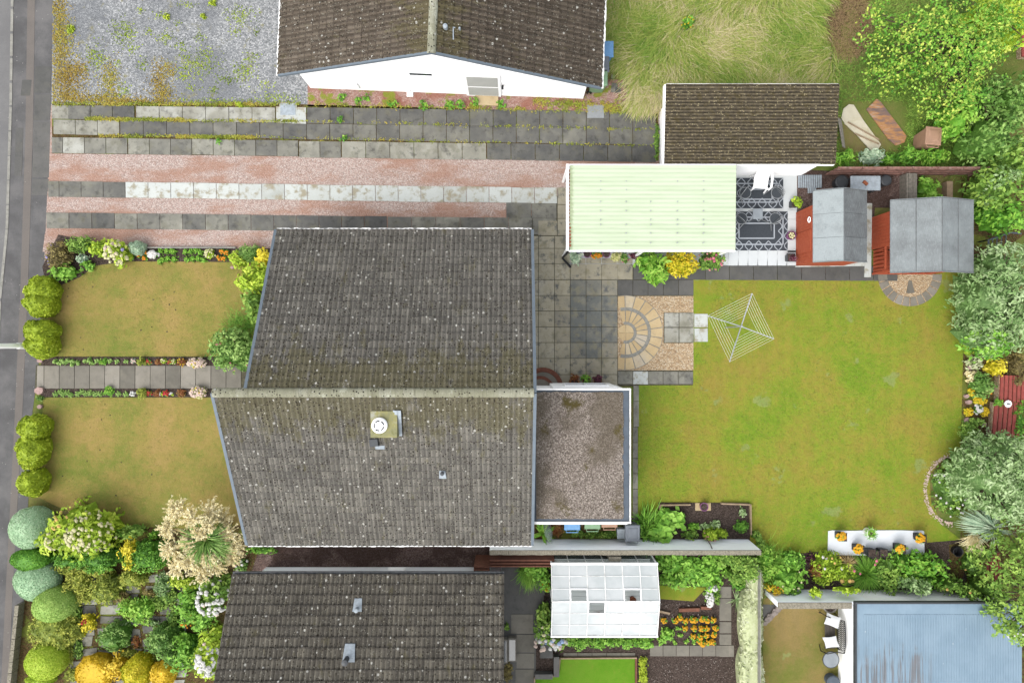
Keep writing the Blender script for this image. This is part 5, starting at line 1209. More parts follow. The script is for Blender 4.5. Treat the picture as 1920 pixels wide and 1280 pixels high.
tag(mb.build('board_stack', M['wood_grey'], base=P(1572, 250)), 'small stack of grey boards leaning at the right wall of the garage', 'timber')
# discarded boards on the rough ground
def board(label, pts, z, mat, name='old_board'):
    m = MB(); m.prism(px(pts), .03, z); t = tag(m.build(name, M[mat], base=P(*np.mean(pts, 0))), label, 'board'); return t
M['board_white'] = plain('faded_cream_board', '#efe6cc', .9, .08, 3, dirt='#d0c69c')
n = N('rust_stained_board', .9, .15); f = n.noise(1.2, 4, .7, n.map((1, 4, 1), (0, 0, .9))); M['board_rust'] = n.fin(n.ramp(n.step(f, .32, .7), ['#857470', '#a38474', '#cf9660', '#c8b09c']))
bb = board('faded cream board lying on the rough grass near the garage', [(1576,222),(1580,205),(1590,197),(1599,198),(1617,227),(1650,272),(1646,279),(1631,283),(1605,254),(1583,234)], .08, 'board_white')
for (p, q_) in (((1590,229),(1648,262)), ((1602,250),(1648,270))): m = MB(); a, b = P(*p, .1), P(*q_, .1); bar(m, (a[0], a[1], .1), (b[0], b[1], .1), .05, .04); tag(m.build('batten', M['wood_raw'], bb), None)
board('rust-stained brown board beside the cream board', [(1642,187),(1648,190),(1672,222),(1698,256),(1694,268),(1678,274),(1664,262),(1623,206)], .07, 'board_rust')
# ================================================================ BENCH, TABLES, TUB on the neighbour lawn
t = thing('garden_bench', 'dark slatted garden bench with lattice back against the white outbuilding wall', 'bench', P(1560, 1184))
x0, y1, _ = P(1547, 1158, .45); x1, y0, _ = P(1568, 1215, .45)
for k in range(8): pass
m = MB()
for k in range(7): m.bx(x0+k*.058, y0, .42, x0+k*.058+.045, y1, .45, rnd.random())
subb(m, 'seat', 'wood_grey_dark', t) if 'wood_grey_dark' in M else None
if 'wood_grey_dark' not in M: M['wood_grey_dark'] = plain('dark_stained_slats', '#5e5850', .8, .15, 9); subb(m, 'seat', 'wood_grey_dark', t)
m = MB(); xb = x0+.44; n = 12
pts = [(xb+.05, y0-.02), (xb+.14+.05*0, y0-.02)]
def bk(f): return (xb+.02, y0+(y1-y0)*f, .45), (xb+.14, y0-.03+(y1-y0+.06)*f, .80+.08*math.sin(PI*f))
m.tube([bk(f)[1] for f in np.linspace(0, 1, 12)], .02, 6); m.tube([bk(f)[0] for f in (0, .5, 1)], .016, 6)
for i in range(16): a, b = bk(i/16)[0], bk((i+1.5)/16 if i < 15 else 1)[1]; m.tube([a, b], .011, 4); a, b = bk((i+1)/16)[0], bk(max(0, (i-.5)/16))[1]; m.tube([a, b], .011, 4)
subb(m, 'backrest', 'black', t)
for y in (y0-.03, y1+.03): m = MB(); m.tube([(xb+.12, y, .8), (xb-.1, y, .68), (x0, y+(.1 if y > y0+.5 else -.1), .62), (x0-.1, y+(.12 if y > y0+.5 else -.12), .3), (x0-.02, y, 0)], .02, 6); m.tube([(xb+.08, y, .5), (xb+.12, y, 0)], .02, 6); subb(m, 'end_frame', 'black', t)
for (a_, b_, r_, lb) in [(1560, 1162, -.25, 'white square cushion at the upper end of the garden bench'), (1557, 1202, .35, 'white square cushion at the lower end of the garden bench')]:
    x, y, _ = P(a_, b_, .6); m = MB(); V = []
    for j in range(9):
        for i in range(9):
            u, v = i/4-1, j/4-1; pn = 1+.07*(abs(u)**3+abs(v)**3)*abs(u*v); uu_, vv_ = u*.2*pn, v*.2*pn
            V.append((x+uu_*math.cos(r_)-vv_*math.sin(r_), y+uu_*math.sin(r_)+vv_*math.cos(r_), .53+.07*(1-u**4)*(1-v**4)+.12*(u+1)))
    m.grid(V, 9, 9); V2 = [(a, b, 2*(.53+.12*((i % 9)/4))-c+.0) for i, (a, b, c) in enumerate(V)]; m.grid(V2, 9, 9)
    tag(m.build('cushion', M['cushion'], base=(x, y, .5), smooth=True), lb, 'cushion', 'cushions on the garden bench')
a = P(1558, 1236, .5); t = thing('round_table', 'round glass-topped garden table with dark rim near the bench', 'table', (a[0], a[1], 0)); m = MB(); m.lathe(a[0], a[1], [(.30, .5), (.30, .512), (.001, .513)], 24); subb(m, 'tabletop', 'clear', t); m = MB(); m.tube([(a[0]+.31*math.cos(q_), a[1]+.31*math.sin(q_), .505) for q_ in np.linspace(0, 2*PI, 28)], .018, 6); subb(m, 'rim', 'darkgrey', t)
for k in range(3): m = MB(); q_ = k*2.1; m.tube([(a[0]+.28*math.cos(q_), a[1]+.28*math.sin(q_), .49), (a[0]+.1*math.cos(q_), a[1]+.1*math.sin(q_), .25), (a[0]+.26*math.cos(q_), a[1]+.26*math.sin(q_), 0)], .014, 6); subb(m, 'leg', 'darkgrey', t)
pot('round grey-brown barrel tub in the corner above the garden bench', *P(1557, 1135, .4)[:2], .28, .4, 'wood_grey', name='barrel_tub')
a = P(1564, 1280, .4); m = MB(); m.lathe(a[0], a[1], [(.22, 0), (.26, .35), (.22, .38), (.001, .4)], 16); tag(m.build('covered_planter', M['verge_dark'], base=(a[0], a[1], 0)), 'dark blue covered pot at the bottom edge beside the outbuilding', 'pot')
# ================================================================ PLANTERS ON THE WHITE SLAB
for (a_, b_, lb) in [(1571, 1001, 'black square planter of yellow pansies at the upper left of the white slab'), (1603, 1024, 'black square planter of yellow pansies second from the left on the white slab'), (1680, 1023, 'black square planter of yellow pansies right of the empty black planters'), (1718, 1004, 'black square planter of yellow pansies at the right end of the white slab')]:
    x, y, _ = P(a_, b_, .1); t = pot(lb, x, y, .17, .42, 'black', .06, name='square_planter', group='planters with yellow flowers on the white slab', sq=True)
    m = MB(); s_ = (a_+7, b_+5, 9, 9, .5, .16); crown(m, [s_], leaf=.04, clump=.1, core=.5); subb(m, 'leaves', 'l_green', t); m = MB(); petals(m, fpts(s_, 24, .02), .06); subb(m, 'flowers', 'f_amber', t)
for (a_, b_, h, lb) in [(1629, 1033, .35, 'leftmost empty black square planter on the white slab'), (1637, 1037, .3, 'empty black square planter in front of the leftmost one'), (1651, 1033, .35, 'empty black square planter third from the left'), (1660, 1038, .3, 'empty black square planter nearest the green shrub')]:
    pot(lb, *P(a_, b_, .2)[:2], .17, h, 'black', .06, name='square_planter', group='empty black planters on the white slab', sq=True)
x, y, _ = P(1633, 999, .4); t = pot('pale round pot of feathery green foliage at the top edge of the white slab', x, y, .18, .4, 'white_wood', .06)
m = MB(); blades(m, x, y, .4, 160, .32, .012, 1.2, .6, .7, .08); subb(m, 'leaves', 'l_green', t)
# purple and other pots
x, y, _ = P(1321, 950); t = thing('stone_slab', 'square stone slab in the soil bed, under the magenta pot', 'slab', (x, y, 0)); m = MB(); a, b = P(1303, 956), P(1332, 942); m.bx(a[0], a[1], .0, b[0], b[1], .06); subb(m, 'slab', 'slab_sand', t)
pot('magenta-rimmed pot on the square slab in the dark soil bed', *P(1320, 949.5, .3)[:2], .16, .28, 'purple_pot', .06)
for (a_, b_, lb) in [(1101, 476, 'purple pot below the carport edge, left of the orange flowers'), (1137, 476, 'purple pot below the carport edge, right of the orange flowers')]: pot(lb, *P(a_, b_, .3)[:2], .15, .3, 'purple_pot', .04, group='purple pots below the carport')
x, y, _ = P(1485, 441, .35); t = pot('purple bowl with pale yellow flowers beside the lower rug', x, y, .17, .3, 'purple_pot', .03); m = MB(); petals(m, [(x+.09*math.cos(q_), y+.09*math.sin(q_), .34) for q_ in range(7)]+[(x, y, .36)], .05); subb(m, 'flowers', 'f_cream', t)
x, y, _ = P(1480, 484, .2); t = pot('dark square planter of purple leaves at the corner of the small shed', x, y, .17, .3, 'darkgrey', .05, sq=True, name='square_planter'); m = MB(); crown(m, [(1488, 483, 7, 7, .3, .25)], leaf=.05, clump=.08, core=0); subb(m, 'leaves', 'l_purple', t)
x, y, _ = P(1488, 383, .2); t = pot('dark square planter of lime green leaves beside the small shed', x, y, .17, .3, 'darkgrey', .02, sq=True, name='square_planter'); m = MB(); crown(m, [(1495, 379, 11, 11, .3, .3)], leaf=.07, clump=.12, core=.5); subb(m, 'leaves', 'l_yg', t)
x, y, _ = P(1797, 1034, .3); t = thing('bucket', 'round black bucket on the brown paving at the end of the lawn', 'bucket', (x, y, 0)); m = MB(); m.lathe(x, y, [(.14, .03), (.19, .3), (.2, .3), (.19, .31), (.17, .3), (.13, .06), (.001, .05)], 20); subb(m, 'body', 'black', t); m = MB(); m.tube([(x+.19*math.cos(q_), y+.19*math.sin(q_)*.3+.17, .3) for q_ in np.linspace(0, PI, 9)], .006, 4); subb(m, 'handle', 'black', t)
# red timber decks under the trees
def deck(label, pts, n, rib=True, z=.35):
    t = thing('timber_deck', label, 'deck', P(*np.mean(pts, 0))); m = MB(); (xa, ya), (xb, yb), (xc, yc), (xd, yd) = pts; g = MB()
    g.prism(px(pts), .02, z-.06); subb(g, 'base', 'gravel_beige', t)
    for i in range(n):
        f0, f1 = (i+.12)/n, (i+.82)/n
        q_ = [(xa+(xb-xa)*f0, ya+(yb-ya)*f0), (xa+(xb-xa)*f1, ya+(yb-ya)*f1), (xd+(xc-xd)*f1, yd+(yc-yd)*f1), (xd+(xc-xd)*f0, yd+(yc-yd)*f0)]
        m.prism(px(q_), z-.06, z, rnd.random())
    subb(m, 'boards', 'deckred', t); return t
M['deckred'] = plain('faded_red_deck_stain', '#b0564c', .85, .15, 6)
deck('upper red striped timber deck under the grey-leaved shrubs', [(1864,702),(1911,704),(1909,752),(1862,752)], 6)
deck('lower red striped timber deck joined below the upper one', [(1855,753),(1908,753),(1902,818),(1850,814)], 6, z=.30)
deck('narrow red timber deck under the trees near the black bucket', [(1838,1040),(1868,1032),(1872,1090),(1842,1110)], 4, z=.25)
deck('thin red boards beyond the tree in the top right corner', [(1905,60),(1935,60),(1935,112),(1905,112)], 4, z=.3)
x, y, _ = P(1891, 757, .5); t = thing('bird_ornament', 'small white dish ornament on the red deck', 'ornament', (x, y, .3)); m = MB(); m.lathe(x, y, [(.05, .3), (.05, .4), (.13, .46), (.14, .48), (.1, .46), (.001, .43)], 18); subb(m, 'dish', 'white', t); m = MB(); m.tube([(x, y, .43), (x+.02, y, .5), (x+.07, y+.01, .53)], [.03, .025, .01], 8); subb(m, 'bird', 'darkgrey', t)
mb = MB()
for k in range(6): a, b = P(1853+9*k, 452-1.8*k, .6), P(1862+9*k, 448-1.6*k, .6); bar(mb, a, b, .05, .04)
t = thing('metal_trailer', 'dark blue metal frame half hidden under the grey-leaved tree', 'frame', P(1880, 460)); m = MB(); a, b, c_, d_ = P(1853,450,.6), P(1895,436,.6), P(1915,438,.6), P(1858,478,.6)
for p, q_ in ((a, b), (b, c_), (a, d_)): m.tube([p, q_], .03, 6); m.tube([(p[0], p[1], 0), p], .025, 6)
for k in range(5): p = V3(*a)+(V3(*b)-V3(*a))*k/5; m.tube([p, p+[0, -.6, -.05]], .018, 5)
subb(m, 'frame', 'verge_dark', t)
# raised-bed edging boards, stones
def edge(label, pts, z=.16, w_=.05, mat='wood_raw', name='edging_board'):
    m = MB()
    for p, q_ in zip(pts, pts[1:]): a, b = P(*p), P(*q_); bar(m, (a[0], a[1], z/2+.02), (b[0], b[1], z/2+.02), w_, z)
    c_ = P(*np.mean(pts, 0)); return tag(m.build(name, M[mat], base=(c_[0], c_[1], 0)), label, 'edging')
edge('timber edging at the upper left corner of the dark soil bed', [(1236,975),(1236,945),(1293,944)]); edge('timber edging at the upper right corner of the dark soil bed', [(1350,942),(1405,944),(1406,1000)])
edge('pale edging strip between the pink gravel and the north flower bed', [(272,465),(444,465)], .12, .05, 'kerb'); edge('thin timber edging around the small bright lawn', [(1003,1300),(1002,1267),(1046,1263),(1050,1231),(1193,1230)], .12, .05)
edge('timber edging between the small lawn and the clipped strip', [(1192,1231),(1192,1300)], .1, .07, 'wood_brown'); edge('loose timber plank across the vegetable bed', [(1222,1141),(1255,1148)], .08, .08, 'wood_raw')
edge('pair of brown sleepers above the marigold bed', [(1272,1141),(1310,1140)], .12, .13, 'wood_brown'); edge('short brown sleeper right of the pair', [(1313,1137),(1332,1137)], .12, .12, 'wood_brown')
mb = MB()
for (x0, y0, x1, y1) in [(1012,1192,1036,1226)]: cell(x0, y0, x1, y1, .3, mb, .35)
for (x0, y0, x1, y1) in [(1037,1224,1048,1262),(1002,1256,1036,1266)]: cell(x0, y0, x1, y1, .6, mb, .3)
tag(mb.build('stone_steps', M['slab_dark'], base=P(1025, 1230)), 'dark stepped stone blocks at the left corner of the small bright lawn', 'steps')
for (xx, yy, s_, lb) in [(1811,742,9,'pink stone in the border near the dark green shrub'),(1815,753,11,'flat pink stone below the yellow border flowers'),(1819,688,12,'reddish stone among the cream border flowers'),(1813,788,13,'large pink stone below the yellow flowers'),(1844,795,11,'pink slab beside the lower red deck'),(76,732,18,'pale pink stone block at the path entrance'),(76,676,11,'small pale stone by the upper path bed'),(76,762,11,'pinkish white stone at the corner of the lower front lawn'),(437,502,7,'small pale stone at the edge of the upper front lawn')]:
    a = P(xx, yy, .05); m = MB(); k = s_/48
    m.prism([(a[0]+k*.5*math.cos(j*.9)*rnd.uniform(.8,1.15), a[1]+k*.42*math.sin(j*.9)*rnd.uniform(.8,1.15)) for j in range(7)], 0, .1+rnd.uniform(0,.05)); tag(m.build('stone', M['stone_pink'], base=(a[0], a[1], 0)), lb, 'stone')
m = MB()
for k in range(14): f = k/13; a = P(1433+32*f, 1166-34*f, .05); s_ = rnd.uniform(.09,.15); m.prism([(a[0]+s_*math.cos(j*1.05)*rnd.uniform(.8,1.1), a[1]+s_*math.sin(j*1.05)*rnd.uniform(.8,1.1)) for j in range(6)], 0, .1+rnd.uniform(0,.06))
tag(m.build('rockery_edge', M['stone'], base=P(1450, 1150)), 'row of small pale rocks around the concrete corner of the brown lawn', 'rocks')
m = MB()
for k in range(420):
    q_ = rnd.uniform(PI*.5, PI*1.5); r_ = 1.03+abs(rnd.gauss(0, .07)); a = P(1785+47*r_*math.cos(q_), 918-58*r_*math.sin(q_)); s_ = rnd.uniform(.01,.026); m.prism([(a[0]+s_*math.cos(j*1.26), a[1]+s_*math.sin(j*1.26)) for j in range(5)], .02, .03+s_, rnd.random())
tag(m.build('fallen_petals', M['f_blush'], base=P(1750, 918)), kind='stuff')
# ================================================================ PLANTS, front garden
pl = plant
def rs_(): return rnd.uniform(.8, 1.2)
pl('shrub', 'reddish green loose shrub at the pavement corner of the upper front lawn', 'shrub', [(107,478,24,30,0,.8)], 'brownveg', leaf=.05, clump=.14, fl=[('lilac', 6, .04)])
pl('shrub', 'brownish green shrub at the top of the corner bed, on the pink gravel edge', 'shrub', [(150,458,28,17,0,.9)], 'mid', leaf=.05, clump=.14)
pl('shrub', 'yellow-green leafy shrub left of the hydrangea', 'shrub', [(182,466,18,20,0,.7)], 'yg', leaf=.07, clump=.14)
pl('shrub', 'bright green low shrub at the lawn side of the corner bed', 'shrub', [(118,509,27,18,0,.7)], 'green', leaf=.09, clump=.16, t0=.75)
pl('shrub', 'small grey-leaved mound in the middle of the corner bed', 'shrub', [(152,484,12,9,0,.4)], 'silver', leaf=.05, clump=.1)
pl('shrub', 'small green tuft between the bright shrub and the lawn edging', 'shrub', [(163,498,13,11,0,.4)], 'green', leaf=.06, clump=.1, t0=.6)
pl('hydrangea', 'yellow-green hydrangea with cream heads, left end of the north flower bed', 'hydrangea', [(218,474,25,25,0,1.0)], 'yg', leaf=.09, clump=.2, t0=.6, fl=[('cream', 34, .07), ('blush', 5, .08), ('lilac', 1, .1)])
pl('shrub', 'round silvery green dome between the hydrangea and the flower bed', 'shrub', [(257,465,16,15,0,.6)], 'silver', kind='clipped', leaf=.035, lump=.12)
pl('candytuft', 'patch of pure white flowers in the north flower bed', 'flowers', [(287,477,11,7,0,.2)], 'green', leaf=.04, clump=.08, fl=[('white', 60, .05)])
for i, (x, y) in enumerate([(301,471),(313,470),(322,470),(326,471),(305,486),(315,485),(327,486),(300,490),(348,472),(357,472),(368,470),(375,474),(350,486),(362,485),(372,484),(381,487)]):
    if i == 0:
        bd = plant('bedding_plant', 'first small bright green bedding plant, counted row by row in the north flower bed', 'plant', [(x,y,7,7,0,.16)], 'bright', leaf=.05, clump=.06, core=.5, group='green bedding plants in the north flower bed', stem=False, t0=.5)
    else: copy_tree(bd, (*P(x, y, .1)[:2], 0), rnd.random()*6, ORD[i]+' small bright green bedding plant, counted row by row in the north flower bed')
for i, (x, y) in enumerate([(248,482),(262,479),(271,474),(272,484),(417,471),(425,473),(410,483),(420,484)]):
    lb = 'orange marigold, '+ORD[i]+' from the left in the north flower bed'
    if (x, y) == (248,482): mg = plant('marigold', lb, 'flowers', [(x,y,5,5,0,.15)], 'green', leaf=.04, clump=.05, core=.5, stem=False, fl=[('orange', 8, .045)], group='orange marigolds in the north flower bed')
    else: copy_tree(mg, (*P(x, y, .1)[:2], 0), rnd.random()*6, lb)
pl('shrub', 'cream-flecked small plant right of the green bedding plants', 'plant', [(393,476,11,10,0,.25)], 'yg', leaf=.05, clump=.08, fl=[('cream', 26, .035)])
pl('shrub', 'yellow-green shrub at the right end of the north flower bed', 'shrub', [(445,487,18,17,0,.7)], 'yg', leaf=.07, clump=.15)
pl('shrub', 'dark grey-green fine-leaved shrub in the corner by the house', 'shrub', [(466,473,20,18,0,.8)], 'dark', leaf=.035, clump=.16, t0=.55)
pl('shrub', 'golden yellow shrub touching the house roof edge', 'shrub', [(492,482,15,18,0,.9)], 'yellow', leaf=.06, clump=.16, t0=.7)
pl('shrub', 'large light green shrub along the house, below the golden shrub', 'shrub', [(477,520,28,34,0,1.1),(462,530,22,22,0,.9)], 'yg', leaf=.08, clump=.2, t0=.5)
pl('shrub', 'lower half of the long green shrub, narrowing towards the fine grass', 'shrub', [(471,566,22,30,0,1.0),(478,592,12,18,0,.8)], 'mid', leaf=.08, clump=.18, t0=.65)
x, y, _ = P(458, 612); m = MB(); blades(m, x+rs.normal(size=420)*.35, y+rs.normal(size=420)*.25, .02, 420, .7, .006, .8, .5, .4); tag(m.build('fine_grass', M['l_green'], base=(x, y, 0)), 'tuft of fine grassy foliage above the big round shrub', 'grass')
pl('round_shrub', 'large round dark green shrub at the house end of the upper front lawn', 'shrub', [(431,655,46,43,0,1.5)], 'dark', leaf=.07, clump=.2, rough=.1, t0=.6, dens=1.2, fl=[('rose', 8, .03)])
def limeh(label, shapes): return pl('lime_hedge', label, 'hedge', shapes, 'lime', kind='clipped', leaf=.06, lump=.12, t0=.62, tvar=.2, dens=1.2, sq=2.8)
limeh('upper rounded lime green hedge at the pavement above the lamp post', [(80,543,29,27,0,1.0),(78,570,29,27,0,1.0)])
limeh('rounded lime green hedge at the pavement touching the lamp post', [(77,622,30,26,0,1.0),(79,645,27,30,0,1.0)])
limeh('tall twin-lobed lime green hedge beside the lower front lawn', [(65,803,27,30,0,.95),(62,845,27,36,0,1.0)])
limeh('small round lime green hedge at the bottom of the lower front lawn', [(62,904,25,28,0,1.0)])
# beds each side of the path
first = {}
cnt = {}
def bedding(key, x, y, r, h, leaf, label, group, fl=None, lf=.04, t0=.5):
    cnt[key] = cnt.get(key, 0)+1; k_ = ORD[cnt[key]-1] if cnt[key] <= 16 else None
    if '%s' in label: label = label % k_
    if key not in first: first[key] = (plant('bedding_plant', label, 'plant', [(x,y,r,r*.9,0,h)], leaf, leaf=lf, clump=.06, core=.6, stem=False, group=group, fl=fl, t0=t0))
    else: copy_tree(first[key], (*P(x, y, h*.6)[:2], 0), rnd.random()*6, label)
gu, gl_ = 'green plants in the bed above the path', 'green plants in the bed below the path'
for x, y in [(104,677),(110,680),(116,675),(122,680),(128,677),(135,676),(136,682),(146,679),(161,677),(168,674),(172,681),(180,677),(205,677),(218,678),(235,677)]: bedding('gu', x, y, 6, .14, 'dark', '%s small dark green plant from the pavement in the bed above the path', gu, t0=.8)
for x, y in [(104,738),(112,735),(118,738),(126,736),(132,739),(145,737),(152,736),(160,739),(170,737),(178,740),(188,738),(222,737),(236,738)]: bedding('gl', x, y, 6, .14, 'dark', '%s small dark green plant from the pavement in the bed below the path', gl_, t0=.8)
for nm, x, y, r, h, lf, lb, fl in [
    ('plant',193,678,8,.22,'bright','bright green plant near the middle of the upper path bed',None),('plant',203,734,11,.25,'bright','bright green spreading plant in the lower path bed',None),
    ('dwarf_conifer',263,678,9,.35,'olive','round olive dwarf conifer in the upper path bed',None),('dwarf_conifer',264,737,11,.4,'olive','round olive dwarf conifer in the lower path bed',None),
    ('heuchera',295,678,7,.2,'rust','rusty brown plant in the upper path bed',None),('heuchera',294,737,8,.22,'rust','smaller rusty brown plant in the lower path bed',None),('heuchera',339,736,9,.25,'rust','larger rusty brown plant near the house in the lower path bed',None),('heuchera',340,679,9,.25,'rust','rusty brown plant with yellow flowers in the upper path bed',('yellow',8,.03)),
    ('begonia',279,678,5,.15,'green','red flowering plant in the upper path bed, left of the rusty plant',('red',10,.035)),('begonia',280,737,5,.15,'green','left red flowering plant in the lower path bed',('red',14,.04)),('begonia',311,737,6,.15,'green','right red flowering plant in the lower path bed',('red',16,.04)),('begonia',318,678,5,.15,'green','small red flowering plant near the house in the upper path bed',('red',9,.03)),
    ('alyssum',250,676,5,.12,'silver','pale pink flowering tuft left of the upper dwarf conifer',('blush',10,.04)),('alyssum',249,738,5,.12,'silver','white flowering tuft left of the lower dwarf conifer',('white',12,.045)),('plant',306,676,6,.15,'yg','cream and green small plant right of the upper rusty plant',('cream',9,.03)),('plant',326,678,5,.15,'yg','cream and green tiny plant in the upper path bed',('cream',9,.03)),('plant',303,738,4,.1,'yg','tiny white-flowered plant between the two red ones',('white',7,.03)),('plant',322,738,4,.1,'yg','tiny white-flowered plant right of the right red one',('white',7,.03)),
    ('plant',403,736,8,.2,'yg','yellow-green tuft at the house end of the lower path bed',None)]:
    pl(nm, lb, 'plant', [(x,y,r,r*.95,0,h)], lf, leaf=.035, clump=.07, core=.7, stem=False, fl=[fl] if fl else None)
pl('astilbe', 'pink and cream flowering plant at the house end of the upper path bed', 'plant', [(368,680,19,10,0,.35)], 'cream', leaf=.04, clump=.1, fl=[('blush', 50, .05), ('yellow', 8, .04)])
pl('astilbe', 'pink and cream flowering plant at the house end of the lower path bed', 'plant', [(371,735,17,11,0,.35)], 'cream', leaf=.04, clump=.1, fl=[('blush', 46, .05), ('yellow', 8, .04)])
pl('plant', 'dark green small plant between pale stones at the path corner', 'plant', [(73,747,7,6,0,.2)], 'dark', leaf=.04, clump=.07, stem=False)
# ================================================================ bottom-left garden
def dome(label, shapes, lf, **k):
    kw = dict(kind='clipped', leaf=.03, lump=.02, tvar=.08, dens=1.0, t0=.6); kw.update(k); return pl('topiary_dome', label, 'topiary', shapes, lf, **kw)
dome('big smooth blue-green topiary dome at the top of the shrub garden', [(56,990,41,44,0,1.15)], 'bluegreen', t0=.55)
dome('second blue-green topiary dome below the bright green hedge', [(67,1088,45,42,0,1.0)], 'bluegreen', t0=.45)
dome('smooth mid-green topiary dome beside the second blue-green one', [(100,1133,41,36,0,1.25)], 'topi', t0=.45)
dome('smooth lime-tinted topiary dome at the bottom left corner', [(85,1240,41,38,0,1.1)], 'yg', t0=.72)
pl('clipped_hedge', 'low bright green clipped hedge between the two blue-green domes', 'hedge', [(62,1046,38,22,0,1.0)], 'bright', kind='clipped', leaf=.035, lump=.04, sq=3.5, t0=.3)
pl('clipped_hedge', 'broad olive clipped shrub between the mid-green and lime domes', 'hedge', [(96,1185,50,46,0,.8)], 'olive', leaf=.045, clump=.13, core=.84, rough=.5, t0=.5, tvar=.3)
pl('clipped_hedge', 'yellow-green low growth at the bottom left corner below the lime dome', 'hedge', [(75,1275,30,14,0,.6)], 'yg', kind='clipped', leaf=.04, lump=.08)
pl('flowering_shrub', 'big yellow-green shrub with cream flower clusters beside the top dome', 'shrub', [(133,985,48,42,0,1.7),(175,1000,44,40,0,1.7),(110,1015,42,34,0,1.5),(165,1025,38,28,0,1.5)], 'yg', leaf=.10, clump=.22, t0=.5, rough=.5, fl=[('cream', 120, .06, (165,1000,48,42,.1,1.72)), ('cream', 40, .06, (112,1008,22,24,.1,1.6)), ('apricot', 16, .06, (125,975,26,20,.1,1.7))])
pl('shrub', 'small yellow-green shrub under the lower front lawn edge', 'shrub', [(248,997,24,14,0,.7)], 'mid', leaf=.07, clump=.15, t0=.65)
pl('shrub', 'tiny bright green shrub left of the pampas plant', 'shrub', [(227,1000,9,9,0,.5)], 'bright', leaf=.06, clump=.1)
pl('shrub', 'little bright green shrub touching the pampas plant', 'shrub', [(287,1002,9,8,0,.5)], 'bright', leaf=.06, clump=.1)
def cut(label, shapes, lf='mid', **k):
    kw = dict(leaf=.045, clump=.12, rough=.35, core=.84, dens=.95, tvar=.2, t0=.52); kw.update(k); return pl('clipped_shrub', label, 'shrub', shapes, lf, **kw)
cut('dark green clipped hedge mass below the cream-flowered shrub', [(185,1048,38,28,0,1.1),(130,1050,34,18,0,1.0)], 'green', t0=.3)
cut('dark green clipped mound tipped with yellow, left of the pampas plant', [(272,1044,46,30,0,1.2)], 'green', t0=.4)
pl('golden_shoots', 'yellow leafy band on the left side of the dark clipped mound', 'shrub', [(240,1040,14,30,.5,.85)], 'yellow', leaf=.06, clump=.14, t0=.6, stem=False)
cut('round olive-brown clipped mound in the middle of the shrub garden', [(196,1107,29,31,0,.95)], 'olive', t0=.35)
cut('wide olive mound below the dark yellow-tipped mound', [(245,1086,28,19,0,.8)], 'olive', t0=.55)
pl('shrub', 'mottled yellow-olive shrub left of the round olive mound', 'shrub', [(144,1092,26,30,0,.7),(158,1120,16,18,0,.5)], 'olive', leaf=.05, clump=.13, t0=.7, rough=.5)
pl('ground_cover', 'mixed low green and olive growth spilling over the paving left of the heart-shaped shrub', 'plant', [(128,1225,12,26,0,.25),(135,1265,14,14,0,.25)], 'olive', leaf=.045, clump=.09, t0=.6)
pl('ground_cover', 'low silvery green creeping plant between the lime shrub and the dark ball', 'plant', [(225,1172,20,8,0,.2),(285,1168,16,8,0,.2)], 'grey', leaf=.04, clump=.08, t0=.5)
pl('shrub', 'yellow-green shrub below the pampas plumes beside the upper white hydrangea', 'shrub', [(352,1095,24,14,0,.7),(330,1088,14,14,0,.6)], 'yg', leaf=.06, clump=.13, t0=.5)
pl('heather', 'brownish heather patch above the crazy paving, between the olive mounds', 'shrub', [(225,1120,18,12,0,.35),(280,1112,14,10,0,.3)], 'brownveg', leaf=.045, clump=.1, t0=.6)
pl('shrub', 'low olive growth under the upper blue-green dome and cream-flowered shrub', 'shrub', [(118,1066,22,14,0,.6),(148,1068,24,12,0,.5),(190,1073,26,10,0,.5)], 'olive', leaf=.05, clump=.12, t0=.6)
pl('shrub', 'yellow-green creeping plant left of the heart-shaped shrub', 'shrub', [(140,1150,12,20,0,.3),(146,1215,9,22,0,.25)], 'mid', leaf=.045, clump=.09, t0=.55)
pl('shrub', 'rusty dry plant on the crazy paving between the two dark balls', 'plant', [(255,1203,9,14,0,.2)], 'rust', leaf=.045, clump=.08, t0=.6)
pl('shrub', 'loose green shrub filling the gap below the feathery plant', 'shrub', [(322,1160,14,26,0,.45),(318,1120,16,16,0,.4)], 'mid', leaf=.05, clump=.11, t0=.6)
pl('shrub', 'low yellow edging growth between the golden shrubs and the paving', 'plant', [(240,1224,20,8,0,.3),(285,1236,12,8,0,.3)], 'olive', leaf=.045, clump=.08, t0=.6)
pl('shrub', 'bright lime shrub in the middle of the crazy paving', 'shrub', [(262,1146,28,28,0,.8),(236,1142,22,20,0,.5)], 'bright', leaf=.07, clump=.14, t0=.7)
pl('shrub', 'blue-green feathery plant below the pampas plant', 'shrub', [(305,1096,20,24,0,.6)], 'grey', leaf=.05, clump=.13, t0=.45)
pl('shrub', 'loose yellow-green trailing plant right of the lime shrub', 'shrub', [(300,1128,18,18,0,.3)], 'mid', leaf=.05, clump=.1, t0=.7)
pl('shrub', 'small yellow heart-shaped shrub with red flowers', 'shrub', [(164,1168,16,20,0,.45)], 'yellow', leaf=.06, clump=.12, t0=.6, fl=[('red', 9, .05, (161,1165,5,6,0,.5))])
pl('shrub', 'tiny olive plant below the yellow heart-shaped shrub', 'shrub', [(151,1190,10,9,0,.3)], 'olive', leaf=.04, clump=.08, t0=.8)
cut('round dull green clipped ball above the golden shrubs', [(209,1197,29,28,0,.95)], 'dark', t0=.55, leaf=.055)
cut('teardrop-shaped dark green clipped shrub right of the round ball', [(304,1203,33,33,0,1.1),(322,1225,18,22,0,1.0)], 'dark', t0=.45)
pl('golden_shrub', 'square-cut golden shrub at the bottom edge', 'shrub', [(182,1258,36,36,0,.8)], 'gold', kind='clipped', leaf=.045, lump=.06, sq=5, t0=.6)
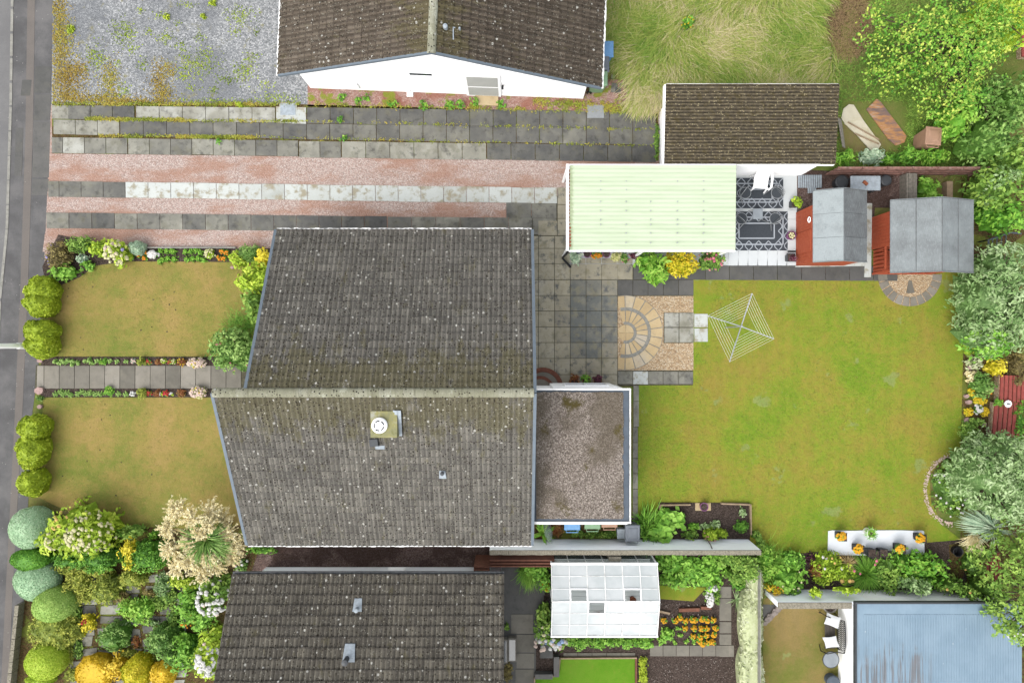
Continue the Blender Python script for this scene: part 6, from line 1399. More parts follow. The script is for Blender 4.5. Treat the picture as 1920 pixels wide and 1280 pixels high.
pl('golden_shrub', 'bright yellow loose shrub right of the square golden one', 'shrub', [(216,1252,18,30,0,.9)], 'gold', leaf=.06, clump=.14, t0=.85)
pl('golden_shrub', 'green and yellow shrub at the bottom edge, middle of the golden group', 'shrub', [(258,1258,30,34,0,1.0)], 'yellow', kind='clipped', leaf=.05, lump=.1, t0=.5, tvar=.35)
pl('golden_shrub', 'orange-yellow shrub at the bottom edge, right end of the golden group', 'shrub', [(306,1262,26,28,0,.8)], 'gold', kind='clipped', leaf=.05, lump=.1, t0=.75)
pl('shrub', 'glossy green shrub left of the lower white hydrangea', 'shrub', [(340,1226,26,42,0,1.1)], 'green', leaf=.08, clump=.18, t0=.6)
pl('shrub', 'grey-green leafy shrub with orange flowers beside the bottom house', 'shrub', [(352,1140,24,46,0,1.0),(375,1160,24,30,0,1.0)], 'green', leaf=.08, clump=.18, t0=.6, fl=[('orange', 10, .04, (352,1160,16,18,0,1.0))])
pl('hydrangea', 'upper white hydrangea at the corner of the bottom house', 'hydrangea', [(395,1120,34,40,0,1.2),(415,1105,20,22,0,1.1)], 'mid', leaf=.08, clump=.18, t0=.6, fl=[('white', 70, .075, (396,1122,32,36,0,1.25)), ('blush', 4, .08)])
pl('hydrangea', 'lower white hydrangea along the side of the bottom house', 'hydrangea', [(388,1235,26,46,0,1.2),(395,1195,18,24,0,1.0)], 'yg', leaf=.08, clump=.18, t0=.5, fl=[('white', 75, .075, (388,1236,22,36,0,1.25)), ('blush', 3, .08, (395,1195,12,14,0,1.1))])
pl('shrub', 'small white-flowered shrub in the alley corner by the lower roof', 'shrub', [(452,1060,12,14,0,.5)], 'dark', leaf=.05, clump=.1, fl=[('white', 5, .06), ('pink', 2, .07)])
# pampas-like cabbage palm with cream flower heads
x, y, _ = P(382, 1012, 2.2); t = thing('cabbage_palm', 'large spiky palm with fluffy cream flower plumes beside the house', 'palm', (x, y, 0))
m = MB(); m.tube([(x, y, 0), (x+.03, y, 1.0), (x, y, 2.0)], [.14, .12, .11], 9); subb(m, 'trunk', 'bark', t)
m = MB(); blades(m, x, y, 2.0, 300, .95, .03, 1.1, .6, .35, .15, tv=.24); blades(m, x+.1, y-.25, 1.8, 200, .9, .028, 1.6, .6, .35, .2, tv=.2); subb(m, 'leaves', 'l_dark', t)
m = MB()
for (a_, b_, r, n, h) in [(330,955,24,1,2.2),(395,960,24,1,2.2),(360,972,22,1,2.7),(315,990,22,1,2.0),(318,1030,22,1,1.9),(355,1050,26,1,2.2),(330,1062,22,1,1.8),(375,1072,26,1,1.9),(390,985,16,1,2.5),(372,1000,15,1,2.5),(390,1045,18,1,2.2),(425,1000,22,1,2.0),(440,1022,20,1,1.8),(435,1045,20,1,1.7),(418,972,20,1,1.8),(405,1062,20,1,1.8),(350,1018,16,1,2.3)]:
    X, Y, Z = P(a_, b_, h); r_ = r/48*1.05; ns = 70
    for s_ in range(ns):
        th = rnd.random()*2*PI; el = rnd.uniform(-.1, 1.2); L_ = r_*rnd.uniform(.6, 1.15); d = V3(math.cos(th)*math.cos(el), math.sin(th)*math.cos(el), math.sin(el)*.8); o = V3(X, Y, Z-.05); k_ = 16
        f = rs.rand(k_)*.85+.15; pp = o+d*(f*L_)[:, None]+[0, 0, -.1]*(f**2)[:, None]; nn = unit(rs.normal(size=(k_, 3))+[0, 0, .8])
        leafquads(m, pp, nn, np.full(k_, .055), np.full(k_, .02), .6+rs.normal(size=k_)*.22)
    m.tube([(x, y, 2.0), ((x+X)/2, (y+Y)/2, Z), (X, Y, Z-.1)], .02, 4, .1)
subb(m, 'flower_plumes', 'l_pampas', t)
# ================================================================ around the house and patio
pl('ground_shrub', 'strip of dark green ivy under the lower left house gutter', 'shrub', [(490,1032,32,8,0,.3)], 'green', leaf=.06, clump=.1)
for (a_, b_, lf, lb) in [(1077,712,'rust','left dark red leafy pot plant against the extension wall'),(1099,711,'green','green pot plant between the two red ones against the extension wall'),(1120,713,'purple','right dark red leafy pot plant against the extension wall')]:
    x, y, _ = P(a_, b_, .2); t = pot(lb, x, y, .16, .22, 'terracotta', .04, sq=True, name='plant_pot'); m = MB(); crown(m, [(a_, b_-1, 11, 9, .2, .22)], leaf=.05, clump=.09, core=.5, t0=.4); subb(m, 'leaves', 'l_'+lf, t)
pl('weed', 'little green tuft beside the brick doorstep', 'plant', [(1037,719,4,4,0,.12)], 'bright', leaf=.03, clump=.04, stem=False)
# row under the carport edge
pl('plant', 'silver-leaved plant at the corner of the carport by the downpipe', 'plant', [(1080,484,14,13,0,.45)], 'silver', leaf=.06, clump=.12, t0=.6)
x, y, _ = P(1118, 478); t = thing('planter_trough', 'dark trough of orange flowers between the two purple pots', 'planter', (x, y, 0)); m = MB(); m.ob(x, y, .04, .5, .2, .2, 0, .5, 1.06); subb(m, 'trough', 'verge_dark', t); m = MB(); crown(m, [(1119,478,11,7,.2,.15)], leaf=.04, clump=.07, core=.5); subb(m, 'leaves', 'l_bright', t); m = MB(); petals(m, fpts((1119,480,11,5,.2,.16), 20), .05); subb(m, 'flowers', 'f_orange', t)
pl('plant', 'pale variegated plant right of the purple pots', 'plant', [(1156,480,11,11,0,.35)], 'cream', leaf=.06, clump=.1, t0=.5)
pl('plant', 'dull green plant between the variegated plant and the dark maple', 'plant', [(1172,483,10,11,0,.35)], 'dark', leaf=.05, clump=.1, fl=[('rose', 5, .03)])
pl('plant', 'small dark purple maple under the carport edge', 'plant', [(1189,478,9,7,0,.35)], 'purple', leaf=.05, clump=.09)
pl('sumac', 'bright green fern-leaved shrub leaning over the path by the carport', 'shrub', [(1215,485,26,16,0,1.1),(1230,500,30,24,0,1.2),(1236,520,18,14,0,1.0)], 'bright', leaf=.13, asp=.3, clump=.2, t0=.62, rough=.7, dens=1.1)
pl('golden_privet', 'yellow and green small-leaved shrub right of the fern-leaved shrub', 'shrub', [(1277,493,36,28,0,1.1)], 'yellow', leaf=.06, clump=.16, t0=.55, fl=[('yellow', 60, .035)])
pl('rose_bush', 'rose bush with pink blooms at the right end of the carport border', 'shrub', [(1335,487,28,20,0,.9)], 'mid', leaf=.06, clump=.15, t0=.45, fl=[('rose', 14, .06, (1340,487,22,14,0,.9)), ('pink', 9, .05)])
x, y, _ = P(1086, 470, .6); m = MB(); m.lathe(x, y, [(.08, 0), (.1, .5), (.07, .56), (.02, .6)], 12); tag(m.build('watering_bottle', M['clear'], base=(x, y, 0)), 'pale grey bottle standing behind the silver-leaved plant', 'bottle')
# bed by the boundary wall
x, y, _ = P(1212, 992, .1); t = thing('iris_clump', 'spiky green strap-leaved clump beside the grey bin', 'plant', (x, y, 0)); m = MB()
blades(m, x+rs.normal(size=120)*.15, y+rs.normal(size=120)*.25, .02, 120, .95, .03, .8, .5, .35, tv=.25, direc=None); blades(m, x+rs.normal(size=60)*.2, y+rs.normal(size=60)*.2, .02, 60, 1.0, .032, 1, .6, .3, direc=1.3); subb(m, 'leaves', 'l_green', t)
pl('rhubarb', 'large-leaved pale green rhubarb in the corner of the dark soil bed', 'plant', [(1247,993,27,30,0,.8),(1270,975,22,18,0,.6),(1250,965,16,14,0,.5),(1235,1000,16,18,0,.6)], 'green', leaf=.12, asp=.8, clump=.22, t0=.72, core=.8, up=1.6, dens=1.1)
pl('plant', 'yellow-green low plants right of the rhubarb', 'plant', [(1300,986,14,8,0,.3)], 'bright', leaf=.06, clump=.1)
pl('plant', 'pale green leafy row in the middle of the dark soil bed', 'plant', [(1325,987,18,7,0,.25),(1342,985,9,9,0,.3)], 'grey', leaf=.06, clump=.09, t0=.7)
pl('rose_bush', 'reddish-tipped shrub leaning on the white wall in the dark bed', 'shrub', [(1334,1003,14,13,0,.8),(1352,999,15,9,0,.6)], 'yg', leaf=.05, clump=.11, t0=.4, fl=[('pink', 8, .03)])
pl('plant', 'reddish-tipped low plant between the rhubarb and the bare soil', 'plant', [(1295,1003,16,9,0,.4)], 'mid', leaf=.05, clump=.1, t0=.6)
pl('plant', 'small pale green plant at the top right of the dark bed', 'plant', [(1393,960,6,11,0,.25)], 'grey', leaf=.06, clump=.08, t0=.75)
pl('shrub', 'dark green fine shrub at the right end of the dark bed', 'shrub', [(1391,988,14,13,0,.4)], 'green', leaf=.035, clump=.1, t0=.3)
m = MB(); a = P(1325, 1008, .9); m.tube([P(1325, 1010, .8), P(1332, 1020, 1.0), P(1336, 1030, 1.3)], .02, 5); tag(m.build('dead_branch', M['bark'], base=P(1330, 1010)), 'dark bare stem leaning on the white wall', 'branch')
# planting south of the extension
pl('shrub', 'low green and rust planting strip between the bins and the white wall', 'shrub', [(1085,1000,16,9,0,.25),(1110,1002,16,8,0,.3),(1140,1002,20,8,0,.35)], 'mid', leaf=.05, clump=.09, t0=.55)
pl('shrub', 'rusty brown low plant near the house end of the bin yard', 'shrub', [(1045,992,13,14,0,.25)], 'rust', leaf=.04, clump=.09)
x, y, _ = P(1013, 990, .4); t = thing('potted_aspidistra', 'pot plant with a few broad green leaves below the roof corner', 'plant', (x, y, 0)); m = MB(); m.lathe(x+.1, y-.25, [(.1, 0), (.14, .3), (.12, .3), (.001, .28)], 14); subb(m, 'pot', 'terracotta', t); m = MB(); blades(m, x+.1, y-.2, .3, 22, .6, .07, 1.3, .65, .5, .05); subb(m, 'leaves', 'l_bright', t)
m = MB(); a, b = P(1025, 983, .6), P(1031, 1012, .9); m.tube([(a[0], a[1], .4), ((a[0]+b[0])/2, (a[1]+b[1])/2, .9), (b[0], b[1], 1.3)], [.13, .16, .05], 8); tag(m.build('folded_parasol', M['ghside'], base=(a[0], a[1], 0)), 'folded green garden parasol leaning on the white wall', 'parasol')
# ================================================================ vegetable garden round the greenhouse
pl('shrub', 'green shrub mass behind the greenhouse left corner', 'shrub', [(1010,1065,30,22,0,1.0),(1022,1090,14,24,0,.9)], 'green', leaf=.08, clump=.18, t0=.55)
x, y, _ = P(992, 1075); t = thing('grass_clump', 'arching bright green grass clump left of the greenhouse', 'grass', (x, y, 0)); m = MB(); blades(m, x+rs.normal(size=260)*.12, y+.25+rs.normal(size=260)*.12, .02, 260, .95, .012, 1.1, .6, .7, direc=-1.6); blades(m, x, y+.2, .02, 120, .6, .012, 1.1, .6, .7, .1); subb(m, 'leaves', 'l_bright', t)
pl('shrub', 'orange-leaved small plant beside the greenhouse frame', 'shrub', [(1021,1097,10,9,.2,.6)], 'gold', leaf=.05, clump=.1)
pl('hydrangea', 'hydrangea with pink, white and blue heads at the lower left of the greenhouse', 'hydrangea', [(1022,1180,22,30,0,1.0),(1045,1200,24,18,0,.9),(1020,1150,16,18,0,.9)], 'mid', leaf=.08, clump=.17, t0=.6, fl=[('white', 20, .08, (1035,1195,34,26,0,.95)), ('blush', 9, .1, (1030,1205,32,18,0,.95)), ('blue', 5, .1, (1042,1195,30,16,0,.95)), ('cream', 8, .06)])
pl('clipped_hedge', 'long low green hedge along the lower side of the greenhouse', 'hedge', [(1085,1203,26,14,0,.6),(1130,1204,32,14,0,.6),(1180,1203,32,14,0,.6),(1210,1202,18,14,0,.6)], 'green', leaf=.06, clump=.12, t0=.65, dens=1.1)
pl('clipped_strip', 'narrow yellow-green clipped strip beside the bare plot', 'hedge', [(1206,1244,9,14,0,.3),(1206,1270,9,20,0,.3)], 'lime', leaf=.04, clump=.08, t0=.7)
pl('potato_patch', 'broad green vegetable patch to the right of the greenhouse', 'vegetables', [(1265,1060,34,24,0,.6),(1305,1070,36,30,0,.6),(1335,1065,30,28,0,.6),(1270,1088,34,16,0,.5),(1330,1092,28,18,0,.5),(1240,1050,12,20,0,.6)], 'green', leaf=.09, clump=.18, t0=.62, dens=1.1)
pl('shrub', 'twiggy grey-green shrub growing over the end of the white wall', 'shrub', [(1375,1050,30,22,0,1.5),(1400,1060,28,30,0,1.6),(1378,1080,22,14,0,1.2)], 'mid', leaf=.05, clump=.16, t0=.6, rough=.7, dens=.8)
pl('flowering_shrub', 'clump of dense white blossom at the edge of the vegetable patch', 'flowers', [(1332,1118,10,18,0,.4),(1338,1100,9,6,0,.4)], 'mid', leaf=.05, clump=.1, fl=[('white', 60, .05, (1331,1122,8,17,0,.45)), ('white', 24, .05, (1336,1101,10,6,0,.45))])
pl('plant', 'green small-leaved plant behind the white blossom', 'plant', [(1345,1120,8,14,0,.35)], 'mid', leaf=.05, clump=.09)
x, y, _ = P(1379, 1122); t = thing('agave', 'narrow spiky grey-green rosette beside the cream hedge', 'plant', (x, y, 0)); m = MB(); blades(m, x, y, .03, 34, .5, .018, 1.3, .7, .25, .03); subb(m, 'leaves', 'l_grey', t)
pl('shrub', 'dark leafy growth above the spiky rosette', 'shrub', [(1385,1095,16,14,0,.5)], 'green', leaf=.06, clump=.12, t0=.3)
pl('ivy_hedge', 'cream and white variegated hedge running to the bottom edge', 'hedge', [(1412,1095,14,42,0,.9),(1405,1170,21,78,0,.9),(1405,1262,24,70,0,.9)], 'ivy', kind='clipped', leaf=.07, lump=.06, sq=5, t0=.6, tvar=.2)
first.clear(); gm = 'yellow and orange marigolds in the vegetable bed'
mgs = [(1245,1163),(1266,1163),(1275,1157),(1285,1163),(1298,1161),(1303,1162),(1317,1160),(1326,1162),(1337,1161),(1284,1177),(1301,1177),(1315,1178),(1325,1177),(1342,1177),(1299,1192),(1313,1193),(1324,1190),(1339,1189),(1312,1201),(1318,1206),(1328,1203),(1336,1203)]
for x, y in mgs:
    row = 'top row' if y < 1168 else 'second row' if y < 1183 else 'third row' if y < 1197 else 'bottom row'
    bedding('mg', x, y, 5.5, .2, 'green', 'yellow-orange marigold, %s from the left in the %s of the vegetable bed' % (ORD[sorted(a for a, b in mgs if (b < 1168, b < 1183, b < 1197) == (y < 1168, y < 1183, y < 1197)).index(x)], row), gm, [('amber', 13, .045)], .04)
pl('plant', 'leafy green vegetable plant at the left end of the marigold bed', 'vegetables', [(1253,1188,13,14,0,.4),(1244,1200,10,8,0,.3)], 'green', leaf=.07, clump=.11, t0=.65)
for i, (x, y) in enumerate([(1272,1178),(1275,1190),(1287,1202),(1301,1203),(1265,1203)]): bedding('sg', x, y, 5, .15, 'bright', '%s small lettuce-like plant from the left in the marigold bed', 'small green plants in the vegetable bed')
m = MB()
for _ in range(90):
    a = P(1218+122*rnd.random(), rnd.choice([1130, 1150, 1150])+10*rnd.random()); s_ = rnd.uniform(.015,.04); m.ob(a[0], a[1], .02, s_, s_, s_, rnd.random(), rnd.random())
for _ in range(160): a = P(1220+160*rnd.random(), 1234+46*rnd.random()); s_ = rnd.uniform(.01,.03); m.ob(a[0], a[1], .02, s_, s_, s_, rnd.random(), rnd.random())
tag(m.build('soil_pebbles', M['stone'], base=P(1280, 1200)), kind='stuff')
pl('plant', 'small green and pink weed beside the bottom house wall', 'plant', [(951,1175,5,8,0,.25)], 'mid', leaf=.05, clump=.07)
pl('plant', 'mossy weedy growth at the bottom edge by the lower house', 'plant', [(952,1262,10,20,0,.2)], 'brownveg', leaf=.04, clump=.08)
# ================================================================ border between white wall and lawns
x, y, _ = P(1440, 1060); t = thing('feathery_shrub', 'feathery light green shrub at the corner of the big lawn', 'shrub', (x, y, 0)); m = MB(); blades(m, x+rs.normal(size=500)*.25, y+rs.normal(size=500)*.35, .1, 500, .9, .008, 1, .5, .6, tv=.3); crown(m, [(1440,1058,22,34,0,.7)], leaf=.05, clump=.14, t0=.6); subb(m, 'foliage', 'l_bright', t)
pl('shrub', 'reddish-edged low shrub at the right end of the white wall', 'shrub', [(1420,1005,10,10,0,.5),(1428,1020,8,10,0,.5)], 'mid', leaf=.05, clump=.1, t0=.5)
pl('hosta', 'broad-leaved light green hosta with white flowers beside the cream hedge', 'plant', [(1480,1085,36,30,0,.9),(1470,1100,26,18,0,.8)], 'green', leaf=.1, asp=.6, clump=.2, t0=.68, fl=[('cream', 8, .04)])
pl('shrub', 'yellow-tipped shrub at the foot of the lower wall', 'shrub', [(1452,1103,16,9,0,.8)], 'gold', leaf=.05, clump=.12, t0=.7, fl=[('red', 3, .04)])
pl('shrub', 'deep green rounded shrub between the feathery shrub and the black plants', 'shrub', [(1490,1050,24,18,0,.8)], 'green', leaf=.06, clump=.15, t0=.45)
pl('black_grass', 'patch of near-black foliage at the left end of the flower border', 'plant', [(1522,1048,10,14,0,.3)], 'purple', leaf=.05, clump=.08, t0=.1)
pl('rose_bush', 'mixed yellow-green roses with apricot blooms in the flower border', 'shrub', [(1555,1060,32,26,0,.8),(1580,1072,28,22,0,.8),(1545,1085,20,16,0,.7)], 'yg', leaf=.06, clump=.15, t0=.35, rough=.6, fl=[('apricot', 4, .1, (1585,1085,16,7,0,.95)), ('white', 5, .06), ('apricot', 5, .05)])
pl('shrub', 'rusty red-leaved plant in the flower border', 'shrub', [(1533,1072,10,16,0,.6)], 'rust', leaf=.05, clump=.1, t0=.7)
x, y, _ = P(1590, 1056, .3); m = MB(); blades(m, x, y, .2, 90, .55, .01, 1.2, .6, .6, .05); tag(m.build('bronze_grass', M['l_straw'], base=(x, y, 0)), 'small bronze grass fountain in the middle of the flower border', 'grass')
x, y, _ = P(1628, 1078, .3); t = thing('montbretia', 'fountain of narrow green leaves with pink flowers in the border', 'plant', (x, y, 0)); m = MB(); blades(m, x, y, .05, 420, 1.0, .014, 1.0, .6, .55, .18, tv=.3); subb(m, 'leaves', 'l_green', t); m = MB(); petals(m, [P(1644, 1051, .8), P(1641, 1058, .8), P(1613, 1075, .8), P(1602, 1070, .8)], .06); subb(m, 'flowers', 'f_rose', t)
pl('shrub', 'big glossy bright green shrub right of the leaf fountain', 'shrub', [(1732,1072,52,38,0,.9),(1700,1060,36,30,0,.85)], 'bright', leaf=.09, clump=.2, t0=.35, dens=1.1)
pl('shrub', 'mid-green shrub between the leaf fountain and the glossy shrub', 'shrub', [(1672,1062,26,28,0,.8),(1665,1090,22,22,0,.8)], 'mid', leaf=.07, clump=.17, t0=.6)
pl('shrub', 'grey-green shrub leaning over the lower wall below the glossy shrub', 'shrub', [(1715,1098,34,18,0,1.4)], 'grey', leaf=.07, clump=.16, t0=.5)
pl('climber', 'yellow-green climber hanging over the lower wall', 'climber', [(1590,1108,26,6,.9,.5),(1530,1112,12,10,.9,.4)], 'yg', leaf=.06, clump=.1, stem=False, t0=.5)
pl('rose_bush', 'straggly rose at the right end of the lower wall', 'shrub', [(1790,1100,30,16,0,1.4),(1812,1110,16,16,0,1.4)], 'mid', leaf=.06, clump=.13, rough=.8, dens=.7, fl=[('apricot', 3, .06)])
pl('daisy_mound', 'low mound of green foliage with white daisies jutting into the lawn', 'flowers', [(1790,918,42,56,0,.7)], 'mid', leaf=.06, clump=.16, t0=.45, fl=[('white', 34, .045)])
# ================================================================ right-hand border
pl('plant', 'cream-leaved plant at the top of the right border', 'plant', [(1828,680,16,16,0,.4)], 'ivy', leaf=.07, clump=.1, t0=.4, core=.4, rough=.8)
pl('plant', 'cream and pink feathery plant below the first cream one', 'plant', [(1822,705,12,12,0,.35)], 'pampas', leaf=.06, clump=.1, core=.4, rough=.8)
pl('shrub', 'dark green rounded shrub in the right border', 'shrub', [(1846,722,21,28,0,.8)], 'dark', leaf=.06, clump=.15, t0=.5, fl=[('orange', 1, .06)])
pl('golden_shrub', 'bright yellow shrub at the upper corner of the red deck', 'shrub', [(1873,689,17,17,0,.8)], 'yellow', leaf=.08, clump=.14, t0=.75)
for (x, y, rx, ry, lb) in [(1821,735,6,9,'upper small yellow flowering clump at the lawn side of the right border'),(1838,751,14,8,'wide yellow-green flowering clump in the right border'),(1816,772,9,8,'bright yellow flower patch at the lawn edge'),(1847,772,8,9,'bright yellow flower patch beside the red deck')]: pl('stonecrop', lb, 'flowers', [(x,y,rx,ry,0,.2)], 'yellow', leaf=.05, clump=.07, t0=.7, stem=False, fl=[('yellow', int(rx*ry*.35), .04)])
pl('candytuft', 'white flower patch between the two bright yellow ones', 'flowers', [(1834,767,9,9,0,.2)], 'green', leaf=.04, clump=.07, stem=False, fl=[('white', 24, .05)])
pl('shrub', 'small green plant growing over the red deck', 'plant', [(1874,753,8,8,.3,.2)], 'bright', leaf=.06, clump=.09, t0=.5, stem=False)
pl('shrub', 'grey-green low shrubs at the bottom of the right border', 'shrub', [(1822,812,20,24,0,.5),(1830,792,18,10,0,.4)], 'mid', leaf=.06, clump=.13, t0=.6)
pl('plant', 'dark red small-leaved plant at the foot of the lower deck', 'plant', [(1868,818,12,5,0,.3)], 'purple', leaf=.04, clump=.07)
pl('weeds', 'thin green growth along the lawn edge by the big grey tree', 'plant', [(1818,660,10,9,0,.3),(1814,640,6,14,0,.3)], 'yg', leaf=.05, clump=.09)
# spiky plant with cream leaves
x, y, _ = P(1852, 985, .8); t = thing('cordyline', 'spiky cream and green cordyline leaning towards the lawn', 'palm', (x, y, 0)); m = MB(); m.tube([(x, y, 0), (x, y, .9)], .07, 7); subb(m, 'trunk', 'bark', t); m = MB(); blades(m, x, y, .9, 170, 1.15, .03, 1.2, .5, .6, .05, direc=2.9, tv=.2); blades(m, x, y, .9, 90, .9, .028, 1.2, .5, .5, .05, tv=.2); subb(m, 'leaves', 'l_silver', t); m = MB(); blades(m, x-.4, y-.3, .7, 300, .6, .014, 1.5, .5, .55, .3, direc=-1.8); subb(m, 'flower_plumes', 'l_pampas', t)
pl('shrub', 'rust-tinted shrub beside the black bucket', 'shrub', [(1830,1062,20,30,0,.8),(1845,1040,16,16,0,.8)], 'mid', leaf=.07, clump=.14, t0=.4, rough=.7, dens=.8, fl=[('apricot', 3, .05)])
# ================================================================ TREES of the right edge
gt = 'trees along the right edge'
MS = [(1740,65,74,64,1.2,3.0),(1810,105,66,60,1.2,3.2),(1765,132,58,48,1.0,2.6),(1696,85,46,44,.9,2.1),(1792,180,40,36,1.2,2.4),(1665,140,38,30,.8,1.5),(1640,40,24,36,.9,1.5),(1850,70,40,44,1.5,2.6),(1769,192,12,22,1.0,2.1),(1830,40,60,50,1.2,2.8)]
tree('maple_tree', 'large light yellow-green tree in the upper right rough garden', MS, 'bright', leaf=.048, asp=.62, clump=.2, rough=1.0, tvar=.3, dens=.29, core=0, t0=.36, tr=.14, base=(1765,120), skirt=.8,
     sub=('maple', dict(leaf=.05, asp=.62, clump=.17, dens=.18, core=0, t0=.5, tvar=.32, rough=1.0, skirt=.4), [(a, b, c*1.02, d*1.02, z+.25, h) for a, b, c, d, z, h in MS]))
tree('golden_tree', 'golden green tree cut by the top right corner', [(1880,10,50,44,1.0,3.0),(1915,50,30,40,1.0,2.4)], 'yg', leaf=.09, clump=.26, t0=.65, dens=.8)
tree('shrub_tree', 'bright leafy sapling above the brown bin', [(1800,225,30,34,.5,1.8),(1808,200,24,24,.5,1.8)], 'bright', leaf=.09, clump=.22, t0=.6, dens=.8, tr=.06)
tree('evergreen_tree', 'deep green tree behind the sapling at the right edge', [(1870,250,56,60,.4,2.2),(1905,190,40,60,.4,2.4),(1850,170,34,30,.4,1.6)], 'dark', leaf=.08, clump=.24, t0=.55, dens=.9)
tree('elder_tree', 'mid-green tree right of the fence end', [(1880,350,56,44,.4,2.0),(1905,300,36,40,.4,2.2)], 'mid', leaf=.09, clump=.24, t0=.6, dens=.9, sub=('grey', dict(leaf=.07, clump=.16, dens=.6, core=0), [(1885,330,28,22,1.4,1.2),(1850,375,18,16,.9,.6)]))
tree('laurel_tree', 'yellow-green leafy tree above the dark metal frame', [(1895,405,36,34,.4,1.9),(1858,395,22,22,.3,1.2)], 'bright', leaf=.09, clump=.2, t0=.35, dens=.9)
tree('olive_tree', 'big grey-green rounded tree right of the summerhouse', [(1875,560,62,80,.5,2.4),(1862,620,50,50,.4,2.0),(1890,500,44,50,.6,2.6),(1910,600,40,60,.5,2.6)], 'grey', leaf=.09, asp=.36, clump=.24, t0=.55, dens=1.05, sub=('green', dict(leaf=.08, clump=.2, dens=.8, core=0, t0=.6), [(1860,640,44,36,.5,1.9)]))
tree('silver_tree', 'dense grey-green tree below the red decks', [(1862,900,62,66,.5,2.5),(1890,860,50,50,.5,2.6),(1900,950,46,44,.5,2.3),(1835,870,32,34,.4,1.8)], 'grey', leaf=.08, asp=.36, clump=.24, t0=.62, dens=1.05)
tree('silver_tree', 'darker blue-green tree behind the silver tree at the right edge', [(1915,900,34,80,.4,1.9)], 'dark', leaf=.08, asp=.4, clump=.24, t0=.7, dens=1.0)
tree('fruit_tree', 'yellow-green tree in the lower right corner overhanging the blue roof', [(1890,1060,44,60,.8,2.2),(1900,1130,34,44,1.4,2.2),(1905,1010,30,36,.6,2.0),(1890,1180,24,24,1.9,1.2),(1915,1190,16,24,1.9,1.2)], 'mid', leaf=.07, clump=.2, t0=.7, dens=.85, rough=.8, core=0, base=(1908,1090), fl=[('white', 8, .04, (1893,1180,24,20,1.9,1.2))])
pl('shrub', 'dull green shrub between the fruit tree and the rose', 'shrub', [(1850,1130,26,14,.2,1.5),(1860,1110,20,20,.2,1.6)], 'mid', leaf=.06, clump=.14, rough=.7, dens=.8, t0=.5)
pl('shrub', 'green grass-like growth behind the red decks', 'shrub', [(1913,790,14,50,0,.5)], 'green', leaf=.06, clump=.12, t0=.35)
pl('shrub', 'brownish shrub in the gap between the grey trees', 'shrub', [(1912,690,18,40,0,.6)], 'brownveg', leaf=.05, clump=.14, t0=.5)
pl('shrub', 'rounded leafy green shrub between the plank partition and the timber beam', 'shrub', [(1742,353,22,24,0,.7),(1752,372,18,12,0,.6)], 'green', leaf=.08, clump=.16, t0=.68)
for (x, y, r, lb, lf) in [(1587,293,20,'bright green shrub at the lower right corner of the garage','bright'),(1638,293,24,'pale-leaved shrub in front of the cream board','silver'),(1710,290,26,'green shrub above the fence below the rust-stained board','green'),(1755,292,26,'bright green spiky shrub below the brown bin','bright'),(1668,298,14,'little green shrub between the pale and the green one','green')]:
    pl('shrub', lb, 'shrub', [(x,y,r,r*.72,0,.7)], lf, leaf=.09, asp=.3, clump=.15, t0=.5, rough=.6)
x, y, _ = P(1800, 300); m = MB(); blades(m, x+rs.normal(size=500)*.35, y+rs.normal(size=500)*.35, .02, 500, .6, .008, 1, .4, .5, tv=.3); tag(m.build('grass_tuft', M['l_mid'], base=(x, y, 0)), 'dull green grass tuft above the end of the fence', 'grass')
pl('weeds', 'leafy weeds along the right wall of the top house', 'plant', [(1148,40,8,50,0,.4),(1152,95,8,24,0,.3)], 'green', leaf=.07, clump=.12, t0=.4)
pl('weeds', 'low weeds and bramble at the corner of the garage and broken paving', 'plant', [(1200,180,26,9,0,.2),(1228,195,10,16,0,.25)], 'green', leaf=.05, clump=.09, t0=.5)
pl('weeds', 'weeds at the foot of the garage side wall', 'plant', [(1232,265,6,36,0,.2)], 'mid', leaf=.05, clump=.08, t0=.5)
# weeds along the pink gravel under the gable wall
for i, (x, y, r, lb) in enumerate([(642,183,9,'green weed left of the meter box'),(671,188,7,'green weed below the meter box'),(686,183,7,'small weed right of the meter box'),(736,193,9,'spiky weed left of the drain pipe'),(793,196,10,'spreading weed right of the drain pipe'),(843,197,10,'green weed left of the white door'),(862,196,9,'green weed near the white door step'),(890,190,10,'tall weed at the left side of the white door'),(939,194,9,'tall weed at the right side of the white door'),(638,226,6,'weed growing in the slab joint below the gravel'),(645,259,6,'weed in the lower slab joint'),(410,265,5,'small weed in the joint of the pale slabs')]):
    pl('weed', lb, 'weed', [(x,y,r,r,0,.22)], 'bright', leaf=.06, clump=.08, core=.3, stem=False, t0=.3, dens=.9, group='weeds in the gravel and slabs by the top house')
for i, (x, y, r, lb) in enumerate([(132,55,9,'round green weed at the left of the grey gravel'),(312,32,7,'round green weed near the top of the grey gravel'),(380,30,6,'small green weed in the top middle of the grey gravel'),(398,5,8,'green weed at the top edge of the grey gravel'),(448,195,7,'green weed tuft in the joint of the pale slabs')]): pl('weed', lb, 'weed', [(x,y,r,r,0,.15)], 'lime', leaf=.04, clump=.07, core=.6, stem=False, t0=.6, group='weeds on the grey gravel')
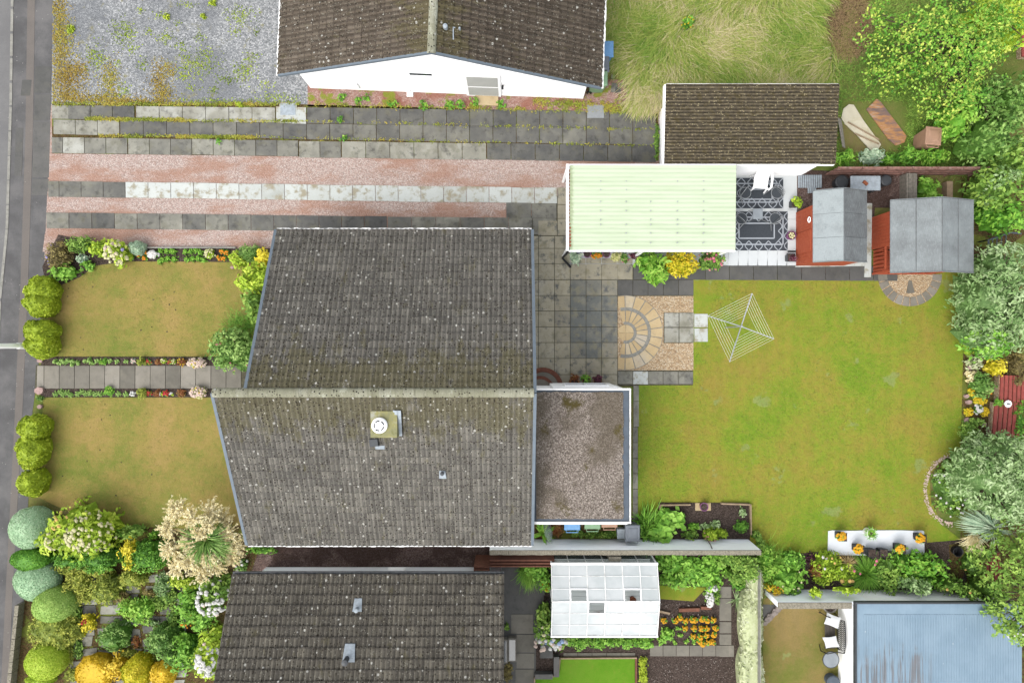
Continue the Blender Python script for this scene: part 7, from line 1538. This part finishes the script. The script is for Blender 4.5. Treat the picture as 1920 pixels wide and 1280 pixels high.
# moss and weeds growing in the joints: uncountable
m = MB(); pts = []
for (x0, x1, ya, yb, n, d) in [(160,345,222.5,225,520,2.2),(345,560,226,227,160,2),(330,480,256,257,420,2.2),(185,330,254,255,120,2),(480,1230,257,273,160,2),(520,1230,226,243,150,2),(590,1230,196,211,300,4),(98,560,195,195.5,420,3),(1000,1235,190,205,420,9),(1100,1235,205,212,160,5)]:
    for _ in range(n): x = rnd.uniform(x0, x1); pts.append(P(x, ya+(yb-ya)*(x-x0)/(x1-x0)+rnd.gauss(0, d*.5), .05))
pts = np.array(pts); k = np.repeat(np.arange(len(pts)), 5); pp = pts[k]+rs.normal(size=(len(k), 3))*[.03, .03, .01]; cl = (.5+.4*np.sin(pts[:, 0]*2.3)+.2*rs.normal(size=len(pts)))[k]
leafquads(m, pp, unit(rs.normal(size=(len(k), 3))*.5+[0, 0, 1]), .012+.026*rs.rand(len(k)), .01+.014*rs.rand(len(k)), cl); tag(m.build('joint_moss', M['l_goldmoss2'], base=(0, 0, 0)), kind='stuff')
# meadow of long grass: uncountable
m = MB(); n = 62000; xs_ = rs.uniform(1140, 1560, n); ys_ = rs.uniform(-60, 205, n)
keep = (xs_ < 1250+(1560-1250)*(ys_ < 150)) & (ys_ < 196) & ~((xs_ < 1185) & (ys_ > 112+.4*(xs_-1140))) & (xs_ < 1538-22*np.sin(ys_*.04)-np.maximum(0, ys_-20)*-.25)
xs_, ys_ = xs_[keep], ys_[keep]; n = len(xs_); W_ = np.array([P(a, b)[:2] for a, b in zip(xs_, ys_)])
dr = -1.6+.9*np.sin(W_[:, 0]*.9+W_[:, 1]*.6)+.5*np.sin(W_[:, 1]*1.7-W_[:, 0]*.8+1)+(xs_ > 1400)*.0; dr = np.where(ys_ < 60, dr+1.2*np.sin(W_[:, 0]*.7), dr)
tv = .48+.26*np.sin(W_[:, 0]*1.1+2)*np.cos(W_[:, 1]*1.3)+.2*np.sin(W_[:, 0]*3.1+W_[:, 1]*2.2)*np.sin(W_[:, 1]*2.9-W_[:, 0]*1.2)
p = np.stack([W_[:, 0], W_[:, 1], np.zeros(n)], 1); th = dr+rs.normal(size=n)*.5; el = np.clip(rs.normal(size=n)*.25+.95, .3, 1.5); ln = .6+.55*rs.rand(n); s = np.stack([-np.sin(th), np.cos(th), 0*th], 1); tn_ = np.clip(tv+.08+rs.normal(size=n)*.24, .02, .98)
for k in range(4):
    d = np.stack([np.cos(th)*np.cos(el), np.sin(th)*np.cos(el), np.sin(el)], 1); q_ = p+d*(ln/4)[:, None]; w0, w1 = .013*(1-.2*k), .013*(.8-.2*k)
    m.quads(np.stack([p-s*w0, p+s*w0, q_+s*w1, q_-s*w1], 1), tn_); p = q_; el = el-.38-.15*rs.rand(n)
tag(m.build('long_grass', M['l_grass'], base=(0, 0, 0)), kind='stuff')
pl('ragwort', 'dark green weed clump with small yellow flowers in the long grass', 'plant', [(1290,42,13,11,.3,.6)], 'green', leaf=.05, clump=.12, t0=.4, fl=[('yellow', 16, .03)])
# rough turf under and around the tree, right of the meadow
def turf(name, poly_fn, n, L, mat, x0, x1, y0, y1, tv=.25, w_=.008, spread=1.2):
    X = rs.uniform(x0, x1, n); Y = rs.uniform(y0, y1, n); kp = np.array([poly_fn(a, b) for a, b in zip(X, Y)]); X, Y = X[kp], Y[kp]; W2 = np.array([P(a, b)[:2] for a, b in zip(X, Y)])
    m = MB(); t0 = .5+.3*np.sin(W2[:, 0]*1.1+1)*np.sin(W2[:, 1]*1.3)
    blades(m, W2[:, 0], W2[:, 1], .01, len(X), L, w_, spread, t0, .5, tv=tv); return tag(m.build(name, mat, base=(0, 0, 0)), kind='stuff')
def inb(a, b): return not (1577 < a < 1700 and 190 < b < 285)
turf('rough_grass', lambda a, b: inb(a, b) and not (a < 1566 and b > 155) and (a-1588)**2/48**2+(b-40)**2/72**2 > 1, 26000, .2, M['l_mid'], 1545, 1830, -20, 318)
turf('dry_weeds', lambda a, b: (a-1590)**2/50**2+(b-45)**2/75**2 < 1, 9000, .14, M['l_heath'], 1535, 1650, -30, 120)
def main_lawn(a, b): return (b > 526 and b < 1032 and a > 1199 and a < 1806) and not (a < 1302 and b < 724) and not (a < 1408 and b > 938) and not (a > 1740 and b > 850) and not (1640 < a < 1768 and b < 572) and not (1550 < a < 1734 and b > 992) and not (1300 < a < 1330 and b < 642)
def lawn_blades(name, fn, n, mat, x0, x1, y0, y1):
    return turf(name, fn, n, .07, M[mat], x0, x1, y0, y1, .3, .009, 1.0)
lawn_blades('lawn_grass', main_lawn, 46000, 'l_turf', 1199, 1806, 526, 1032)
lawn_blades('lawn_grass', lambda a, b: a > 112-(b-500)*.06 and a < 488-(b-500)*.2, 12000, 'l_dryturf', 95, 490, 498, 666)
lawn_blades('lawn_grass', lambda a, b: a > 84 and a < 470, 14000, 'l_dryturf', 84, 470, 747, 985)
m = MB()
for x, y in [(129,541),(128,556),(174,538),(327,548),(318,571),(330,581),(288,562),(265,619),(285,613),(314,622),(152,633),(157,655),(191,786),(207,778),(188,843),(164,864),(228,866),(285,889),(118,892),(218,928),(372,808)]:
    a = P(x, y); m.prism([(a[0]+rnd.uniform(.015,.04)*math.cos(j), a[1]+rnd.uniform(.015,.04)*math.sin(j)) for j in range(6)], .02, .03, 0)
tag(m.build('worm_casts', M['soil'], base=(0, 0, 0)), kind='stuff')

# moss cushions creeping over the grey gravel, too many to count
def moss(name, mat, blobs, per=7.0, sz=.035):
    m = MB(); pts = []
    for (x, y, rx, ry) in blobs:
        for _ in range(int(rx*ry*per/10)): pts.append(P(x+rnd.gauss(0, rx*.75), min(197, y+rnd.gauss(0, ry*.7)), .03))
    pts = np.array(pts); pts = pts[pts[:, 0] > P(99, 0)[0]]; pts[:, 2] = .014+.025*rs.rand(len(pts))
    leafquads(m, pts, unit(rs.normal(size=(len(pts), 3))*.5+[0, 0, 1]), sz*(.6+.8*rs.rand(len(pts))), sz*.6*(.6+.8*rs.rand(len(pts))), .5+.3*np.sin(pts[:, 0]*2.1)*np.sin(pts[:, 1]*1.7)+.2*rs.normal(size=len(pts)))
    return tag(m.build(name, mat, base=(0, 0, 0)), kind='stuff')
moss('gold_moss', M['l_goldmoss'], [(110,20,12,50),(118,70,16,30),(112,120,14,40),(130,150,24,24),(120,180,20,14),(160,185,40,8),(205,150,14,30),(210,185,30,8),(300,150,13,30),(308,180,14,16),(262,190,40,6),(145,130,16,14),(320,135,8,10),(240,192,60,4),(430,195,60,3)], 13)
moss('green_moss', M['l_lime'], [(308,70,12,10),(340,85,8,8),(375,70,8,8),(455,135,18,16),(470,110,10,10),(425,150,14,8),(385,100,8,8),(342,140,8,10),(250,95,6,8),(220,118,6,6),(280,60,8,6),(500,160,10,6),(360,165,8,5),(230,170,10,10),(330,45,6,5),(440,60,8,6),(265,120,8,10),(400,170,10,6),(480,60,6,6),(300,30,10,6),(265,20,6,6),(350,10,14,4),(410,190,60,5),(520,185,30,8),(370,120,30,20),(230,60,20,20),(450,30,20,14),(180,110,16,20)], 6)
